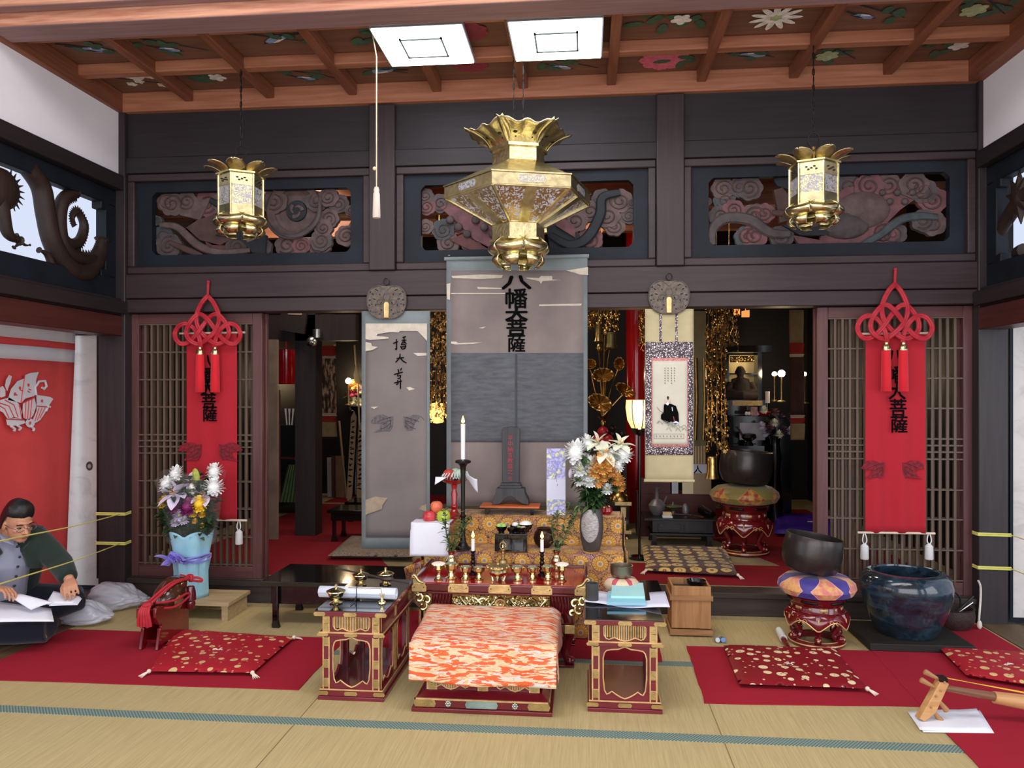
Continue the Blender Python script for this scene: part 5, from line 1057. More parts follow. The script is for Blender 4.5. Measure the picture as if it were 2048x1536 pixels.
hexring(b, [(RM-.015, Z397), (lowr, lowz)], c, A0); b.done('pierced_panels', PIER, th, smooth=False)
b = B(); T0, B0 = hexp(RM-.012, Z397, c, A0), hexp(lowr, lowz, c, A0)
for i in range(6):
    b.tube([T0[i], B0[i]], .011, 6); m0, m1 = (T0[i]+T0[(i+1) % 6])/2, (B0[i]+B0[(i+1) % 6])/2; e = (T0[(i+1) % 6]-T0[i]).normalized(); nn = (m1-m0).cross(e).normalized()*.006; nn = nn if nn.dot(m0-V((c.x, c.y, m0.z))) > 0 else -nn
    b.slab([m0-e*.035, m0+e*.035, m1+e*.03, m1-e*.03], nn); b.tube([T0[i], T0[(i+1) % 6]], .008, 6); b.tube([B0[i], B0[(i+1) % 6]], .007, 6)
b.done('ribs', GOLDP, th)
b = B(); hexring(b, [(.17, Zf(441, .147)), (.17, Zf(472, .147)), (.19, Zf(473, .16)), (.19, Zf(477, .16)), (.15, Zf(479, .13))], c, A0); b.done('lower_neck', ENG, th, smooth=False)
# crown leaves
for i in range(6):
    b = B(); p, q = hexp(1, 0, (0, 0, 0), A0)[i], hexp(1, 0, (0, 0, 0), A0)[(i+1) % 6]; nn = (p+q).normalized(); e = (q-p).normalized()
    def cr(s, t_):
        ww = .10+.075*t_; x = (s-.5)*2*ww; edge = abs(s-.5)*2
        hgt = t_*(.095+.035*(edge**6)-.028*(1-edge)*0+.012*math.cos(edge*PI*3)*(t_)); out = .155+.03*t_+.11*t_**2.2
        return V((c.x, c.y, Zf(286, .15)))+nn*out+e*x*(1+.1*edge*t_)+V((0, 0, hgt))
    b.grid(cr, 22, 10); 
    for s, h_ in ((.3, .6), (.7, .6), (.3, .38), (.7, .38)):
        o = cr(s, h_)-nn*.004; b.ball(o, (.013, .013, .008) if h_ > .5 else (.006, .006, .006), 1, 8, 5)
    b.done('crown_leaf', [ENG, IRON], th, solid=.004)
# cloud feet
def feet(th, c, r, ztop, hgt, a0, mt):
    for i in range(6):
        a = a0+i*PI/3; d = V((math.cos(a), math.sin(a), 0)); e = V((-d.y, d.x, 0)); b = B()
        def ft(s, t_):
            if t_ < .55: w = r*(.53-.06*(t_/.55)+.05*math.sin(PI*t_/.55)); out = r*(.82+.30*math.sin(PI*t_/.55*.9))
            else: q_ = (t_-.55)/.45; w = r*(.31+.07*math.sin(PI*q_)-.14*q_+(.05 if q_ > .93 else 0)); out = r*(.88+.15*math.sin(PI*q_)-.10*q_)
            sp = (s-.5)*2; x = sp*w; out -= .16*r*sp*sp; z = -hgt*t_+.10*hgt*(1-t_)*sp*sp
            return V((c[0], c[1], ztop))+d*out+e*x+V((0, 0, z))
        b.grid(ft, 12, 14); b.done('cloud_foot', mt, th, solid=.004)
feet(th, c, .175, Zf(474, .16), Zf(474, .16)-Zf(527, .16), A0, GOLDP)
b = B(); chain(b, V((c.x-.03, c.y, Zl(290))), 3.69); b.done('chain', IRON, th); b = B(); chain(b, V((c.x+.03, c.y, Zl(290))), 3.69); b.done('chain', IRON, th)
b = B(); b.lathe([(0, Zf(478, .1)), (.1, Zf(478, .1)), (.1, Zf(480, .1)), (0, Zf(480, .1))], (c.x, c.y, 0), 6); b.done('base_plate', GOLDP, th)
# small lanterns
def smalllan(u, v0, v1, lab, rot):
    y = 4.9; c = V((P(u, 0, y).x, y, 0)); kz = (-c.x*SN+c.y*CS)/FP; kz *= (kz*FP-.12)/(kz*FP); z0 = EYE-(v1-HZ)*kz; z1 = EYE-(v0-HZ)*kz; r = .138; a0 = R(-60+rot); hh = z1-z0
    th = thing('hanging_lantern', lab, 'lantern', (c.x, c.y, z0-.13), 'small gilt hanging lanterns')
    b = B(); hexring(b, [(r, z0+.02), (r, z1)], c, a0); b.done('panels', [PIER2], th, smooth=False)
    b = B()
    hexring(b, [(r+.003, z1-.075), (r+.003, z1), (r+.02, z1+.004), (r+.02, z1+.014), (.02, z1+.05)], c, a0); hexring(b, [(r+.012, z0-.004), (r+.012, z0+.008), (r+.003, z0+.01), (r+.003, z0+.07), (r, z0+.07)], c, a0)
    for p, q in zip(hexp(r+.002, z0, c, a0), hexp(r+.002, z1, c, a0)): b.tube([p, q], .008, 6)
    for i in range(6):
        hp = hexp(r+.004, z1-.038, c, a0); p, q = hp[i], hp[(i+1) % 6]
        for f, dz in ((.3, .009), (.38, -.007), (.5, 0), (.62, .009), (.7, -.007)): b.cbox(p.lerp(q, f)+V((0, 0, dz)), (.012, .012, .007), 1)
    b.done('frame', [GOLDP, IRON], th, smooth=False)
    b = B()
    for i in range(8):
        a = a0+i*PI/4; d = V((math.cos(a), math.sin(a), 0)); e = V((-d.y, d.x, 0))
        def pt(s, t_): w = .058*math.sin(PI*(.18+.78*t_))**.7*(1 if t_ < .97 else .4); return V((c.x, c.y, z1+.008))+d*(r*.80+.125*t_)+e*((s-.5)*2*w)+V((0, 0, .075*t_-.028*t_*t_-.02*((s-.5)*2)**2*0+.012*abs((s-.5)*2)))
        b = B(); b.grid(pt, 8, 10); b.done('lotus_petal', ENG, th, solid=.003)
    feet(th, c, .158, z0+.005, .125, a0, GOLDP)
    b = B(); b.lathe([(0, z1+.03), (.03, z1+.04), (.02, z1+.06), (.035, z1+.075), (.03, z1+.095), (.01, z1+.11), (.016, z1+.12), (0, z1+.13)], (c.x, c.y, 0), 16); b.done('finial', BRASSD, th)
    b = B(); b.tube([V((c.x+.035*math.sin(a)*(1 if abs(a-PI) > .1 else 1), c.y, z1+.165-.045*math.cos(a))) for a in [k*PI/6 for k in range(12)]], .005, 6, 0, True); chain(b, V((c.x, c.y, z1+.21)), 3.72, .014); b.done('chain', IRON, th)
smalllan(482, 345, 428, 'small gilt hexagonal lantern with lotus crown, hanging at the left', 28); smalllan(1627, 322, 405, 'small gilt hexagonal lantern with lotus crown, hanging at the right', -22)
# pull cord
p = P(753, 380, 4.55); th = thing('pull_cord', 'long white pull cord with tassel hanging left of the big lantern', 'cord', p); kk = (-p.x*SN+p.y*CS)/FP
b = B(); b.tube([V((p.x-.03, p.y, 3.86)), V((p.x-.025, p.y, 3.72)), V((p.x, p.y, 3.58)), V((p.x, p.y, EYE-(375-HZ)*kk))], .004, 6); b.ball(V((p.x-.012, p.y, EYE-(337-HZ)*kk)), .012); b.done('cord', mat('cream_cord', '#d8c6a0', .8), th)
b = B(); zt = EYE-(373-HZ)*kk; zb = EYE-(436-HZ)*kk; b.lathe([(0, zt), (.012, zt-.004), (.018, zt-.02), (.016, zt-.035), (.02, zt-.045), (.024, zb+.01), (.022, zb), (0, zb)], (p.x, p.y, 0), 16); b.done('tassel', mat('cream_tassel', '#cfc2b4', .8, 0, .08, 4), th)
# keman plaques
def plaque(u, v, y, lab):
    p = P(u, v, y); th = thing('pierced_plaque', lab, 'plaque', p, 'pierced metal plaques'); k = (-p.x*SN+p.y*CS)/FP; s = k
    pts = []
    for i in range(48):
        a = 2*PI*i/48; x, z = math.cos(a), math.sin(a); rx, rz = 40, 32; e = 2.7
        X_ = math.copysign(abs(x)**(2/e), x)*rx; Z_ = math.copysign(abs(z)**(2/e), z)*rz-(4 if z < 0 else 0)*abs(z); X_ *= (1-.10*max(0, -z)); Z_ -= 6*max(0, z)*math.exp(-(X_/9)**2); pts.append((X_*s, Z_*s))
    b = B(); b.prism(pts, p, (1, 0, 0), (0, 0, 1), (0, .008, 0)); b.tube([p+V((a, -.001, c)) for a, c in pts], .0045, 6, 0, True); b.done('plate', GREYM, th, bev=.001)
    b = B(); q = random.Random(9)
    for sg in (-1, 1):
        for x, z, w, h, a in ((20, 22, 7, 2, .5), (28, 14, 5, 2, .7), (33, 18, 4, 2, -.8), (25, 4, 6, 2, .3), (34, 2, 4, 2.5, -.3), (30, -6, 3, 1.5, .2), (35, -8, 3, 2.5, .5), (22, -8, 2, 4, .2), (33, -20, 3.5, 2.5, .6), (27, -22, 1.5, 2, 0), (23, -23, 1.5, 2, 0), (10, -18, 3, 2.5, .5), (14, -26, 4, 2, -.2), (14, 13, 3, 2, .8), (11, -4, 2.5, 5, .3)): b.prism([(sg*(x+xx*math.cos(a)-zz_*math.sin(a))*s, (z+xx*math.sin(a)+zz_*math.cos(a))*s) for xx, zz_ in ((-w/2, -h/2), (w/2, -h/2), (w/2, h/2), (-w/2, h/2))], p+V((0, -.0012, 0)), (1, 0, 0), (0, 0, 1), (0, .001, 0))
    b.done('piercing', mat('plaque_piercing', '#17131a', .8), th, smooth=False)
    b = B()
    for sg in (-1, 1): b.tube([p+V((sg*(5+13*math.sin(a))*s if False else sg*(13+7*math.cos(a))*s, -.004, (-2+5*math.sin(a))*s)) for a in [k_*PI/7 for k_ in range(14)]], .003, 5, 0, True); b.tube(spline([p+V((sg*4*s, -.004, 16*s)), p+V((sg*7*s, -.004, 8*s)), p+V((sg*4*s, -.004, 0))], 5), .003, 5)
    b.slab([p+V((x*s, -.006, z*s)) for x, z in ((-12, 30), (12, 30), (5, 24), (0, 20), (-5, 24))], (0, .006, 0)); b.done('bow_ornament', GREYM, th)
    b = B(); b.prism([(-5*s, -34*s), (5*s, -34*s), (5.5*s, -6*s), (3*s, -2*s), (-3*s, -2*s), (-5.5*s, -6*s)], p+V((0, -.008, 0)), (1, 0, 0), (0, 0, 1), (0, .008, 0)); b.done('brass_tongue', BRASSD, th, bev=.002)
    b = B(); b.tube([p+V((6*s*math.cos(a), -.004, (38+7*math.sin(a))*s)) for a in [k_*PI/6 for k_ in range(12)]], .003, 6, 0, True); b.ball(p+V((0, -.004, 31*s)), .006); b.done('ring', IRON, th); return th
plaque(773, 602, 5.415, 'grey pierced metal plaque on the beam above the left grey scroll'); plaque(1338, 592, 5.415, 'grey pierced metal plaque on the beam above the portrait scroll')
# ================= scrolls =================================================================
SCB = mat('scroll_blue_grey_cloth', '#7a8384', .85, 0, .1, 5); SCP = mat('scroll_aged_paper', '#837874', .9, 0, .12, 3, .08, 40); TORN = mat('torn_backing', '#c9bfae', .9, 0, .08, 20); ROD = mat('pale_rod_wood', '#d9c7b2', .5)
def dkband():
    t = NT('scroll_dark_band'); f = t.noise(t.co((5, 5, 26)), 1.6, 5, .65); g = t.noise(t.co((1.5, 1.5, 1.5)), 2.0, 4); t.base(t.mix(t.math('MULTIPLY', g, .8), t.ramp(f, [(.35, '#4a4d52'), (.7, '#6c7074')]), '#54575c')); t.p(rough=.9); return t.m
SDK = dkband()
def sheet(b, u0, u1, v0, v1, y, m=0, wav=.004, nu=10, nv=24, seed=0, dy=0):
    b.grid(lambda s, t_: (lambda p: V((p.x, y+dy+wav*math.sin(s*4.1+seed)+wav*.8*math.sin(t_*6+seed*2), p.z)))(P(u0+(u1-u0)*s, v1+(v0-v1)*t_, y)), nu, nv, m)
TP = []
def tear(b, px, y, m=0):
    if TP: b = B()
    b.slab([P(u, v, y) for u, v in px], (0, .0015, 0), m)
    if TP: b.done('torn_patch', TORN, TP[0], smooth=False)
y = 5.41
th = thing('hanging_scroll', 'large grey hanging scroll with bold black characters and dark middle band, behind the tablet', 'scroll', P(1035, 1012, y))
b = B(); sheet(b, 893, 1175, 515, 1012, y, 0, .003); b.done('mount', SCB, th, solid=.003)
b = B(); sheet(b, 902, 1167, 541, 1008, y-.006, 0, .003); pa_ = b.done('paper', SCP, th, solid=.002)
b = B(); sheet(b, 902, 1167, 706, 884, y-.0085, 0, .003); b.done('dark_band', SDK, th, solid=.002)
b = B(); sheet(b, 1030, 1034, 708, 884, y-.0105, 0, .003, 2, 20); b.done('dark_strip', mat('dark_strip_cloth', '#484c50', .9), th)  # narrow darker strip down the middle of the dark band
b = B(); b.tube([P(889, 518, y), P(1178, 512, y)], .014, 10); b.tube(spline([P(900, 511, y), P(905, 508, y), P(1000, 480, 5.40), P(1150, 505, y), P(1172, 512, y)], 5)[0:5], .004, 5); b.done('top_rod', SCB, th)
TP.append(pa_); yy = y-.0115
tear(b, ((903, 552), (960, 549), (1006, 550), (1003, 556), (960, 558), (905, 556)), yy); tear(b, ((954, 574), (1008, 576), (1012, 578), (956, 578)), yy); tear(b, ((902, 586), (1025, 586), (1025, 588), (902, 588)), yy); tear(b, ((1052, 555), (1078, 556), (1082, 552), (1104, 552), (1105, 559), (1122, 560), (1085, 562), (1082, 568), (1078, 562), (1054, 557)), yy)
tear(b, ((1078, 609), (1166, 607), (1166, 611), (1078, 612)), yy); tear(b, ((902, 683), (912, 683), (916, 686), (950, 685), (965, 685), (945, 688), (910, 689), (902, 687)), yy); tear(b, ((1132, 541), (1176, 534), (1176, 550), (1160, 549), (1148, 545)), yy); tear(b, ((893, 568), (901, 566), (900, 600), (894, 598)), yy); tear(b, ((957, 656), (972, 653), (966, 657)), yy); TP.clear()
for ch, v, sx, sz_, of_ in (('八', 565, 2.0, .11, .05), ('幡', 597, 1.12, .15, .022), ('大', 628, 1.7, .10, .05), ('菩', 654, 1.25, .125, .026), ('薩', 686, 1.0, .135, .018)): text(None, 'lettering', ch, (P(1033, 0, yy).x, yy-.001, P(1033, v, yy).z), (1, 0, 0), (0, 0, 1), sz_, INK, pa_, 1, of_, .001, sx)
y = 5.435
th = thing('hanging_scroll', 'narrow grey torn scroll with thin characters and two dark bird crests, left of the altar', 'scroll', P(790, 1098, y))
b = B(); sheet(b, 723, 860, 622, 1098, y, 0, .004, seed=1); b.done('mount', SCB, th, solid=.003)
b = B(); sheet(b, 731, 854, 647, 1075, y-.006, 0, .004, seed=1); b.done('paper', mat('scroll_grey_paper', '#7a7270', .9, 0, .08, 3, .08, 40), th, solid=.002)
TP.append([x for x in th.children if x.name.startswith('paper')][0]); yy = y-.0125
tear(b, ((731, 647), (854, 647), (854, 682), (845, 672), (835, 662), (800, 662), (797, 665), (780, 664), (755, 668), (753, 672), (776, 674), (778, 677), (740, 680), (731, 678)), yy); tear(b, ((731, 684), (742, 686), (744, 692), (756, 694), (745, 700), (731, 702)), yy); tear(b, ((816, 870), (853, 869), (853, 873), (816, 872)), yy); tear(b, ((829, 883), (853, 882), (853, 893), (832, 892)), yy); tear(b, ((813, 775), (820, 774), (830, 778), (818, 781)), yy); tear(b, ((741, 814), (757, 813), (748, 818)), yy); tear(b, ((826, 706), (853, 706), (853, 711), (835, 712)), yy); TP.clear()
for px_ in (((731, 1000), (750, 993), (775, 996), (765, 1010), (764, 1018), (735, 1028), (731, 1030)), ((842, 1012), (853, 1008), (853, 1024), (838, 1018))): b = B(); tear(b, px_, yy); b.done('brown_tear', mat('torn_brown', '#9f8e78', .9, 0, .1, 20), th, smooth=False)
def strokes(b, ss, y, w):
    for s in ss: pts = spline([P(u, v, y) for u, v in s], 4); n = len(pts); b.tube(pts, [w*(.6+.5*math.sin(PI*(.15+.7*i/(n-1)))) for i in range(n)], 5, flat=.3, up=(0, 1, 0))
b = B(); st = [((786, 687), (796, 683)), ((793, 678), (793, 698), (790, 697)), ((805, 675), (812, 673)), ((803, 681), (813, 680)), ((808, 674), (808, 687)), ((802, 690), (806, 683)), ((809, 683), (813, 688)), ((801, 692), (804, 698), (810, 696), (811, 690), (804, 689)), ((801, 694), (811, 693)), ((793, 717), (808, 715)), ((800, 707), (799, 715), (791, 725)), ((800, 715), (806, 722), (813, 726)), ((796, 738), (798, 746)), ((803, 736), (801, 741)), ((788, 749), (806, 744)), ((796, 747), (795, 753)), ((797, 752), (801, 751), (800, 756), (795, 757)), ((788, 766), (804, 762)), ((795, 760), (796, 767), (792, 769)), ((801, 758), (801, 778))]
strokes(b, st, yy-.001, .0042); b.done('lettering', INK, th)
DOVEL = [(-32, -3), (-26, -11), (-20, -15), (-10, -16), (0, -12), (8, -13), (8, -6), (7, 6), (2, 14), (-4, 13), (-18, 14), (-26, 16), (-16, 9), (-14, 3), (-12, 0), (-20, -1), (-28, -1)]
def dove(par, u, v, s, y, m, mir=1):
    b = B(); pts = [P(u+mir*a*s, v+c*s, y) for a, c in DOVEL]; b.slab(pts, (0, .0012, 0)); bc_ = b.done('bird_crest', m, par, smooth=False)
    b = B()
    for l in (((-20, -3), (-8, -8), (4, -11)), ((-10, 2), (-2, -4), (5, -5)), ((-14, 10), (-4, 6), (3, 0)), ((4, -6), (4, 4), (0, 10))): b.tube([P(u+mir*a*s, v+c*s, y-.001) for a, c in l], .0016, 4)
    b.done('crest_lines', mat('crest_line_ink', '#3a2a30', .8), bc_)
DVG = mat('dove_grey_ink', '#5f5c5e', .9, 0, .25, 60)
dove(th, 777, 847, 1.12, yy-.001, DVG); dove(th, 816, 847, 1.12, yy-.001, DVG, -1)
y = 5.43
th = thing('hanging_scroll', 'narrow scroll with a painted seated figure in black robes, under the right plaque', 'scroll', P(1338, 961, y))
MOUNT = mat('scroll_olive_silk', '#b9ad86', .8, 0, .08, 6)
def flor():
    t = NT('white_floral_silk'); v = t.co((1, .2, 1)); d = t.voro(v, 75, .9, 'Distance', 'DISTANCE_TO_EDGE'); t.base(t.ramp(d, [(.05, '#2e2636'), (.14, '#6a5560'), (.22, '#e2d8d2')])); t.p(rough=.6); return t.m
FLO = flor()
b = B(); sheet(b, 1290, 1387, 618, 962, y, 0, .003); b.done('mount', MOUNT, th, solid=.003)
b = B(); sheet(b, 1291, 1386, 684, 910, y-.005, 0, .003); 
for u in (1321, 1353): sheet(b, u-2.2, u+2.2, 626, 684, y-.005, 0, .003, 2, 8)
b.done('patterned_silk', FLO, th, solid=.002)
b = B(); sheet(b, 1303, 1376, 716, 894, y-.0075, 0, .003); b.done('inner_border', mat('pink_border_silk', '#d08a84', .7, 0, .3, 90), th, solid=.0015)
b = B(); sheet(b, 1305, 1374, 722, 889, y-.010, 0, .003); b.done('painting_ground', mat('painting_paper', '#cfcbb9', .85, 0, .04), th, solid=.0015)
yy = y-.0155
b = B(); tear(b, ((1328, 809), (1335, 806), (1343, 808), (1352, 812), (1357, 826), (1358, 845), (1350, 846), (1342, 843), (1334, 847), (1328, 842), (1322, 838), (1322, 830), (1327, 824)), yy); b.done('robe', INK, th, smooth=False)
b = B(); tear(b, ((1331, 808), (1335, 803), (1339, 806), (1336, 811)), yy-.001); b.tube([P(1344, 814, yy-.001), P(1345, 822, yy-.001)], .003, 5); tear(b, ((1346, 845), (1352, 842), (1358, 845), (1354, 850)), yy-.002); b.done('white_details', WHITE, th, smooth=False)
b = B(); b.ball(P(1336, 801, yy), (.014, .002, .018), 0, 10, 6); b.ball(P(1336, 797, yy), (.006, .003, .018), 1, 6, 5); b.done('head', [mat('painted_skin', '#d8c3ac', .8), INK], th)
b = B(); tear(b, ((1347, 846), (1356, 846), (1352, 849)), yy-.003); b.done('blue_detail', mat('painted_blue', '#3a4f96', .8), th, smooth=False); b = B(); b.tube([P(1347, 833, yy-.001), P(1349, 843, yy-.001)], .003, 5); b.done('red_detail', mat('painted_red', '#b04a40', .8), th)
b = B(); q = random.Random(2)
for i in range(16): u, v = q.uniform(1312, 1366), q.uniform(846, 862); b.tube(spline([P(u, v, yy), P(u+5, v-5, yy), P(u+11, v+2, yy)], 3), .0016, 4)
b.done('rocks', mat('painted_rock', '#9a9f92', .8), th); b = B()
for i, u in enumerate((1330, 1336, 1343, 1349)):
    for v in range(736, 770-(i % 2)*4, 5): b.tube([P(u-1.3, v, yy), P(u+1.3, v+.6, yy)], .0011, 4); b.tube([P(u, v-1.3, yy), P(u+.4, v+2, yy)], .001, 4)
b.tube([P(1314, 814, yy), P(1320, 822, yy), P(1328, 826, yy)], .0014, 4)
for (u0, v0, u1, v1) in ((1308, 868, 1368, 868), (1308, 877, 1368, 877), (1308, 868, 1308, 877), (1368, 868, 1368, 877)): b.tube([P(u0, v0, yy), P(u1, v1, yy)], .001, 4)
for u in range(1313, 1366, 7): b.tube([P(u-1.6, 872, yy), P(u+1.6, 872.5, yy)], .001, 4); b.tube([P(u, 870.5, yy), P(u+.4, 875, yy)], .001, 4)
b.done('lettering', mat('faint_ink', '#6c625c', .9), th); b = B(); b.tube([P(1288, 961, y), P(1389, 962, y)], .011, 10); b.done('bottom_rod', MOUNT, th)
# ================= red banners and cord knots ===============================================
def banner(lab, u0, u1, v0, v1, y, uc, chv, pitch, dv, du, seed, tass):
    th = thing('hanging_banner', lab, 'banner', P((u0+u1)/2, v1, y), 'red banners on the lattice doors'); b = B()
    amp = .011 if seed else .005
    b.grid(lambda s, t_: (lambda p: V((p.x, y+amp*math.sin(s*15+seed)*min(1, (1-t_)*1.4)+.003*math.sin(s*5), p.z)))(P(u0+(u1-u0)*s+(1-t_)*0, v1+(v0-v1)*t_, y)), 40, 24); b.done('cloth', BANNER, th, solid=.0015)
    b = B(); b.tube([P(u0-14, v0+1, y), P(u1+16, v0-1, y)], .008, 8); b.done('top_rod', ROD, th); b = B(); b.tube([P(u0-16 if seed else u0-8, v1-1, y), P(u1+20, v1+1, y)], .008, 8); b.done('bottom_rod', ROD, th)
    for ch, k in zip('八幡大菩薩', range(5)): text(None, 'lettering', ch, (P(uc+k*2.0, 0, y).x, y-.011, P(uc, chv+pitch*k, y).z), (1, 0, 0), (0, 0, 1), .125, INK, th, 1, .02, .001, .95)
    D = mat('dove_dark_red', '#7a1622', .9, 0, .3, 60); yy = y-.0115; dove(th, du-27, dv, 1.2, yy, D); dove(th, du+27, dv, 1.2, yy, D, -1)
    for u in tass:
        b = B(); p = P(u, v1, y); k = (-p.x*SN+p.y*CS)/FP; b.tube(spline([p+V((-.004, 0, 0)), p+V((-.014, -.004, -.05)), p+V((0, -.004, -.075)), p+V((.014, -.004, -.05)), p+V((.004, 0, 0))], 4), .004, 5); b.lathe([(0, -.07), (.012, -.075), (.026, -.09), (.028, -.17), (.026, -.178), (0, -.178)], p, 12); b.done('white_weight', mat('weight_white', '#dcdcdc', .6), th)
    return th
banner('red hanging banner on the left lattice door, bouquet in front of its foot', 373, 474, 666, 1040, 5.455, 413, 725, 25.5, 904, 420, 0, (478,))
banner('red hanging banner on the right lattice door, with two white weights below', 1731, 1850, 667, 1066, 5.455, 1789, 716, 33, 940, 1787, 2, (1729, 1858))
KN = [(385, 165), (440, 225), (487, 320), (502, 400), (480, 490), (430, 560), (360, 622), (290, 655), (222, 632), (175, 580), (168, 515), (200, 440), (258, 370), (310, 350), (370, 388), (430, 462), (500, 560), (575, 632), (650, 655), (705, 612), (720, 545), (682, 475), (612, 447), (540, 482), (488, 552), (462, 630), (458, 690)]
def knot(lab, ox, oy, sc, y, tv, v_t0, nailv):
    f = lambda x, z, dy=0: P(ox+x*sc, oy+z*sc, y+dy)
    th = thing('cord_knot', lab, 'cord', f(385, 165), 'red cord knots'); 
    for mir in (1, -1):
        for off in (-1, 1):
            b = B(); pts = []
            cen = spline([V((385+mir*(x-385), 0, z)) for x, z in KN], 5)
            for i, p in enumerate(cen):
                d = (cen[min(i+1, len(cen)-1)]-cen[max(i-1, 0)]).normalized(); w = V((d.z, 0, -d.x))*9*off; pts.append(f(p.x+w.x, p.z+w.z, -.012+.011*math.sin(i*.42+(0 if mir > 0 else PI))))
            b.tube(pts, .0105, 7); b.done('cord', CORD, th)
    b = B(); b.tube([f(385, 170), P(ox+392*sc, nailv, y)], .01, 7); b.ball(P(ox+392*sc, nailv+1, y), .013); b.done('loop', CORD, th)
    for mir in (1, -1):
        x = 385+mir*77; b = B(); p0 = f(x, 690, -.02); k = (-p0.x*SN+p0.y*CS)/FP; b.lathe([(0, 0), (.014, 0), (.014, -.012), (.024, -.02), (.03, -.045), (.03, -.052), (0, -.052)], p0, 14); cap_ = b.done('gilt_cap', GOLDP, th); b = B(); b.lathe([(0, -.05), (.028, -.05), (.029, -.1), (.031, -.19), (.033, -(v_t0)), (.03, -(v_t0)-.004), (0, -(v_t0)-.002)], p0, 18); b.done('tassel', cloth('tassel_silk', '#d0202c', .7, .1, 300), th)
    return th
knot('red cord knot with two tassels hanging before the left banner', 340, 560, .1953, 5.41, 0, .325, 563)
knot('red cord knot with two tassels hanging before the right banner', 1704, 532, .222, 5.41, 0, .325, 538)
# ================= singing bowls =================================================================
STL = lacquer('bowl_stand_lacquer', '#6a1018', .15)
def bowlset(p, s, tilt, lab1, lab2, lab3, cush, rb, hb, rc, hc, hs, tx, dxb=.0):
    th = thing('bowl_stand', lab1, 'stand', p, 'lacquer stands of the big singing bowls'); rr = rc
    b = B(); b.lathe([(rr*.62, 0), (rr*.88, 0), (rr*.92, .012), (rr*.9, .028), (rr*.72, .036), (rr*.62, .03), (rr*.62, 0)], p, 32); b.done('base_ring', STL, th); b = B(); b.lathe([(rr*.905, .014), (rr*.925, .018), (rr*.905, .024)], p, 32); b.lathe([(rr*.74, .0355), (rr*.8, .035), (rr*.8, .037), (rr*.74, .0375)], p, 32); b.done('gilt_line', GILT, th)
    for i in range(6):
        a = i*PI/3+.3; d = V((math.cos(a), math.sin(a), 0)); b = B(); pts = [d*rr*.82+V((0, 0, hs*.66)), d*rr*.88+V((0, 0, hs*.54)), d*rr*.72+V((0, 0, hs*.38)), d*rr*.60+V((0, 0, hs*.24)), d*rr*.72+V((0, 0, hs*.13)), d*rr*.8+V((0, 0, .05))]
        b.tube([p+q for q in spline(pts, 5)], [.028, .028, .027, .026, .025, .024, .023, .022, .021, .02, .02, .019, .018, .018, .018, .018, .018, .018, .018, .019, .02, .021, .022, .022, .022, .022], 8); b.ball(p+d*rr*.83+V((0, 0, .054)), .024); b.done('leg', STL, th); b = B(); b.ball(p+d*rr*.93+V((0, 0, .056)), .009, 0, 8, 6); b.tube([p+d*rr*.99+V((0, 0, hs*.62)), p+d*rr*1.0+V((0, 0, hs*.55)), p+d*rr*.95+V((0, 0, hs*.47))], .007, 5); b.done('gilt_trim', GILT, th)
    b = B(); n = 72; sk = lambda a: .42+.10*abs(math.sin(3*(a-.3)))**.7-.05*math.cos(6*(a-.3))
    def skirt(s, t_): a = 2*PI*s; rr2 = rr*(.99-.13*t_+.07*math.sin(PI*t_)); return p+V((rr2*math.cos(a), rr2*math.sin(a), hs*(sk(a)+(.70-sk(a))*t_)))
    b.grid(skirt, n, 6, 0, True); b.done('apron', STL, th, solid=.01); b = B(); b.tube([skirt(i/n, 0)+V((.004*math.cos(2*PI*i/n), .004*math.sin(2*PI*i/n), 0)) for i in range(n)], .0045, 5, 0, True)
    for i in range(6):
        a = i*PI/3+.3+PI/6
        for sg in (-1, 1): b.tube([p+V((rr*1.02*math.cos(a+sg*(.11+.07*math.cos(t_))), rr*1.02*math.sin(a+sg*(.11+.07*math.cos(t_))), hs*.56+.014*math.sin(t_))) for t_ in [k*.6 for k in range(9)]], .003, 5)
    b.done('scroll_lines', GILT, th)
    b = B(); b.lathe([(rr*.86, hs*.70), (rr*.82, hs*.74), (rr*.80, hs*.82), (rr*.86, hs*.86), (rr*.9, hs*.90), (rr*.92, hs*.985), (rr*.96, hs), (rr*.5, hs), (rr*.5, hs*.7)], p, 32); b.done('waist', STL, th); b = B()
    for i in range(12):
        a = i*PI/6; w = .16 if i % 2 else .05
        b.grid(lambda s, t_: p+V((rr*.812*math.cos(a+(s-.5)*2*w), rr*.812*math.sin(a+(s-.5)*2*w), hs*(.755+.055*t_))), 6, 1)
    b.done('gilt_panels', GILT, th, solid=.004); b = B()
    for i in range(6): a = i*PI/3; b.grid(lambda s, t_: p+V((rr*.925*math.cos(a+(s-.5)*.6), rr*.925*math.sin(a+(s-.5)*.6), hs*(.905+.05*t_))), 8, 1)
    b.done('dark_slots', IRON, th, solid=.004)
    b = B(); rq = rb*1.30; pc = p+V((0, 0, hs+.001)); b.lathe([(r, z) for r, z in cushring(rq, hc)], pc, 40); tag(b.done('round_cushion', cush), lab2, 'cushion', 'round cushions under the big singing bowls')
    b = B(); rt = M.Rotation(tilt, 3, 'Y') @ M.Rotation(-R(tx), 3, 'X'); o = pc+V((-dxb, 0, hc*1.0+rb*.62*math.sin(abs(tilt)))); b.lathe([(0, .0), (rb*.62, 0), (rb*.84, hb*.07), (rb*.97, hb*.28), (rb*1.0, hb*.52), (rb*.975, hb*.82), (rb*.955, hb*.985), (rb*.945, hb), (rb*.905, hb), (rb*.9, hb*.9), (rb*.93, hb*.5), (rb*.8, hb*.12), (0, hb*.06)], o, 48, 0, rt)
    tag(b.done('singing_bowl', BOWLM), lab3, 'bowl', 'big dark singing bowls')
BOWLM = mat('dark_bell_bronze', '#3d3836', .3, .6, .15, 9, .12, 50)
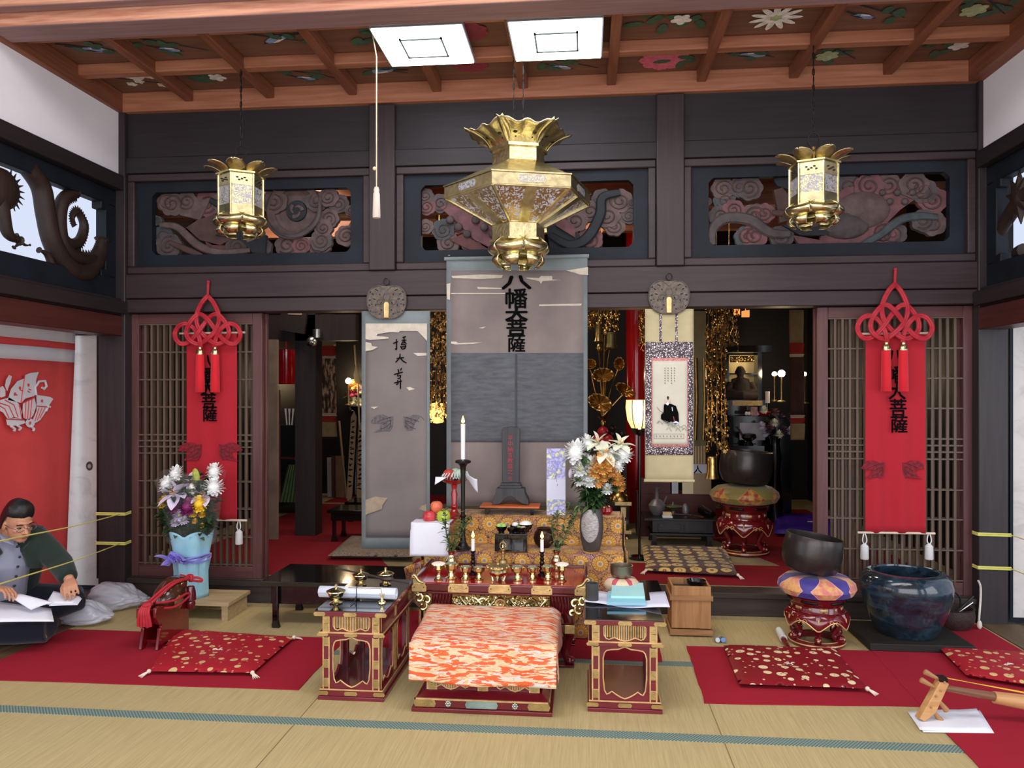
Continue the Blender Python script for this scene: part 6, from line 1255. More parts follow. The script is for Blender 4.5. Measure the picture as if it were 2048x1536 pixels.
pb = G(1646, 1298, 0); pb.y += .13
bowlset(V((pb.x, pb.y, .0)), 1, R(9), 'red lacquer openwork stand with gilt trim, at the right before the glazed pot', 'round cushion of pink and blue brocade under the right singing bowl', 'big dark singing bowl tilted on the pink and blue cushion, at the right', ringm('pink_blue_silk', '#c8706a', ('#3b2f86', '#d8a8a0', '#d9a464'), .06), .178, .225, .185, .12, .30, 0, .045)
pb = G(1496, 1112, .165); pb.y += .15
bowlset(V((pb.x, pb.y, .165)), 1, R(5), 'darker red lacquer stand with gilt trim in the inner hall', 'round red and gold brocade cushion under the inner hall singing bowl', 'big black singing bowl on its stand in the inner hall, before the statue niche', ringm('red_gold_silk', '#8f2a26', ('#7a7038', '#a07a3a', '#b08a3c'), .06), .225, .29, .225, .15, .43, 0)
# striker on the floor
b = B(); a = G(1558, 1268, .02); c = G(1578, 1300, .02); a.z = .045; c.z = .02; b.tube([a, a.lerp(c, .45)], [.022, .024], 10); b.tube([a.lerp(c, .45), c], [.017, .015], 8, 1); b.tube([c, c+V((.02, -.05, 0))], [.019, .017], 8, 1); tag(b.done('bell_striker', [mat('white_leather', '#c9cdc8', .6), STL]), 'short striker with white padded end leaning at the foot of the right bowl stand', 'striker')
# wooden box with castors
p0 = G(1340, 1272, 0); x0, x1 = P(1343, 0, p0.y).x, P(1422, 0, p0.y).x; y0, y1 = p0.y, p0.y+.24; k = (-x0*SN+y0*CS)/FP; zz = lambda v: EYE-(v-HZ)*k
BW = wood('scorched_cedar', '#8a5c34', '#c99a66', 'Z', .8, rough=.6); th = thing('wooden_ash_box', 'small cedar box on black castors with dark bowl inside, right of the stands', 'box', ((x0+x1)/2, (y0+y1)/2, 0))
b = B(); t_ = .014; zb, zt = zz(1258), zz(1172)
b.box((x0, y0, zb), (x1, y0+t_, zt)); b.box((x0, y1-t_, zb), (x1, y1, zt)); b.box((x0, y0+t_, zb), (x0+t_, y1-t_, zt)); b.box((x1-t_, y0+t_, zb), (x1, y1-t_, zt)); b.box((x0, y0, zb-.005), (x1, y1, zb+.01)); b.done('body', BW, th, bev=.002)
for za, zc_ in ((zz(1200), zz(1190)), (zz(1269), zz(1258))):
    b = B(); b.box((x0-.012, y0-.012, za), (x1+.012, y0, zc_)); b.box((x0-.012, y1, za), (x1+.012, y1+.012, zc_)); b.box((x0-.012, y0, za), (x0, y1, zc_)); b.box((x1, y0, za), (x1+.012, y1, zc_))
    b.done('band', wood('scorched_band', '#7a5230', '#b98c5c', 'X', rough=.6), th, bev=.002)
for x in (x0+.025, x1-.025):
    for y in (y0+.03, y1-.03): b = B(); b.ball((x, y, .0165), (.0165, .0165, .0165)); b.box((x-.012, y-.012, .014), (x+.012, y+.012, zb-.004)); b.done('castor', mat('black_rubber', '#121212', .4), th)
b = B(); b.box((x0+t_, y0+t_, zt-.05), (x1-t_, y1-t_, zt-.04)); b.done('ash_bed', mat('grey_ash', '#3b3836', .95, 0, .2, 90), th)
b = B(); b.lathe([(0, 0), (.035, 0), (.038, .01), (.058, .03), (.062, .052), (.058, .052), (.05, .03), (0, .02)], (x1-.075, y0+.12, zt-.039), 24); tag(b.done('black_bowl', BLAC), 'small glossy black bowl sitting in the cedar box', 'bowl')
for u, col, lab in ((1434, '#b9c4c8', 'pale can lying on the mat beside the cedar box'), (1445, '#6f8fc0', 'blue can lying on the mat beside the cedar box')):
    b = B(); c = G(u, 1284, 0); b.lathe([(0, -.03), (.014, -.03), (.016, -.026), (.016, .026), (.014, .03), (0, .03)], c+V((0, 0, .016)), 16, 0, M.Rotation(R(80), 3, 'X')); tag(b.done('small_can', mat('can'+col[1:], col, .35, .3)), lab, 'can', 'small cans by the cedar box')
# glazed pot on board
p = G(1812, 1281, .0); k = (-p.x*SN+p.y*CS)/FP
q4 = [G(1712, 1268), G(1722, 1302), G(1918, 1300), G(1905, 1262)]
b = B(); x0, x1 = p.x-.30, p.x+.30; b.box((x0, p.y-.24, .0065), (x1, p.y+.24, .05)); tag(b.done('wooden_board', wood('charred_board', '#191614', '#2e2926', 'X', rough=.6), bev=.004), 'dark wooden board on the runner under the big glazed pot', 'board')
def glaze():
    t = NT('blue_black_glaze'); f = t.noise(t.co((1, 1, 2.4)), 6, 6, .65, 1.0); t.base(t.ramp(f, [(.3, '#0d141b'), (.5, '#1d2c38'), (.66, '#2e4654'), (.8, '#24352f')])); t.p(rough=.12, coat=.5); t.bump(f, .25, .006); return t.m
rp = .265; hp = .385
b = B(); b.lathe([(0, 0), (.165, 0), (.175, .012), (.2, .06), (.24, .16), (rp*1.0, .26), (rp*1.01, .31), (rp*.95, .355), (rp*.86, .378), (rp*.78, hp), (rp*.70, hp), (rp*.68, hp-.015), (rp*.72, hp-.05), (.18, .1), (0, .08)], (p.x, p.y, .051), 48); tag(b.done('glazed_pot', glaze()), 'big blue-black glazed ceramic brazier pot at the right', 'pot')
# charcoal basket
p = G(1918, 1262, .006); p.y += .08; k = (-p.x*SN+p.y*CS)/FP; th = thing('charcoal_basket', 'dark woven basket with handle and fire tools, right of the glazed pot', 'basket', p)
b = B(); b.lathe([(0, 0), (.085, 0), (.105, .03), (.115, .08), (.108, .125), (.115, .13), (.1, .13), (.09, .06), (0, .03)], p, 24, 0, None, 0, 1.15, 1); b.done('body', mat('dark_wicker', '#33201c', .6, 0, .2, 40, .8, 130), th)
b = B(); b.tube(spline([p+V((-.1, 0, .125)), p+V((-.09, 0, .22)), p+V((-.02, .0, .245)), p+V((.04, 0, .2)), p+V((.045, 0, .13))], 6), .006, 6); b.done('handle', IRON, th)
for j, (a, c, r, m) in enumerate((((-.02, 0, .06), (.14, .03, .20), .008, IRON), ((.0, .02, .06), (.12, -.01, .17), .005, STEEL), ((-.05, -.03, .06), (-.075, -.04, .16), .012, ROD))):
    b = B(); b.tube([p+V(a), p+V(c)], r, 7); tag(b.done('fire_tool', m), ('thick black fire tool in the wicker basket', 'thin steel fire tongs in the wicker basket', 'short pale wooden handle standing in the wicker basket')[j], 'tool', 'fire tools in the basket')
b = B(); a = p+V((.16, .0, .03)); b.tube(spline([a+V((-.008, -.03, 0)), a, a+V((.025, .03, .14)), a+V((.035, .05, .23)), a+V((.02, .05, .27))], 5), .007, 6); b.ball(a+V((-.01, -.03, 0)), (.016, .016, .03), 0, 8, 6); tag(b.done('power_cable', mat('white_cable', '#d6cfc2', .6)), 'white electric cord end standing beside the wicker basket', 'cord')
# ================= long black table at the left ====================================================
th = thing('low_table', 'long low black lacquer table behind the left stand', 'table', (-1.5, 5.1, 0)); xa = P(520, 0, 4.86).x; xb = -1.19; ztp = .312
b = B(); b.box((xa, 4.86, ztp-.03), (xb, 5.38, ztp)); b.done('table_top', lacquer('table_black_lacquer', '#100d0e', .1), th, bev=.003); b = B(); b.box((xa+.05, 4.92, ztp-.16), (xb-.03, 4.94, ztp-.03)); b.box((xa+.05, 5.30, ztp-.16), (xb-.03, 5.32, ztp-.03)); b.done('apron', BLAC, th)
for x in (xa+.09, xb-.12):
    for y in (4.885, 5.30):
        b = B(); b.prism([(-.022, 0), (.03, 0), (.024, .02), (.018, .05), (.018, ztp-.03), (-.018, ztp-.03), (-.018, .05), (-.024, .02)], (x, y, 0), (1, 0, 0), (0, 0, 1), (0, .03, 0)); b.done('leg', BLAC, th, bev=.003)
    b = B(); b.box((x-.014, 4.915, ztp-.105), (x+.014, 5.30, ztp-.06)); b.done('stretcher', BLAC, th)
# ================= bouquet on its low stand ========================================================
p = G(385, 1197, .095); x0, x1 = P(364, 0, 4.95).x, P(475, 0, 5.1).x
th = thing('wooden_stand', 'low pale wooden platform under the wrapped bouquet', 'stand', (-2.45, 5.15, 0)); PW = wood('pale_pine', '#9c8664', '#c9b48c', 'X', rough=.6); ax, bx_, ya, yb_ = P(330, 0, 4.98).x, P(440, 0, 4.98).x, 4.98, 5.32
b = B(); b.box((ax, ya, .105), (bx_+.06, yb_, .13)); b.done('top', PW, th, bev=.002); b = B()
for x in (ax+.03, bx_+.0): b.box((x, ya+.02, 0), (x+.045, yb_-.02, .105))
b.done('leg', PW, th, bev=.002)
pc = V((P(382, 0, 5.13).x, 5.13, .131)); k = (-pc.x*SN+pc.y*CS)/FP; zq = lambda v: EYE-(v-HZ)*k; xq = lambda u: P(u, 0, 5.13).x
th = thing('wrapped_bouquet', 'tall flower bouquet wrapped in light blue paper and clear film, on the low stand', 'bouquet', pc)
BP = mat('light_blue_paper', '#93c8da', .65, 0, .05, 8)
b = B(); n = 40
def wrap(s, t_):
    a = 2*PI*s; r = .125+.0*t_; w = .007*math.sin(a*7+t_*3)+.004*math.sin(a*13); x0_ = xq(382+2*t_); r = (.118-.008*math.sin(PI*t_))+w*(.4+t_); return V((x0_+r*math.cos(a), pc.y+r*math.sin(a)*.9, pc.z+(zq(1112)-pc.z)*t_))
b.grid(wrap, n, 10, 0, True); b.lathe([(0, .002), (.11, .002)], pc, 20); b.done('lower_wrap', BP, th, solid=.001)
b = B()
def wrap2(s, t_): a = 2*PI*s; r = .112+.035*t_+.01*math.sin(a*5); e = .04*abs(math.sin(a*2.5+.6)); return V((xq(382)+r*math.cos(a), pc.y+r*math.sin(a)*.85, zq(1112)+(zq(1070)-zq(1112)+e)*t_))
b.grid(wrap2, 48, 8, 0, True); b.done('upper_wrap', BP, th, solid=.001)
RIB = mat('purple_organza', '#7d6fd6', .4, 0, .15, 20, sheen=.5)
b = B(); q = random.Random(6); zr = zq(1113)
for j in range(3): b.tube([V((xq(383)+.122*math.cos(a), pc.y+.112*math.sin(a), zr+.012*math.sin(a*2+j)+.012*(j-1))) for a in [i*PI/14 for i in range(28)]], .012, 6, 0, True, flat=.4)
for j in range(12):
    a = -PI/2+q.uniform(-.9, .5); o = V((xq(378)+.13*math.cos(a), pc.y+.12*math.sin(a)-.01, zr)); d = V((q.uniform(-1, 1), -.7, q.uniform(-.6, 1))); b.grid(lambda s, t_: o+d*.075*t_+V((.03*(s-.5)*math.sin(2+t_*3), .02*math.sin(s*5+j), .045*(s-.5)*math.sin(PI*t_))), 5, 6)
b.done('ribbon', RIB, th, solid=.0012)
def film():
    t = NT('clear_film'); t.base('#ffffff'); t.p(rough=.1, alpha=.04, spec=1.0); return t.m
b = B()
def flm(s, t_): a = 2*PI*s; r = .16+.085*t_+.012*math.sin(a*6+t_*4); e = .03*math.sin(a*3); return V((xq(382)+r*math.cos(a), pc.y+r*math.sin(a)*.7, zq(1085)+(zq(950)-zq(1085)+e)*t_))
b.grid(flm, 60, 12, 0, True); b.done('clear_film', film(), th)
p = pc
items = [('pom', 353, 949, 16, 0, PETW, 'chrysanthemum'), ('pom', 429, 945, 16, .02, PETW, 'chrysanthemum'), ('pom', 335, 970, 17, -.04, PETW, 'chrysanthemum'), ('pom', 427, 977, 19, -.05, PETW, 'chrysanthemum'), ('lily', 352, 988, 28, -.08, PETL, 'lily'), ('lily', 408, 990, 24, -.05, PETL, 'lily'), ('lily', 388, 968, 24, .02, PETL, 'lily'), ('bud', 392, 953, 14, .0, CENY, 'lily_bud'), ('bud', 385, 978, 11, -.06, PETC, 'lily_bud'), ('pom', 350, 1012, 17, -.1, PETM, 'magenta_bloom'), ('pom', 377, 1016, 18, -.12, PETM, 'magenta_bloom'), ('pom', 399, 1010, 16, -.11, PETY, 'yellow_rose'), ('mum', 328, 1006, 13, -.06, PETY, 'yellow_bloom'), ('mum', 360, 1032, 13, -.12, PETL, 'lilac_bloom'), ('mum', 352, 1046, 10, -.12, PETL, 'lilac_bloom'), ('mum', 368, 1040, 11, -.12, PETL, 'lilac_bloom'), ('mum', 387, 1028, 9, -.11, PETY, 'yellow_bloom'), ('mum', 404, 1030, 7, -.1, PETY, 'yellow_bloom'), ('mum', 390, 1043, 6, -.1, PETY, 'yellow_bloom'), ('mum', 404, 1052, 5, -.1, PETY, 'yellow_bloom')]
fl_thing(th, pc.y, items, 90)
b = B(); b2 = B(); q = random.Random(14)
for i in range(50):
    u, v = q.uniform(332, 428), q.uniform(955, 1050); tip = V((xq(u), pc.y+q.uniform(-.1, .12), zq(v))); base = V((xq(382)+q.uniform(-.04, .04), pc.y+q.uniform(-.03, .03), zq(1100))); pts = spline([base, base.lerp(tip, .5)+V(((tip.x-base.x)*.12, 0, 0)), tip], 6); b2.tube(pts, .0035, 5)
    for i_ in range(5, len(pts)):
        for j in range(5): a = q.uniform(0, 6.3); leaf(b, pts[i_], (math.cos(a), math.sin(a), q.uniform(-.1, 1.0)), q.uniform(.06, .10), q.uniform(.024, .042), 0, q.uniform(.1, .5))
b2.done('stems', STEM, th); b.done('foliage', [LEAFD], th, fixn=False)
# ================= lacquer drum (wooden fish) stand on the left mat ==================================
p = G(322, 1300, .005); k = (-p.x*SN+p.y*CS)/FP
th = thing('lacquer_drum_stand', 'red lacquer upright stand holding a brown wooden drum with red cord, on the left mat', 'stand', p)
b = B()
ang = R(90); e1 = V((0, 1, 0)); w_ = V((-1, 0, 0)); o = V((-2.61, 4.55, .0065)); RL2 = lacquer('drum_red_lacquer', '#6d0f16', .12)
side_p = [(-.175, 0), (-.135, 0), (-.11, .022), (.09, .022), (.13, 0), (.185, 0), (.185, .19), (.17, .225), (.10, .225), (.03, .215), (-.10, .245), (-.165, .262), (-.195, .258), (-.198, .2), (-.165, .15), (-.135, .146), (-.135, .128), (-.15, .124), (-.15, .108)]
for sg in (-1, 1):
    b = B(); b.prism(side_p, o+w_*(.052*sg-.011), e1, (0, 0, 1), w_*.022); b.done('side_board', RL2, th, bev=.004)
b = B(); b.prism([(-.15, .15), (-.13, .15), (-.15, .24), (-.17, .24)], o-w_*.045, e1, (0, 0, 1), w_*.09); b.prism([(.15, .03), (.165, .03), (.165, .19), (.15, .19)], o-w_*.045, e1, (0, 0, 1), w_*.09); b.box(o+V((-.045, -.12, .03)), o+V((.045, .12, .045))); b.done('cross_board', RL2, th)
b = B(); cdr = o+e1*.07+V((0, 0, .265)); rt = M.Rotation(ang, 3, 'Z') @ M.Rotation(R(-24), 3, 'Y'); b.ball(cdr, (.145, .088, .105), 0, 28, 18, rt); b.ball(cdr+e1*.06+V((0, 0, .055)), (.07, .075, .05), 0, 20, 12, rt); b.done('wooden_drum', mat('polished_brown_wood', '#452414', .2, 0, .25, 5, coat=.5), th, remesh=.006); b = B(); b.ball(o+e1*.04-w_*.062+V((0, 0, .238)), (.035, .05, .05), 0, 16, 10); b.done('drum_knob', mat('glazed_brown_wood', '#6b5236', .15, 0, .1), th)
b = B(); c1 = o+e1*.165-w_*.085; b.lathe([(0, .16), (.024, .16), (.03, .19), (.026, .205), (.034, .215), (.03, .265), (.022, .3), (.015, .304), (0, .304)], c1, 14); b.done('finial_post', lacquer('dark_red_lacquer', '#58121a'), th)
b = B(); tp = o+e1*.19-w_*.06+V((0, 0, .345)); bt = o-e1*.175+w_*.005+V((0, 0, .272))
for j in (-1, 1): b.tube(spline([bt+w_*.014*j, bt.lerp(tp, .5)+w_*(.012*j)-w_*.02+V((0, 0, .045)), tp+w_*.01*j], 6), .0085, 7)
b.tube(spline([bt+e1*.04-w_*.03, bt+e1*.15-w_*.085+V((0, 0, -.012)), bt+e1*.27-w_*.10+V((0, 0, -.0)), bt+e1*.30-w_*.10+V((0, 0, -.025)), bt+e1*.15-w_*.092+V((0, 0, -.05)), bt+e1*.04-w_*.05+V((0, 0, -.03))], 5), .0075, 7)
for j in range(6): a = j*1.1; b.tube(spline([tp+V((.024*math.cos(a+t_), .012*math.sin(a*2+t_), .018*math.sin(a*1.7+t_))) for t_ in (0, .8, 1.6, 2.4, 3.2)], 3), .008, 6)
b.tube(spline([tp, tp-w_*.05+V((0, 0, .006)), tp-w_*.085+V((0, 0, -.004)), tp-w_*.08+V((0, 0, -.018)), tp-w_*.02+V((0, 0, -.014))], 4), .008, 6); b.tube(spline([tp, tp+w_*.03+V((0, 0, .014)), tp+w_*.06+V((0, 0, .02))], 3), .007, 6)
for j in range(5): b.tube(spline([bt+w_*(.009*(j-2)), bt-e1*.035+w_*(.013*(j-2))+V((0, 0, -.03)), bt-e1*.035+w_*(.017*(j-2))+V((0, 0, -.08)), bt-e1*.03+w_*(.019*(j-2))+V((0, 0, -.12-.006*(j % 2)))], 3), .0105, 6)
b.ball(bt, (.03, .03, .018)); b.done('red_cord', CORD, th)
# ================= stringed instrument at lower right and its papers ================================
b = B(); qd = [G(1815, 1424, .006), G(1840, 1462, .006), G(1981, 1464, .006), G(1953, 1419, .006)]
b.grid(lambda s, t_: qd[0].lerp(qd[3], s).lerp(qd[1].lerp(qd[2], s), t_)+V((0, 0, .002+.004*abs(math.sin(s*4+t_)))), 12, 6); b.grid(lambda s, t_: qd[0].lerp(qd[3], s).lerp(qd[1].lerp(qd[2], s), t_)+V((.01, -.012, .0005)), 4, 4); tag(b.done('paper_sheet', WHITE, solid=.001), 'white sheets on the runner under the instrument pegbox', 'paper')
th = thing('stringed_instrument', 'wooden neck and pegbox of a lute entering at the lower right edge, yellow strings', 'instrument', G(1860, 1440, .01)); NW = wood('honey_wood', '#b07c48', '#dcb27c', 'X', rough=.4)
b = B(); ba = G(1850, 1444, .012); zcn = FP*(EYE-.012)/(1444-HZ); top = Q(1888, 1362, zcn+.02); nd = Q(2110, 1415, zcn-.0)
d = (top-ba).normalized(); s_ = V((1, .15, 0)); s_ = (s_-d*s_.dot(d)).normalized(); n_ = d.cross(s_)
b.slab([ba-s_*.028, ba+s_*.0, ba+d*.06+s_*.03, top+s_*.03-d*.0, top-s_*.012, ba+d*.09-s_*.02], n_*.045); b.done('pegbox', NW, th, bev=.004)
b = B(); a = top-d*.03+s_*.02+n_*.022; m0 = a.lerp(nd, .5); b.tube([a, m0], [.014, .021], 10, 0); b.done('neck', wood('dark_neck_wood', '#6a4630', '#96694a', 'X', rough=.4), th); b = B(); b.tube([m0+V((-.02, 0, 0)), nd, nd+(nd-m0)*1.2], [.028, .042, .05], 12); b.done('body_neck', NW, th)
for f, sg in ((.35, 1), (.62, 1), (.78, -1), (.98, -1)):
    b = B(); o = ba.lerp(top, f)+n_*.022; q = s_*sg*.085+d*(.0 if sg < 0 else -.035); b.tube([o, o+q*.4, o+q, o+q*1.05], [.007, .009, .014, .008], 8); b.ball(o-s_*sg*.004-n_*.024, .006, 0, 8, 5); b.done('tuning_peg', mat('peg_wood', '#a87a4c', .45), th)
b = B(); tq = top+n_*.03
for j in range(3): b.tube([ba.lerp(top, .6)+n_*.02+s_*.006*j, tq+s_*(.004*j)+d*.012, nd+V((0, -.04, .05+.004*j))], .0018, 5)
b.done('strings', mat('yellow_silk', '#d9b020', .5), th); b = B(); b.cbox(top+d*.006+n_*.022, (.035, .05, .018), 0); b.done('nut', IRON, th)
# ================= cordon ropes =======================================================================
ROPE = mat('yellow_cord', '#d3cf6e', .7, 0, .1)
def rope(lab, pts, wrap):
    th = thing('cordon_rope', lab, 'rope', pts[0]); b = B(); b.tube(spline(pts, 6), .0036, 6); b.done('line', ROPE, th)
    b = B(); 
    for dz in (-.006, .006): b.tube([V(q)+V((0, 0, dz)) for q in wrap], .006, 6)
    b.done('wrap', ROPE, th)
for v0, v1, lab in ((1028, 1082, 'upper yellow cord stretched across the left doorway'), (1087, 1168, 'lower yellow cord stretched across the left doorway')):
    a = PX(205, v0, XL-.1) if False else V((-3.44, 5.40, P(226, v0, 5.4).z)); c = PX(0, v1, -2.75); e = c+(c-a)*.8; rope(lab, [a, a.lerp(c, .5)+V((0, 0, -.01)), c, e], [V((-3.63, 5.40, a.z)), V((-3.40, 5.40, a.z)), V((-3.40, 5.47, a.z+.004))])
for v0, lab in ((1069, 'upper yellow cord tied round the right doorway post'), (1136, 'lower yellow cord tied round the right doorway post')):
    z = P(1990, v0, 5.4).z; rope(lab, [V((2.80, 5.40, z)), V((2.86, 4.4, z-.01)), V((2.9, 3.2, z))], [V((2.60, 5.47, z)), V((2.60, 5.40, z)), V((2.81, 5.40, z-.003))])
# ================= red curtain with white butterfly crest ===============================================
CURX = -3.98
th = thing('red_curtain', 'red curtain with white bands and a white butterfly crest, hanging behind the seated person', 'curtain', (CURX, 4.6, .05))
def cur(v0, v1, y0=None): return None
yA = PX(152, 700, CURX).y; zt = 2.12
def cfn(za, zb_):
    return lambda s, t_: V((CURX+.022*math.sin((s*1.85)*9+.6*t_)*(.35+.65*(1-(za+(zb_-za)*t_)/2)), 3.6+(yA-3.6-.10*(1-min(1, (za+(zb_-za)*t_)/1.9)))*s, za+(zb_-za)*t_))
def zc_(u, v): return PX(u, v, CURX).z
w0 = zc_(152, 687); w1 = zc_(152, 696+4); w2 = zc_(151, 725); CW_ = cloth('curtain_white', '#e4e2e6', .85, .03, 500, 0); CR_ = cloth('curtain_red', '#e0504f', .85, .06, 500, 0)
for za, zb_, m, nm in ((w0, zt, CW_, 'white_band'), (w1, w0, CR_, 'red_stripe'), (w2, w1, CW_, 'white_stripe'), (.05, w2, CR_, 'red_field')): b = B(); b.grid(cfn(za, zb_), 50, max(2, int((zb_-za)*14))); b.done(nm, m, th, solid=.002)
CXF = CURX+.03
def cpx(u, v): q = PX(u, v, CXF); return q
b = B()
def wing(px): b.slab([cpx(u, v) for u, v in px], (.003, 0, 0))
wing(((15, 800), (22, 778), (35, 762), (48, 757), (50, 750), (60, 746), (77, 744), (72, 758), (70, 778), (68, 792), (50, 797), (42, 806))); wing(((0, 800), (18, 795), (38, 808), (43, 825), (42, 838), (28, 834), (15, 838), (6, 825), (0, 822))); wing(((46, 805), (68, 796), (72, 812), (66, 830), (58, 840), (47, 836), (45, 822))); wing(((73, 790), (88, 792), (100, 794), (106, 798), (98, 810), (92, 822), (80, 840), (70, 846), (66, 838), (73, 822))); wing(((12, 838), (30, 836), (48, 840), (50, 846), (38, 850), (22, 852), (14, 850)))
wing(circ((60, 846), 9, 14)); wing(((10, 772), (12, 760), (18, 750), (23, 753), (20, 765), (16, 775), (14, 782))); wing(((0, 775), (5, 772), (10, 780), (10, 792), (2, 795), (0, 794)))
for l in (((72, 790), (70, 775), (78, 763), (90, 762), (93, 772), (88, 778), (84, 775)), ((62, 852), (68, 858), (66, 862)), ((22, 852), (30, 858), (28, 862)), ((34, 850), (42, 856), (38, 860)), ((92, 822), (96, 812), (100, 814))): b.tube([cpx(u, v) for u, v in l], .009, 6)
b.done('butterfly_crest', CW_, th, smooth=False)
b = B(); CX2 = CURX+.036
for l in (((50, 750), (46, 775), (42, 806)), ((46, 806), (68, 796)), ((38, 808), (44, 838)), ((0, 806), (18, 812), (28, 834)), ((0, 812), (10, 818), (18, 836)), ((10, 800), (28, 810), (36, 834)), ((52, 804), (50, 836)), ((58, 801), (55, 838)), ((64, 799), (60, 838)), ((73, 812), (95, 814)), ((78, 816), (70, 842)), ((84, 816), (75, 840)), ((90, 816), (80, 836)), ((12, 838), (48, 840)), ((55, 782), (60, 785)), ((57, 778), (62, 780)), ((28, 790), (35, 790)), ((40, 780), (46, 782))): b.tube([PX(u, v, CX2) for u, v in l], .0035, 4)
for u, v in ((57, 770), (40, 776), (30, 788), (84, 802), (60, 846)): b.ball(PX(u, v, CX2), (.003, .012, .012), 0, 8, 5)
b.done('crest_lines', CR_, th)
# ================= seated person =========================================================================
SKIN = mat('skin', '#c08a6c', .5, 0, .06, 12, sss=.05)
Q0 = Q
def Q(u, v, z): return Q0(u, v, z*1.025)
pel, chest, neckb = Q(-8, 1205, 4.74), Q(6, 1112, 4.70), Q(16, 1070, 4.68)
hc = Q(36, 1045, 4.62)
SH_L, EL_L, WR_L = Q(78, 1082, 4.76), Q(122, 1128, 4.70), Q(139, 1160, 4.60)
SH_R, EL_R, WR_R = Q(-52, 1092, 4.54), Q(-66, 1150, 4.44), Q(-8, 1176, 4.46)
HIP_L, KN_L, FT_L = Q(45, 1200, 4.86), Q(158, 1196, 4.95), Q(70, 1232, 4.70)
HIP_R, KN_R, FT_R = Q(0, 1230, 4.66), Q(95, 1258, 4.58), Q(-30, 1270, 4.50)
person = thing('person', 'person seated on the floor at the left edge, green jacket over grey shirt, reading papers', 'person', (pel.x, pel.y, 0))
face = (Q(67, 1067, 4.54)-hc).normalized(); upv = V((.12, -.1, .95)); upv = (upv-face*upv.dot(face)).normalized(); rgt = face.cross(upv)
def hp(f, r_, u): return hc+face*f+rgt*r_+upv*u
rotm = M((face, rgt, upv)).transposed()
b = B()
b.ball(hp(-.012, 0, .03), (.098, .076, .098), 0, 24, 16, rotm); b.ball(hp(.022, 0, -.03), (.070, .062, .085), 0, 20, 14, rotm); b.ball(hp(.055, 0, -.083), (.030, .034, .026), 0, 14, 10, rotm); b.ball(hp(.05, 0, -.05), (.045, .05, .04), 0, 14, 10, rotm)
b.tube([hp(.082, 0, .012), hp(.094, 0, -.012), hp(.106, 0, -.030), hp(.092, 0, -.036)], [.009, .011, .014, .01], 8); b.ball(hp(.092, .013, -.031), .009); b.ball(hp(.092, -.013, -.031), .009)
b.ball(hp(.083, 0, -.056), (.012, .026, .006), 0, 12, 6, rotm); b.ball(hp(.081, 0, -.067), (.012, .022, .007), 0, 12, 6, rotm); b.tube([hp(.078, -.042, .026), hp(.086, 0, .028), hp(.078, .042, .026)], .007, 6)
for s in (-1, 1): b.ball(hp(-.01, s*.077, -.008), (.022, .009, .034), 0, 12, 8, rotm); b.ball(hp(.056, s*.036, -.022), (.022, .022, .018), 0, 10, 8, rotm)
b.tube([hp(-.03, 0, -.05), neckb.lerp(hc, .25), neckb+V((0, 0, -.03))], [.058, .056, .07], 14)
b.tube([pel, pel.lerp(chest, .5), chest, neckb+V((0, 0, -.04))], [.15, .14, .15, .08], 16); b.tube([SH_L, chest.lerp(SH_L, .3), chest.lerp(SH_R, .3), SH_R], [.06, .09, .09, .06], 12)
for a, e, w in ((SH_L, EL_L, WR_L), (SH_R, EL_R, WR_R)): b.tube([a, a.lerp(e, .5), e, e.lerp(w, .5), w], [.052, .048, .042, .038, .028], 12)
for h, k_, f in ((HIP_L, KN_L, FT_L), (HIP_R, KN_R, FT_R)): b.tube([pel, h, h.lerp(k_, .5), k_], [.1, .095, .08, .062], 12); b.tube([k_, k_.lerp(f, .4), f], [.06, .058, .04], 12)
def hand(b, wr, d, pn, side, curl):
    d = V(d).normalized(); pn = V(pn); pn = (pn-d*pn.dot(d)).normalized(); sd = d.cross(pn)*side
    for j in range(4): b.tube([wr+sd*.008*(j-1.5), wr+d*.05+sd*.017*(j-1.5), wr+d*.085+sd*.0215*(j-1.5)], [.018, .016, .0115], 8)
    for j, L in enumerate((.072, .080, .074, .058)):
        o = wr+d*.085+sd*.0215*(j-1.5); d_ = (d+sd*.05*(j-1.5)).normalized(); a1 = d_*math.cos(curl)+pn*math.sin(curl); a2 = d_*math.cos(curl*2)+pn*math.sin(curl*2); p1 = o+a1*L*.5; p2 = p1+a2*L*.32; b.tube([o, p1, p2, p2+(a2+pn*.3).normalized()*L*.2], [.0088, .0084, .0078, .006], 8)
    t0 = wr+d*.03-sd*.028; b.tube([t0, t0+d*.028-sd*.018+pn*.01, t0+d*.055-sd*.02+pn*.022, t0+d*.075-sd*.012+pn*.03], [.015, .012, .0105, .008], 8)
hand(b, WR_L, Q(141, 1182, 4.50)-WR_L, V((.1, .3, -1)), 1, .55); hand(b, WR_R, Q(14, 1180, 4.44)-WR_R, V((.2, -.2, -1)), -1, .6)
b.done('body', SKIN, person, remesh=.0042)
HAIR = mat('dark_hair', '#0f0e0f', .45, 0, .3, 60, .4, 120)
b = B()
def hr(s, t_):
    a = 2*PI*s; el = t_*PI/2; f = math.cos(a)*math.cos(el); r_ = math.sin(a)*math.cos(el); u = math.sin(el); low = -.045+.10*max(0, min(1, (math.cos(a)+.05)/.35))+.012*math.sin(a)*max(0, math.cos(a)); bump_ = 1+.022*math.sin(a*9+t_*5)*(1-t_); kk_ = 1-.20*(1-t_)**2
    return hp(-.016+.116*f*kk_*bump_, .097*r_*(1-.12*(1-t_)**2)*bump_, low+.002+(.150-low)*u*bump_)
b.grid(hr, 40, 12, 0, True); 
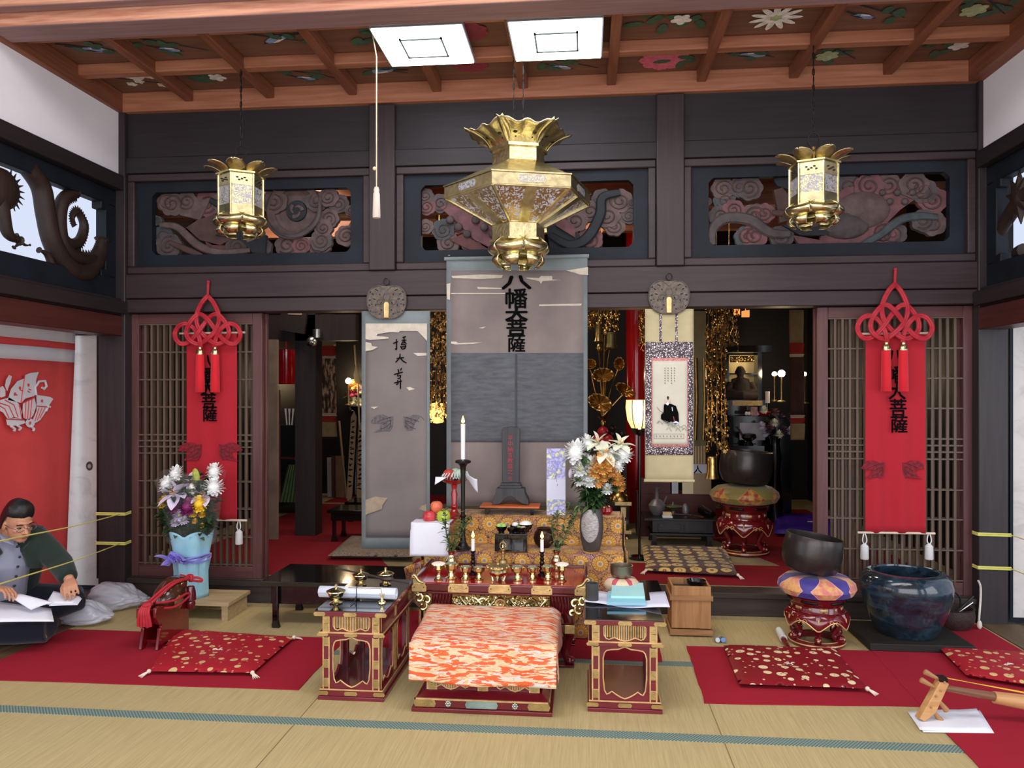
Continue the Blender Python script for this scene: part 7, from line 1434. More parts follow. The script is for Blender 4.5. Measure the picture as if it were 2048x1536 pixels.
for i in range(0): a = -1.0+2.0*i/25; dr0 = .012*math.sin(i*1.7); b.tube([hp(.01+.05*math.cos(a), .035+.05*math.sin(a), .128), hp(.062+.034*math.cos(a), .074*math.sin(a), .098), hp(.078+.018*math.cos(a), .074*math.sin(a)-.008, .062+.012*abs(a)*-1.2+dr0*.5)], [.013, .013, .007], 6)
b.done('hair', HAIR, person)
b = B()
for s in (-1, 1): b.tube([hp(.099+.006*math.cos(a), s*.034+.026*math.cos(a), .0+.017*math.sin(a)) for a in [i*PI/8 for i in range(16)]], .0018, 5, 0, True); b.tube([hp(.098, s*.06, .004), hp(.06, s*.079, .006), hp(-.01, s*.08, .004)], .0018, 5)
b.tube([hp(.104, -.009, .002), hp(.104, .009, .002)], .0018, 5); b.done('glasses', STEEL, person)
b = B()
for s in (-1, 1): b.ball(hp(.079, s*.033, .0), (.008, .014, .0045), 0, 10, 6, rotm); b.tube([hp(.088, s*.018, .022), hp(.087, s*.035, .026), hp(.078, s*.052, .02)], .0035, 5)
b.done('eyes_and_brows', mat('eye_dark', '#1b1412', .4), person)
b = B(); b.tube([hp(.0975, -.02, -.0615), hp(.1, 0, -.0605), hp(.0975, .02, -.0615)], .0016, 5); b.done('mouth_line', mat('mouth_line', '#6a342c', .6), person)
# shirt, jacket, trousers
SHIRT = cloth('grey_blue_shirt', '#8e92a6', .9, .05, 500); JACK = cloth('dark_green_jacket', '#22302a', .9, .1, 300); TROU = cloth('navy_trousers', '#191e2c', .9, .12, 300)
b = B(); b.tube([pel+V((0, 0, .03)), pel.lerp(chest, .5), chest, neckb+V((0, 0, -.03))], [.165, .158, .165, .085], 18); b.tube([SH_L.lerp(chest, .1), chest.lerp(SH_L, .4)+V((0, 0, .015)), chest+V((0, 0, .05)), chest.lerp(SH_R, .4)+V((0, 0, .015)), SH_R.lerp(chest, .1)], [.068, .1, .13, .1, .068], 14); b.tube([neckb+V((0, 0, -.05)), neckb+V((.012, -.01, .012))], [.085, .072], 16); b.done('shirt', SHIRT, person, remesh=.009)
ff = V((face.x, face.y, 0)).normalized()
b = B()
for i in range(6): q_ = neckb.lerp(pel, .12+.14*i)+ff*(.165 if i else .12)+V((0, 0, -.01)); b.ball(q_, .008, 0, 8, 6)
b.done('shirt_buttons', mat('dark_button', '#22242c', .4), person)
b = B()
for s in (-1, 1): b.slab([neckb+ff*.07+rgt*s*.005+V((0, 0, -.005)), neckb+ff*.03+rgt*s*.075+V((0, 0, .03)), neckb+ff*.07+rgt*s*.07+V((0, 0, -.02)), neckb+ff*.115+rgt*s*.03+V((0, 0, -.045))], ff*.008)
b.done('shirt_collar', SHIRT, person)
b = B(); back = -ff
side = V((ff.y, -ff.x, 0))
for s in (-1, 1):   # two fronts left open over the shirt
    b.tube([neckb+side*s*.085+back*.02+V((0, 0, 0)), chest+side*s*.125+back*.01+V((0, 0, .05)), chest+side*s*.135+V((0, 0, -.06)), pel.lerp(chest, .35)+side*s*.14, pel+side*s*.15+V((0, 0, .03))], [.05, .105, .105, .1, .1], 14)
b.tube([pel+back*.09, pel.lerp(chest, .5)+back*.09, chest+back*.08, neckb+back*.045], [.14, .14, .15, .07], 14)
for a, e, w in ((SH_L, EL_L, WR_L), (SH_R, EL_R, WR_R)): b.tube([chest.lerp(a, .55)+V((0, 0, .02)), a, a.lerp(e, .5), e, e.lerp(w, .45), e.lerp(w, .86), e.lerp(w, .9)], [.095, .085, .078, .072, .064, .056, .047], 14)
for s, a in ((1, SH_L), (-1, SH_R)): b.tube([neckb+side*(s*.075 if (a-neckb).dot(side)*s > 0 else -s*.075)+V((0, 0, .015)), neckb.lerp(a, .55)+V((0, 0, .012)), a+V((0, 0, .01))], [.05, .085, .09], 14); b.tube([neckb.lerp(a, .5)+ff*.05+V((0, 0, -.02)), chest.lerp(a, .80)+ff*.055+V((0, 0, -.02)), chest.lerp(a, .84)+ff*.05+V((0, 0, -.14))], [.07, .08, .06], 14)
b.done('jacket', JACK, person, remesh=.009)
b = B(); b.tube([pel+V((0, 0, .04)), pel, pel+V((0, 0, -.06))], [.16, .175, .16], 16)
for h, k_, f in ((HIP_L, KN_L, FT_L), (HIP_R, KN_R, FT_R)): b.tube([pel+V((0, 0, -.02)), h, h.lerp(k_, .5), k_, k_.lerp(f, .1)], [.12, .115, .1, .082, .08], 14); b.tube([k_, k_.lerp(f, .5), f.lerp(k_, .1)], [.08, .074, .062], 14)
for v in b.bm.verts:
    if v.co.z < .012: v.co.z = .012
b.done('trousers', TROU, person, remesh=.010)
b = B()
for f, k_ in ((FT_L, KN_L), (FT_R, KN_R)): d = (f-k_).normalized(); d.z = 0; b.tube([f-d*.03, f+d*.05, f+d*.11], [.045, .042, .025], 10)
for v in b.bm.verts:
    if v.co.z < .012: v.co.z = .012
b.done('socks', mat('dark_sock', '#16161a', .9), person)
# papers on the lap and plastic bags
def sheetq(lab, q, name='paper_sheet', t=.0015, bend=.01, m=WHITE):
    b = B(); q = [Q(*x) for x in q]; b.grid(lambda s, t_: q[0].lerp(q[1], s).lerp(q[3].lerp(q[2], s), t_)+V((0, 0, bend*math.sin(PI*s)*math.sin(PI*t_+.3))), 10, 6); return tag(b.done(name, m, solid=t), lab, 'paper', 'papers on the lap of the seated person')
sheetq('large white sheet lying across the front of the seated person at the left edge', ((-60, 1246, 4.30), (108, 1243, 4.38), (102, 1217, 4.52), (-60, 1195, 4.58)))
sheetq('white sheet held in the hand nearest the left edge, crossing the others', ((62, 1220, 4.42), (108, 1205, 4.48), (40, 1187, 4.50), (10, 1188, 4.46)), bend=.015)
for i in range(3): sheetq(('top', 'middle', 'bottom')[i]+' sheet of the printed stack under the far hand', ((92+i*3, 1207+i*2.5, 4.47), (147+i*4, 1206+i*2, 4.50), (160+i*2, 1193+i*2, 4.58), (107+i*3, 1182+i*2, 4.60)), bend=.004)
BAG = NT('clear_plastic_bag'); BAG.base('#dfe6f2'); BAG.p(rough=.14, alpha=.55, spec=.8); BAG.bump(BAG.voro(BAG.co((1, 2, 2)), 14, 1), .35, .012); BAG = BAG.m
def bag(lab, c, rx, ry, rz, seed, rot):
    b = B(); b.ball((0, 0, 0), 1, 0, 72, 44); q = random.Random(seed); ss = V((q.uniform(0, 9), q.uniform(0, 9), 0))
    for v in b.bm.verts:
        n0 = v.co.copy(); w = NZ.noise(n0*1.1+ss)*.22+abs(NZ.noise(V((n0.x*1.2, n0.y*3.2, n0.z*3.2))+ss))*.20-.05; v.co = n0*(1+w); v.co.x *= rx*(1+.15*n0.x); v.co.y *= ry; v.co.z *= rz
        if n0.x > .3: v.co.z *= (1-.75*(n0.x-.3)/.7); 
        v.co.z = max(v.co.z, -rz*.42)
    mm = M.Rotation(rot, 3, 'Z')
    for v in b.bm.verts: v.co = mm @ v.co; v.co += V(c)+V((0, 0, rz*.42))
    return tag(b.done('plastic_bag', BAG, ang=180), lab, 'bag', 'plastic bags beside the seated person')
c = G(208, 1232, .008); bag('larger clear plastic bag lying by the post, right of the seated person', (c.x, c.y+.12, .013), .215, .15, .115, 3, R(-6)); c = G(132, 1262, .008); bag('smaller clear plastic bag lying by the papers and the red mat corner', (c.x+.08, c.y+.07, .013), .17, .11, .10, 8, R(10))
# ================= inner hall furnishings =================================================================
Z0 = .165
def Gi(u, v): return G(u, v, Z0)
# red pillar
p = V((P(1272, 0, 8.4).x, 8.4, Z0)); b = B(); r_ = 20*(8.4)/FP; b.lathe([(0, 0), (r_*1.25, 0), (r_*1.25, .06), (r_, .09), (r_, 3.5), (0, 3.5)], p, 28); stru(b.done('trim_17', lacquer('pillar_red', '#b0141a', .15)))
# gold hanging garlands
GLD = gold('garland_gilt', '#c8a566', .25, .2, 60)
def garland(lab, u0, u1, v0, v1, y, seed, dens=1.0, bell=None):
    q = random.Random(seed); a, c = P(u0, v0, y), P(u1, v1, y); th = thing('gilt_garland', lab, 'garland', V(((a.x+c.x)/2, y, c.z)), 'gilt hanging garlands'); b = B(); n = int(330*dens*abs((a.x-c.x)*(a.z-c.z))/.28)+10
    for i in range(n):
        x, z, yy = q.uniform(a.x, c.x), q.uniform(c.z, a.z), y+q.uniform(-.06, .06); o = V((x, yy, z)); t_ = q.random()
        if t_ < .45: k = q.uniform(.014, .027); nn = 6; an = q.random()*3; b.prism([(k*(1 if j % 2 else .45)*math.cos(an+j*PI/nn), k*(1 if j % 2 else .45)*math.sin(an+j*PI/nn)) for j in range(nn*2)], o, (math.cos(an*.3), .3*math.sin(an), 0), (0, .2, 1), (0, .004, 0))
        elif t_ < .75: b.tube([o, o+V((q.uniform(-.02, .02), 0, -.05))], [.003, .003], 4); b.ball(o+V((0, 0, -.055)), (.009, .009, .013), 0, 7, 5)
        else: b.ball(o, q.uniform(.006, .012), 0, 6, 4)
    for i in range(5): x = a.x+(c.x-a.x)*(i+.5)/5; b.tube([V((x, y, 3.799 if i == 2 else a.z)), V((x+q.uniform(-.01, .01), y, c.z+.05))], .0025, 4)
    b.done('strings', GLD, th)
    if bell: 
        b = B(); o = P(*bell, y); b.lathe([(0, 0), (.035, -.005), (.042, -.03), (.045, -.14), (.058, -.19), (.05, -.19), (0, -.16)], o, 18); b.done('bell', GLD, th)
    return th
garland('gilt garland strip seen between the left grey scroll and the central scroll', 858, 897, 615, 832, 7.0, 1, 1.3)
garland('gilt garland fringe at the top right of the central scroll', 1172, 1238, 615, 660, 7.16, 2, 1.5); garland('thin gilt garland beside the red pillar', 1278, 1292, 615, 690, 7.0, 3, 1.5)
garland('long gilt garland right of the portrait scroll with a bell at its end', 1412, 1455, 615, 905, 6.6, 4, 1.35, (1424, 912)); garland('short gilt garland fringe under the beam, right of the long garland', 1440, 1478, 615, 690, 6.9, 5, 1.0)
b = B(); o = P(1222, 664, 7.0); b.lathe([(0, 0), (.04, -.01), (.045, -.04), (.045, -.1), (.06, -.14), (.05, -.15), (0, -.12)], o, 18); tag(b.done('hanging_bell', gold('aged_bell', '#8a7f52', .4, .2)), 'greenish hanging bell under the gilt fringe, beside the central scroll', 'bell'); b = B(); o = P(1197, 672, 7.0); b.lathe([(0, .1), (.03, .1), (.035, 0), (.05, -.05), (0, -.05)], o, 16); b.tube([o+V((0, 0, .1)), o+V((0, 0, .5))], .004, 5); tag(b.done('hanging_bell', GLD), 'gilt hanging bell left of the greenish one', 'bell')
b = B(); for_l = P(874, 826, 7.2); b.tube([for_l, V((for_l.x, for_l.y, 3.799))], .004, 5, 1); b.lathe([(0, -.1), (.06, -.09), (.07, 0), (.06, .09), (0, .1)], for_l, 16); tag(b.done('glowing_lantern', [emis('warm_lantern_glow', '#ffc46a', 2.0), IRON]), 'small glowing lantern seen between the two grey scrolls', 'lantern')
# metal lotus arrangement
yl = 8.02; th = thing('metal_lotus', 'gilt metal lotus flowers and leaves in a bronze vase, right of the central scroll', 'lotus', P(1207, 862, yl)); LG = gold('lotus_gilt', '#b08c54', .3, .25, 40)
kq = 8.02/FP
b = B(); o = P(1206, 862, yl); b.lathe([(0, 0), (.05, 0), (.04, .02), (.022, .05), (.03, .09), (.02, .11), (.07, .155), (.06, .155), (0, .12)], o, 20); b.done('vase', GLD, th)
b = B()
for px in (((1207, 835), (1207, 760), (1210, 660)), ((1207, 830), (1200, 740), (1198, 700)), ((1207, 830), (1215, 730), (1220, 700)), ((1206, 830), (1190, 780), (1182, 740)), ((1208, 830), (1225, 770), (1236, 740)), ((1208, 830), (1235, 800), (1250, 785)), ((1206, 840), (1200, 815), (1196, 800)), ((1207, 820), (1208, 790), (1208, 760))): b.tube(spline([P(u, v, yl) for u, v in px], 5), .008, 6)
b.done('stems', LG, th)
def lleaf(u, v, w, h, tilt, dy=-.05):
    b = B(); o = P(u, v, yl+dy); rx, rz = w*kq/2, h*kq/2
    def f(s, t_): a = 2*PI*s; r = t_*(1+.04*math.sin(a*11)); return o+V((rx*r*math.cos(a+tilt), -.04*(1-t_*t_)*0-.05*t_*t_+.008*math.sin(a*11)*t_, rz*r*math.sin(a)-.02*(1-t_)))
    b.grid(f, 44, 5, 0, True); b.done('lotus_leaf', LG, th, solid=.003)
lleaf(1206, 750, 42, 28, 0); lleaf(1200, 805, 46, 36, .3, -.1); lleaf(1250, 780, 36, 30, .6); lleaf(1238, 728, 20, 26, 0); lleaf(1180, 728, 24, 20, 0)
for u, v, r in ((1198, 695, 9), (1211, 664, 8)): b = B(); b.ball(P(u, v, yl), (r*kq*.8, r*kq*.8, r*kq*1.1), 0, 12, 8); b.done('bud', GLD, th)
b = B(); leaf(b, P(1206, 708, yl), (.7, 0, .8), .16, .05); b.done('folded_leaf', GLD, th, solid=.003)
b = B(); o = P(1206, 878, yl-.13); 
for dx, dz in ((-.05, 0), (.05, -.01), (0, .07), (0, -.02)): b.ball(o+V((dx, 0, dz)), .058, 0, 14, 10)
tag(b.done('red_fruit_pile', mat('dark_red_fruit', '#a81c2c', .35, 0, .1)), 'pile of red fruit below the gilt lotus vase', 'fruit'); b = B()
o = P(1235, 880, yl)
for i in range(7): b.ball(o+V((.05*(i % 3-1), 0, .06*(i//3))), .035, 0, 10, 8)
tag(b.done('dark_fruit_pile', mat('dark_grape', '#221a1e', .4)), 'pile of dark round fruit right of the red fruit', 'fruit')
b = B(); q0 = P(1206, 930, 7.0); b.box((P(1170, 0, 8.0).x, 7.86, Z0), (P(1252, 0, 8.0).x, 8.22, P(1206, 892, 7.9).z)); tag(b.done('inner_altar_table', DARK), 'dark altar table behind the flower vase, below the gilt lotus', 'table')
# gold-edged black stand right of the altar
p = Gi(1248, 1085); th = thing('gilt_edged_table', 'black table with gilt corner bands just right of the brocade altar', 'table', p); xq_ = lambda u: P(u, 0, p.y).x; kk = (-p.x*SN+p.y*CS)/FP; zq_ = lambda v: EYE-(v-HZ)*kk
b = B(); b.box((xq_(1180), p.y, zq_(1012)), (xq_(1262), p.y+.28, zq_(1004)), 0); b.box((xq_(1240), p.y+.01, Z0), (xq_(1258), p.y+.06, zq_(1012)), 0); b.box((xq_(1240), p.y+.2, Z0), (xq_(1258), p.y+.25, zq_(1012)), 0); b.done('frame', BLAC, th)
b = B(); b.box((xq_(1230), p.y-.004, zq_(1011)), (xq_(1263), p.y, zq_(1004))); b.box((xq_(1242), p.y+.004, zq_(1035)), (xq_(1252), p.y+.01, zq_(1015))); b.box((xq_(1242), p.y+.004, zq_(1062)), (xq_(1252), p.y+.01, zq_(1042))); b.box((xq_(1235), p.y-.004, zq_(1068)), (xq_(1263), p.y, zq_(1061))); b.ball(P(1254, 1078, p.y), .022, 0, 10, 8); b.ball(P(1256, 1092-4, p.y), .022, 0, 10, 8); b.done('gilt_mounts', BRASSD, th)
b = B(); b.lathe([(0, 0), (.10, 0), (.09, .04), (.05, .07), (.06, .12), (.03, .15), (.045, .22), (.025, .3), (.03, .34), (0, .34)], (xq_(1240), p.y+.15, zq_(1004)+.001), 20); tag(b.done('gilt_stand', GLD), 'gilt turned stand on the black table behind the vase flowers', 'stand')
# paper lantern
yy = 6.5; th = thing('paper_lantern', 'glowing paper lantern on a black pole, left of the portrait scroll', 'lantern', (P(1279, 0, yy).x, yy, Z0)); cx = P(1279, 0, yy).x; kk = yy/FP; zq_ = lambda v: EYE-(v-HZ)*(-cx*SN+yy*CS)/FP
b = B(); b.lathe([(.115, zq_(800)), (.12, zq_(815)), (.105, zq_(840)), (.07, zq_(856))], (cx, yy, 0), 24)
lt = NT('lantern_paper'); z_ = lt.sep(lt.co())[2]; lt.base('#f4dfb4'); lt.p(emit='#ffcf80', es=1.5, rough=.8); b.done('shade', lt.m, th)
b = B()
for i in range(8): a = i*PI/4+.2; b.tube([V((cx+r*math.cos(a), yy+r*math.sin(a), zq_(v))) for r, v in ((.116, 800), (.121, 815), (.106, 840), (.071, 856))], .004, 4)
b.lathe([(.07, zq_(856)), (.075, zq_(858)), (.05, zq_(868)), (.02, zq_(870)), (.012, zq_(872)), (.012, Z0+.02), (.09, Z0+.015), (.09, Z0), (0, Z0)], (cx, yy, 0), 18); b.done('pole', BLAC, th)
# black desk with small things
p = Gi(1308, 1100); th = thing('black_desk', 'black low writing desk with two drawers in the inner hall, behind the gold-patterned cushion', 'desk', p); xx = lambda u: P(u, 0, p.y).x; kk = (-.8*SN+p.y*CS)/FP; zq_ = lambda v: EYE-(v-HZ)*kk; zt = zq_(1037)
BDK = mat('worn_black_lacquer', '#15161a', .3, 0, .15)
b = B(); b.box((xx(1288), p.y-.02, zt-.02), (xx(1437), p.y+.38, zt)); b.done('top', BDK, th, bev=.003); b = B(); b.box((xx(1305), p.y+.01, zq_(1066)), (xx(1427), p.y+.36, zt-.02)); b.box((xx(1300), p.y, zq_(1072)), (xx(1430), p.y+.37, zq_(1067))); b.done('case', BDK, th, bev=.003)
for a, c in ((1316, 1361), (1368, 1415)): b = B(); b.box((xx(a), p.y+.002, zq_(1063)), (xx(c), p.y+.012, zq_(1048))); dw = b.done('drawer', BDK, th, bev=.002); b = B(); b.ball((xx(a)+.03, p.y-.004, zq_(1051)), .006, 0, 8, 6); b.done('knob', STEEL, dw)
for a in (1309, 1419):
    for dy in (.01, .3): b = B(); b.prism([(-.03, 0), (.03, 0), (.018, .05), (.018, zq_(1070)-Z0), (-.018, zq_(1070)-Z0), (-.018, .05)], (xx(a), p.y+dy, Z0), (1, 0, 0), (0, 0, 1), (0, .04, 0)); b.done('leg', BDK, th)
zt += .001
b = B(); b.lathe([(0, 0), (.045, 0), (.075, .05), (.08, .09), (.05, .13), (.02, .15), (.018, .24), (.026, .25), (0, .25)], (xx(1318), p.y+.2, zt), 20); b.tube([V((xx(1318)+.06, p.y+.2, zt+.1)), V((xx(1318)+.09, p.y+.2, zt+.17))], .008, 6); tag(b.done('ewer', mat('pewter', '#77757c', .4, .4)), 'grey long-necked ewer at the left end of the black desk', 'ewer')
b = B(); b.box((xx(1326), p.y+.02, zt), (xx(1346), p.y+.1, zt+.014)); tag(b.done('white_box', WHITE, bev=.002), 'flat white box at the front left of the black desk', 'box'); b = B(); b.box((xx(1327), p.y+.025, zt+.015), (xx(1344), p.y+.095, zt+.045)); tag(b.done('cream_box', mat('cream_card', '#d2c29a', .7), bev=.002), 'cream box on top of the flat white one, black desk', 'box')
b = B(); b.lathe([(0, 0), (.03, 0), (.02, .03), (.03, .04), (.085, .075), (.08, .08), (.02, .085), (.008, .1), (.008, .115), (0, .115)], (xx(1352), p.y+.24, zt), 22); tag(b.done('covered_dish', mat('aged_dish', '#6f7058', .4, .4)), 'greenish covered dish at the middle of the black desk', 'dish'); b = B(); b.lathe([(0, 0), (.03, 0), (.035, .04), (.03, .08), (.012, .1), (0, .11)], (xx(1377), p.y+.22, zt), 14); tag(b.done('water_dropper', mat('pewter', '#77757c', .4, .4)), 'small grey jar right of the covered dish, black desk', 'jar'); b = B(); b.tube([V((xx(1412), p.y+.25, zt+.045)), V((xx(1428), p.y+.06, zt+.03))], [.045, .028], 12); tag(b.done('dark_flask', BLAC), 'dark flask lying at the right end of the black desk', 'flask')
b = B(); b.tube([V((xx(1380), p.y+.1, zt+.02)), V((xx(1408), p.y+.0, zt+.012))], .011, 7); b.tube([V((xx(1350), p.y+.12, zt+.02)), V((xx(1385), p.y+.07, zt+.02))], .01, 7); tag(b.done('prayer_beads', mat('dark_beads', '#3a1f14', .4)), 'dark bead strands on the middle of the black desk', 'beads')
# bookstand with papers behind the desk
yb2 = p.y+.46; xx2 = lambda u: P(u, 0, yb2).x; zz2 = lambda v: P(1360, v, yb2).z
b = B(); b.box((xx2(1275), yb2+.03, Z0), (xx2(1432), yb2+.3, zz2(989))); b.box((xx2(1283), yb2+.06, zz2(989)), (xx2(1345), yb2+.09, zz2(958))); tag(b.done('low_chest', wood('red_chest', '#3a1410', '#5c2218', 'X', rough=.5)), 'reddish low chest behind the black desk', 'chest')
for j, (u0, u1, v0, v1, col, lab, dy) in enumerate(((1342, 1358, 955, 986, '#b9c3cf', 'pale blue booklet standing behind the black desk', .0), (1366, 1388, 955, 988, '#e4dcb8', 'cream booklet standing behind the black desk', -.01), (1388, 1424, 948, 990, '#9f8d76', 'brown card standing right of the cream booklet', -.02), (1386, 1417, 930, 948, '#c8d0e2', 'white card with a black brush character above the brown card', .02))):
    b = B(); v1 = 989 if j < 3 else v1; b.box((xx2(u0), yb2+.06+dy, zz2(v1)), (xx2(u1), yb2+.06+dy+.012, zz2(v0 if j < 3 else 930)-0 if j < 3 else zz2(v0))); (b.box((xx2(u0)+.03, yb2+.065+dy, zz2(989)), (xx2(u1)-.03, yb2+.07+dy, zz2(v1))) if j == 3 else None); o = tag(b.done('upright_card', mat('card'+col[1:], col, .8, 0, .04), bev=.001), lab, 'card')
    if j == 3: text(None, 'lettering', '人', (xx2(1398), yb2+.06+dy-.001, zz2(940)), (1, 0, 0), (0, 0, 1), .085, INK, o, 1, .01, .001)
b = B(); q = random.Random(3)
for i in range(9): b.box((xx2(1388+i*2.9), yb2+.12, zz2(930)), (xx2(1390.4+i*2.9), yb2+.13, zz2(893+q.random()*2)), i % 2)
b.box((xx2(1387), yb2+.11, zz2(989)), (xx2(1416), yb2+.14, zz2(930)), 1); tag(b.done('slat_bundle', [mat('slat_cream', '#c9b594', .8), mat('slat_brown', '#8f7456', .8)]), 'row of narrow cream slats at the foot of the long gilt garland', 'slats')
# framed panels behind garland
b = B(); ybk = 8.1; b.slab([P(u, v, ybk) for u, v in ((1388, 622), (1412, 622), (1412, 1069), (1388, 1069))], (0, .03, 0)); o = tag(b.done('painted_board', mat('olive_board', '#7d7456', .7, 0, .1)), 'tall olive board seen right of the portrait scroll, behind the gilt garland', 'board'); b = B()
for u in (1392, 1408): b.tube([P(u, 716, ybk-.02), P(u+2, 800, ybk-.02), P(u-1, 880, ybk-.02)], .018, 8)
b.done('gilt_carving', GLD, o)
# statue niche
yn = 9.2; kk = 9.1/FP; xn = lambda u: P(u, 0, yn).x; zn = lambda v: P(1490, v, yn).z
th = thing('statue_niche', 'dark shrine niche with pale back panel, far right in the inner hall', 'niche', (xn(1492), yn, Z0)); b = B(); b.box((xn(1461), yn+.3, zn(800)), (xn(1520), yn+.34, zn(708))); b.done('back_panel', mat('niche_gold_paper', '#cdbd8c', .7, 0, .05), th); b = B(); b.box((xn(1452), yn-.1, Z0), (xn(1530), yn+.3, zn(800))); b.box((xn(1454), yn+.1, zn(800)), (xn(1461), yn+.36, zn(695))); b.box((xn(1519), yn+.1, zn(800)), (xn(1528), yn+.36, zn(695))); b.box((xn(1446), yn-.1, zn(705)), (xn(1540), yn+.36, zn(692))); b.box((xn(1461), yn+.27, zn(748)), (xn(1520), yn+.29, zn(745))); b.done('case', BLAC, th); b = B(); dragonpanel(b, xn(1462), xn(1510), zn(724), zn(711), yn+.05, 26, 4); b.done('gilt_carving', [GLD, IRON], th); b = B(); b.box((xn(1461), yn-.12, zn(811)), (xn(1520), yn-.1, zn(801))); b.done('front_rail', mat('pale_rail', '#a08a60', .6, 0, .2, 40), th)
b = B(); o = V((xn(1484), yn+.1, zn(800))); b.tube([o+V((0, 0, .0)), o+V((0, 0, .1)), o+V((0, 0, .2)), o+V((0, 0, .25))], [.13, .12, .105, .05], 16); b.tube([o+V((-.095, 0, .2)), o+V((0, 0, .22)), o+V((.095, 0, .2))], [.05, .055, .05], 12); b.tube([o+V((0, 0, .22)), o+V((0, 0, .30))], [.04, .036], 12); b.ball(o+V((0, 0, .335)), (.054, .056, .07), 0, 16, 12); b.tube([o+V((-.11, 0, .19)), o+V((-.15, -.05, .1)), o+V((-.04, -.13, .06))], [.05, .048, .03], 10); b.tube([o+V((.11, 0, .19)), o+V((.15, -.05, .1)), o+V((.04, -.13, .06))], [.05, .048, .03], 10); b.tube([o+V((-.17, -.06, .04)), o+V((0, -.14, .045)), o+V((.17, -.06, .04))], [.05, .06, .05], 10); b.ball(o+V((-.055, 0, .33)), (.01, .012, .02)); b.ball(o+V((.055, 0, .33)), (.01, .012, .02)); b.tube([o+V((0, -.052, .345)), o+V((0, -.064, .325))], [.007, .010], 6); tag(b.done('seated_statue', mat('dark_statue_wood', '#1a100f', .85, 0, .1), remesh=.007), 'dark seated monk statue in the niche', 'statue')
b = B(); oc_ = V((P(1535, 0, 8.85).x, 8.85, P(1500, 832, 8.8).z+.001)); hh_ = P(1535, 806, 8.85).z-oc_.z; b.lathe([(.0, .0), (.045, 0), (.05, .01), (.014, .03), (.012, hh_), (0, hh_)], oc_, 14); b.lathe([(0, hh_), (.025, hh_), (.025, hh_+.13), (0, hh_+.13)], oc_, 14, 1); tag(b.done('white_candle', [BLAC, WAX]), 'unlit thick white candle right of the statue niche', 'candle')
b = B(); c = G(1500, 899, .165); b.box((xn(1450), 8.7, Z0), (xn(1560), 8.95, P(1500, 832, 8.8).z)); oc0 = tag(b.done('offering_counter', BLAC), 'black counter before the statue niche', 'table')
zc2 = P(1500, 832, 8.8).z+.002
b = B(); b.box((xn(1487), 8.78, zc2), (xn(1499), 8.83, zc2+.1)); tag(b.done('card', mat('pinkish_card', '#b99088', .7, 0, .3, 60)), 'small pinkish card standing on the counter before the niche', 'card'); b = B(); b.lathe([(0, 0), (.04, 0), (.075, .04), (.07, .05), (0, .045)], (xn(1512), 8.8, zc2), 18); tag(b.done('red_dish', RLACB), 'red lacquer dish on the counter before the niche', 'dish'); b = B(); 
for i in range(5): b.ball((xn(1479)+.03*i, 8.8, zc2+.025), (.02, .02, .024), 0, 8, 6)
tag(b.done('white_offerings', WAX), 'row of small white offerings on the counter before the niche', 'offering')
b = B(); b.box((xn(1462), 8.68, P(1480, 880, 8.66).z), (xn(1520)-.06, 8.699, P(1480, 846, 8.66).z)); b.done('front_panel', mat('dim_white_board', '#b9b6c2', .8), oc0); b = B(); o = P(1498, 890, 8.5); b3 = B(); b3.box((o.x-.2, 8.36, Z0), (o.x+.13, 8.62, o.z-.001)); tag(b3.done('low_black_table', BLAC), 'low black table carrying the dark kettle, before the white board', 'table'); b.lathe([(0, 0), (.05, 0), (.03, .04), (.08, .08), (.07, .12), (0, .13)], o, 16); b.tube([o+V((-.07, 0, .1)), o+V((-.1, 0, .16)), o+V((-.13, 0, .2))], .012, 6); tag(b.done('dark_kettle', IRON), 'dark spouted kettle silhouetted before the white board', 'kettle')
FA = []; b2 = B(); q = random.Random(8); o = P(1550, 850, 8.5)
for i in range(14): FA.append((o+V((q.uniform(-.16, .18), q.uniform(-.05, .05), q.uniform(-.12, .16))), i % 4))
b2.lathe([(0, Z0-o.z), (.1, Z0-o.z), (.1, Z0-o.z+.02), (.05, -.5), (.07, -.35), (.05, -.2), (.06, -.12), (0, -.12)], o, 14)
th = thing('flower_arrangement', 'dim flower arrangement right of the statue niche', 'flowers', o)
for i, (c_, m_) in enumerate(FA): b = B(); mum(b, c_, .05, (0, -1, .3), 0, 2, None, i); b.done('flower', (PETL, mat('dim_purple', '#4a3050', .7), mat('dim_pink', '#8a5a60', .7), PETC)[m_], th, fixn=False)
b2.done('vase', BLAC, th)
def bulb(lab, u, v, y, r=.03, st=60, e=5):
    th = thing('electric_lamp', lab, 'lamp', P(u, v, y)); o = P(u, v, y); b = B(); b.ball(o, r, 0, 14, 10); b.done('bulb', emis('bulb_glow', '#ffe2b0', st), th); b = B(); b.lathe([(0, -.32), (.05, -.32), (.05, -.31), (.01, -.3), (.01, -.05), (.02, -.03), (.02, -.02), (0, -.02)], o, 12); b.done('stem', BRASSD, th)
    l = bpy.data.lights.new('lamp_light', 'POINT'); l.energy = e*.35; l.color = (1, .72, .42); l.shadow_soft_size = .05; lo = bpy.data.objects.new('lamp_light', l); COL.objects.link(lo); lo.location = o+V((0, -.08, .02))
bulb('bare glowing lamp right of the statue niche', 1563, 747, 8.9, .04, 60, 14); bulb('smaller glowing lamp beside the brighter one, right of the niche', 1549, 748, 9.3, .028, 30, 5); bulb('glowing lamp at the left of the inner hall, above the flowers', 697, 762, 10.0, .04, 60, 22)
bulb('small white lamp glimpsed right of the hanging scroll in the inner hall', 1609, 748, 8.6, .022, 40, 2)
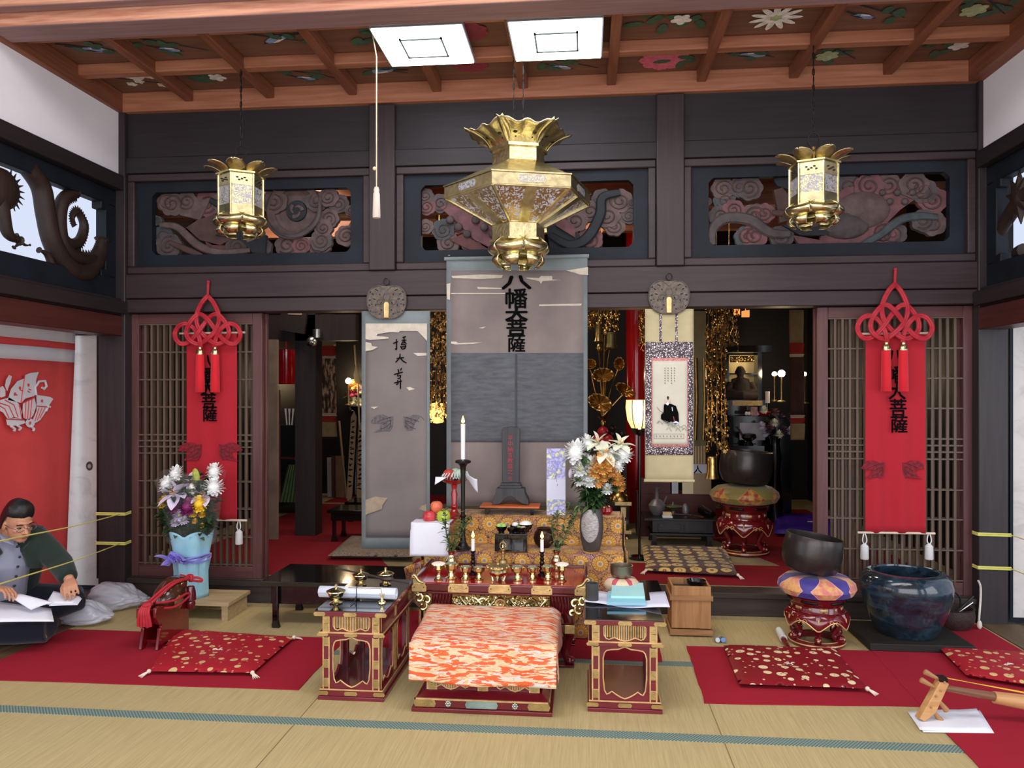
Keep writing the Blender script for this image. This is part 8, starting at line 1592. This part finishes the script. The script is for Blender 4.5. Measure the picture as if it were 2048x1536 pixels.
# red-white scrolls on the side walls
def sidescroll(lab, u0, u1, y0, y1, bands, wob):
    th = thing('hanging_scroll', lab, 'scroll', P(u0, 880, y0)); 
    for nm, v0, v1, m in bands:
        b = B(); b.grid(lambda s, t_: (lambda p: p+V((0, .015*math.sin(t_*3+s*2), 0)))(P(u0+(u1-u0)*s+wob*((v1+(v0-v1)*t_)-750)/130, v1+(v0-v1)*t_+(4 if s > .5 else 0)*0, y0+(y1-y0)*s)), 6, 8); b.done(nm, m, th, solid=.004)
OLS = mat('olive_scroll_silk', '#837655', .8, 0, .1, 8); RDS = mat('red_scroll_silk', '#8c1a1c', .8, 0, .1, 8); WHS = mat('white_scroll_silk', '#b5a89a', .8)
def namu():
    t = NT('dark_scroll_calligraphy'); f = t.noise(t.co((9, 9, 3)), 3, 4); t.base(t.ramp(f, [(.42, '#b39a80'), (.52, '#5a4034'), (.62, '#2a1c18')])); t.p(rough=.8); return t.m
DKS = namu()
sidescroll('red-banded hanging scroll lit by a lamp on the inner left wall', 636, 672, 9.3, 9.5, (('top_silk', 628, 692, OLS), ('red_band', 692, 712, RDS), ('white_band', 712, 717, WHS), ('painting', 717, 826, DKS), ('white_band', 826, 832, WHS), ('red_band', 832, 844, RDS), ('bottom_silk', 844, 874, OLS)), 2)
sidescroll('red-banded hanging scroll on the inner right side, beside the lamp', 1580, 1608, 8.3, 8.1, (('top_silk', 620, 686, OLS), ('red_band', 686, 708, RDS), ('white_band', 708, 714, WHS), ('painting', 714, 830, mat('brown_scroll_ground', '#3a221c', .8, 0, .2)), ('white_band', 830, 836, WHS), ('red_band', 836, 847, RDS), ('bottom_silk', 847, 880, OLS)), 1.5)
b = B(); b.slab([P(u, v, 9.1) for u, v in ((1484, 622), (1499, 620), (1499, 634), (1484, 634))], (0, .03, 0)); b.tube([P(1491, 621, 9.1), V((P(1491, 0, 9.1).x, 9.1, 3.799))], .004, 4); tag(b.done('lit_shade', emis('amber_shade', '#ff9a50', 1.2)), 'small glowing amber lamp shade under the beam at the right', 'lamp'); b = B(); b.slab([P(u, v, 9.1) for u, v in ((1468, 618), (1480, 618), (1480, 630), (1468, 630))], (0, .03, 0)); b.tube([P(1474, 619, 9.1), V((P(1474, 0, 9.1).x, 9.1, 3.799))], .004, 4); tag(b.done('lit_shade', emis('amber_shade', '#ff9a50', 1.2)), 'smaller glowing amber shade left of the other under the beam', 'lamp')
# cushions inside
def zgold():
    t = NT('gold_scale_brocade'); v = t.co((1, 1, .3)); d = t.voro(v, 8.5, .25); d2 = t.wave(v, 30, 1, 1, 'DIAGONAL'); c = t.ramp(d, [(.0, '#d8c07a'), (.1, '#7a1a1e'), (.16, '#c9b068'), (.36, '#a89048'), (.40, '#2a0d10'), (.46, '#4a1216')], 'CONSTANT'); t.base(c); t.p(rough=.5, sheen=.2); return t.m
zabu('floor_cushion', 'gold scale-patterned cushion on the red carpet strip, before the black desk', [tuple(G(u, v, .17)[:2]) for u, v in ((1292, 1155), (1476, 1165), (1450, 1108), (1283, 1104))], .166, zgold(), .06, False, (0, 1))
def zgrey():
    t = NT('grey_scroll_brocade'); f = t.noise(t.co((1, 1, .4)), 30, 2, .5, 2.2); t.base(t.ramp(f, [(.44, '#8a7d74'), (.5, '#2a2120'), (.56, '#8a7d74')])); t.p(rough=.6); return t.m
zabu('floor_cushion', 'grey-brown patterned cushion under the foot of the left grey scroll', [tuple(G(u, v, .17)[:2]) for u, v in ((655, 1128), (830, 1130), (815, 1092), (700, 1088))], .166, zgrey(), .085, False)
zabu('floor_cushion', 'purple satin cushion in the inner hall behind the right bowl', [tuple(G(u, v, .17)[:2]) for u, v in ((1548, 1080), (1702, 1086), (1690, 1042), (1550, 1040))], .166, cloth('purple_satin', '#3d1f9a', .4, .2, 200, 0), .08, True)
# left inner: small black tables, shelf things
for j, (u0, u1, v0, v1, vt, lab) in enumerate(((655, 745, 1091, 1020, 1020, 'small black lacquer table at the left of the inner hall, nearer one'), (690, 760, 1050, 1006, 1004, 'small black lacquer table behind the nearer one'))):
    p = Gi(u0+14, v0); kk = (-p.x*SN+p.y*CS)/FP; x0, x1 = P(u0, 0, p.y).x, P(u1, 0, p.y).x; zt = EYE-(vt-HZ)*kk; th = thing('small_table', lab, 'table', ((x0+x1)/2, p.y+.15, Z0)); b = B(); b.box((x0, p.y-.02, zt-.03), (x1, p.y+.34, zt)); b.box((x0+.03, p.y, zt-.1), (x1-.03, p.y+.3, zt-.03)); b.done('top', BLAC, th, bev=.003)
    for x in (x0+.06, x1-.06):
        for dy in (.0, .28): b = B(); b.prism([(-.03, 0), (.03, 0), (.016, .06), (.016, zt-.1-Z0), (-.016, zt-.1-Z0), (-.016, .06)], (x, p.y+dy, Z0), (1, 0, 0), (0, 0, 1), (0, .03, 0)); b.done('leg', BLAC, th)
yw = 7.15
b = B(); b.box((P(533, 0, 7.0).x, 7.0, Z0), (P(555, 0, 7.0).x, 7.03, 2.05)); stru(b.done('door_7', mat('stained_panel', '#8a7668', .8, 0, .25, 3)))
b = B(); o = P(572, 702, 7.6); b.lathe([(0, 0), (.125, 0), (.125, .01), (.12, -.02), (.125, -.33), (.12, -.34), (0, -.34)], o, 28); b.tube([o, V((o.x, o.y, 3.799))], .006, 6); tag(b.done('red_lantern', lacquer('glossy_red_drum', '#b00a22', .15)), 'glossy red cylinder hanging at the left of the inner hall', 'lantern')
b = B(); yb3 = 8.2
for i in range(6): a, c = P(562+i*7, 1004, yb3), P(580+i*4, 930, yb3); b.tube([a, c], .022, 4, 0, up=(0, 1, 0))
tag(b.done('green_blind', mat('green_bamboo', '#4d6a44', .7, 0, .15)), 'bundle of green slats leaning in the inner left corner', 'blind')
b = B(); b.tube([P(556, 915, 8.1), P(590, 917, 8.1)], .015, 6); b.tube([P(558, 1004, 8.1), P(557, 780, 8.1)], .02, 6); tag(b.done('red_rail', wood('rail_red_timber', '#4a1d16', '#6a2c22', 'X')), 'reddish rail frame before the green slats', 'rail')
STV = wood('stave_wood', '#8a735a', '#a58c70', 'Z', rough=.7)
for (ub, vb, ut, vt, w, lab) in ((698, 978, 708, 822, 11, 'taller pale memorial stave with black writing, leaning at the inner left'), (718, 980, 722, 845, 11, 'shorter pale memorial stave half hidden by the grey scroll')):
    a, c = P(ub, vb, 9.5), P(ut, vt, 9.75); a.z = max(Z0+.004, Z0+.004); d = (c-a).normalized(); s_ = V((1, 0, 0)); kk = 10/FP; ww = w*kk/2; b = B(); b.slab([a-s_*ww*.6, a+s_*ww*.6, a+d*.1+s_*ww, c-d*.08+s_*ww, c, c-d*.08-s_*ww, a+d*.1-s_*ww], (0, .02, 0)); th = tag(b.done('memorial_stave', STV), lab, 'stave', 'memorial staves'); b = B(); q = random.Random(int(ub))
    for i in range(13): o = a.lerp(c, .16+.06*i)+V((0, -.004, 0)); [b.tube([o+V((q.uniform(-.03, .0), 0, q.uniform(-.02, .02))), o+V((q.uniform(0, .03), 0, q.uniform(-.02, .02)))], .005, 4) for _ in range(3)]
    b.done('lettering', INK, th)
for u0, u1, v0, v1, col, lab in ((655, 664, 915, 985, '#8d8790', 'grey board leaning at the inner left'), (664, 673, 912, 984, '#4a2a22', 'dark brown board leaning between the grey and tan boards'), (672, 690, 912, 982, '#80614a', 'tan board leaning nearest the memorial staves')): b = B(); yb5 = 9.85+.04*(u0 % 3); b.slab([V((P(u0, 0, yb5).x, yb5, Z0+.004)), V((P(u1-1, 0, yb5).x, yb5, Z0+.004)), P(u1-2, v0, yb5+.1), P(u0-1, v0, yb5+.1)], (0, .02, 0)); tag(b.done('leaning_board', mat('board'+col[1:], col, .8, 0, .1)), lab, 'board')
b = B(); pq = P(693, 978, 9.7); pq.z = Z0+.016; b.tube([pq, P(678, 842, 9.9)], .016, 6); tag(b.done('pole', STV), 'thin pale pole leaning beside the boards at the inner left', 'pole'); b = B(); b.slab([P(707, 750, 9.9), P(712, 726, 9.9), P(722, 770, 9.9), P(710, 765, 9.9)], (0, .02, 0)); b.tube([P(712, 730, 9.9), P(709, 690, 9.9)], .012, 6); b.tube([P(716, 768, 9.9), V((P(724, 0, 9.9).x, 9.9, Z0+.006))], .012, 6); tag(b.done('paddle', mat('cream_paddle', '#c9bb94', .7)), 'cream paddle-shaped board with a thin handle by the inner left lamp', 'paddle')
o = P(712, 795, 10.12); th = thing('flower_arrangement', 'flowers in yellow, pink and white under the inner left lamp', 'flowers', o); b = B(); q = random.Random(5)
for i, (u, v, m) in enumerate(((706, 772, 0), (714, 768, 0), (704, 786, 1), (716, 784, 1), (706, 802, 2), (719, 806, 2), (722, 780, 2), (708, 815, 2))): b = B(); mum(b, P(u, v, 10.1), .08, (0, -1, .3), 0, 2, None, i); b.done('flower', (PETO, mat('pink_petal', '#b04a6c', .6), PETC)[m], th, fixn=False); b = B(); b.lathe([(0, Z0-o.z), (.1, Z0-o.z), (.1, Z0-o.z+.03), (.02, -.9), (.02, -.4), (.06, -.2), (.08, -.12), (0, -.12)], o, 16); b.done('vase', BLAC, th); b = B(); q = random.Random(6)
for i in range(24): leaf(b, o+V((q.uniform(-.1, .1), .02, q.uniform(-.15, .1))), (q.uniform(-1, 1), -.3, q.uniform(-.2, 1)), .12, .04)
b.done('leaves', LEAFD, th, fixn=False)
b = B(); o = P(624, 684, 7.15); b.ball(o, .055, 0, 18, 12); b.ball(o+V((.0, -.045, -.02)), .025, 1, 12, 8); b.lathe([(0, .04), (.04, .04), (.045, .12), (0, .12)], o+V((.05, 0, .0)), 14, 0); tag(b.done('camera_dome', [STEEL, BLAC]), 'round silver fitting on the dark post at the inner left', 'fitting')  # security camera dome on the post, gives no light
b = B(); b.slab([P(u, v, 7.1) for u, v in ((557, 640), (563, 622), (614, 622), (608, 668), (560, 660))], (0, .04, 0)); o = tag(b.done('framed_plaque', mat('dark_plaque', '#2c2223', .5)), 'dark framed plaque hung high at the inner left', 'plaque'); b = B(); b.slab([P(u, v, 7.095) for u, v in ((574, 622), (606, 622), (603, 630), (576, 629))], (0, .004, 0)); b.done('paper', mat('plaque_paper', '#a09282', .8), o)
b = B(); b.box((P(548, 0, 8.6).x, 8.55, Z0), (P(612, 0, 8.6).x, 8.9, P(580, 850, 8.6).z)); o = tag(b.done('dark_cabinet', BLAC), 'dark cabinet with white brushes on it at the inner left', 'cabinet'); zt = P(580, 850, 8.6).z
for i in range(3): b = B(); c = V((P(567+i*5, 0, 8.5).x, 8.6, zt)); b.tube([c+V((0, 0, .001)), c+V((.012*(i-1), 0, .12)), c+V((.018*(i-1), 0, .19))], [.008, .008, .014], 6); tag(b.done('brush', [WHITE]), 'one of three white brushes upright on the dark inner left cabinet', 'brush', 'white brushes on the dark cabinet')
# ================= camera and light ======================================================================
cam = bpy.data.cameras.new('camera'); co = bpy.data.objects.new('camera', cam); COL.objects.link(co); co.location = (0, 0, EYE); co.rotation_euler = (R(90), 0, TH); cam.sensor_width = 36; cam.lens = FP/2048*36; cam.shift_y = 17/2048; cam.clip_start = .05; S.camera = co
w = bpy.data.worlds.new('world'); S.world = w; w.use_nodes = True; bg = w.node_tree.nodes['Background']; bg.inputs[0].default_value = (.70, .77, .95, 1); bg.inputs[1].default_value = 1.0
def area(name, loc, tgt, sx, sy, e, col=(1, 1, 1)):
    l = bpy.data.lights.new(name, 'AREA'); l.shape = 'RECTANGLE'; l.size = sx; l.size_y = sy; l.energy = e; l.color = col; o = bpy.data.objects.new(name, l); COL.objects.link(o); o.location = loc; d = V(tgt)-V(loc); o.rotation_euler = d.to_track_quat('-Z', 'Y').to_euler(); return o
area('daylight_front_doors', (-.4, -1.7, 1.9), (-.4, 5, 1.6), 6.0, 3.2, 190, (1, .975, .985))
def pnt(name, loc, e, col=(1, .74, .45), r=.06):
    l = bpy.data.lights.new(name, 'POINT'); l.energy = e; l.color = col; l.shadow_soft_size = r; o = bpy.data.objects.new(name, l); COL.objects.link(o); o.location = loc
pnt('glowing_lantern_light', P(874, 826, 6.95), 6); pnt('paper_lantern_light', P(1279, 822, 6.33), 5); pnt('niche_fill', P(1490, 716, 9.25)+V((0, .06, 0)), 1.2, r=.03)  # the niche point light is added to brighten its back panel, no fixture
area('inner_hall_fill', (-.45, 7.0, 3.3), (-.45, 7.1, 0), .5, .5, 32, (1, .80, .56)); area('inner_hall_left_fill', (-2.6, 6.6, 3.3), (-2.9, 8.2, .8), .5, .5, 16, (1, .86, .7))  # two added fill lights for garlands and left side, no fixtures behind them
area('porch_top_fill', (-.4, 2.6, 4.25), (-.4, 3.2, 0), 4.5, 1.6, 150, (1, .98, .98))  # added fill out of view, brightens top surfaces; no fixture here
area('daylight_left_openings', (-4.9, 1.4, 1.5), (-1, 3.2, .6), 3.5, 2.2, 40, (.93, .96, 1))
area('daylight_right_openings', (4.0, 1.4, 1.5), (-1, 3.6, .8), 3.5, 2.2, 75, (.93, .96, 1))
vs_ = S.view_settings; vs_.view_transform = 'Standard'; vs_.look = 'None'; vs_.gamma = 1; vs_.use_curve_mapping = False; vs_.exposure = 0.0
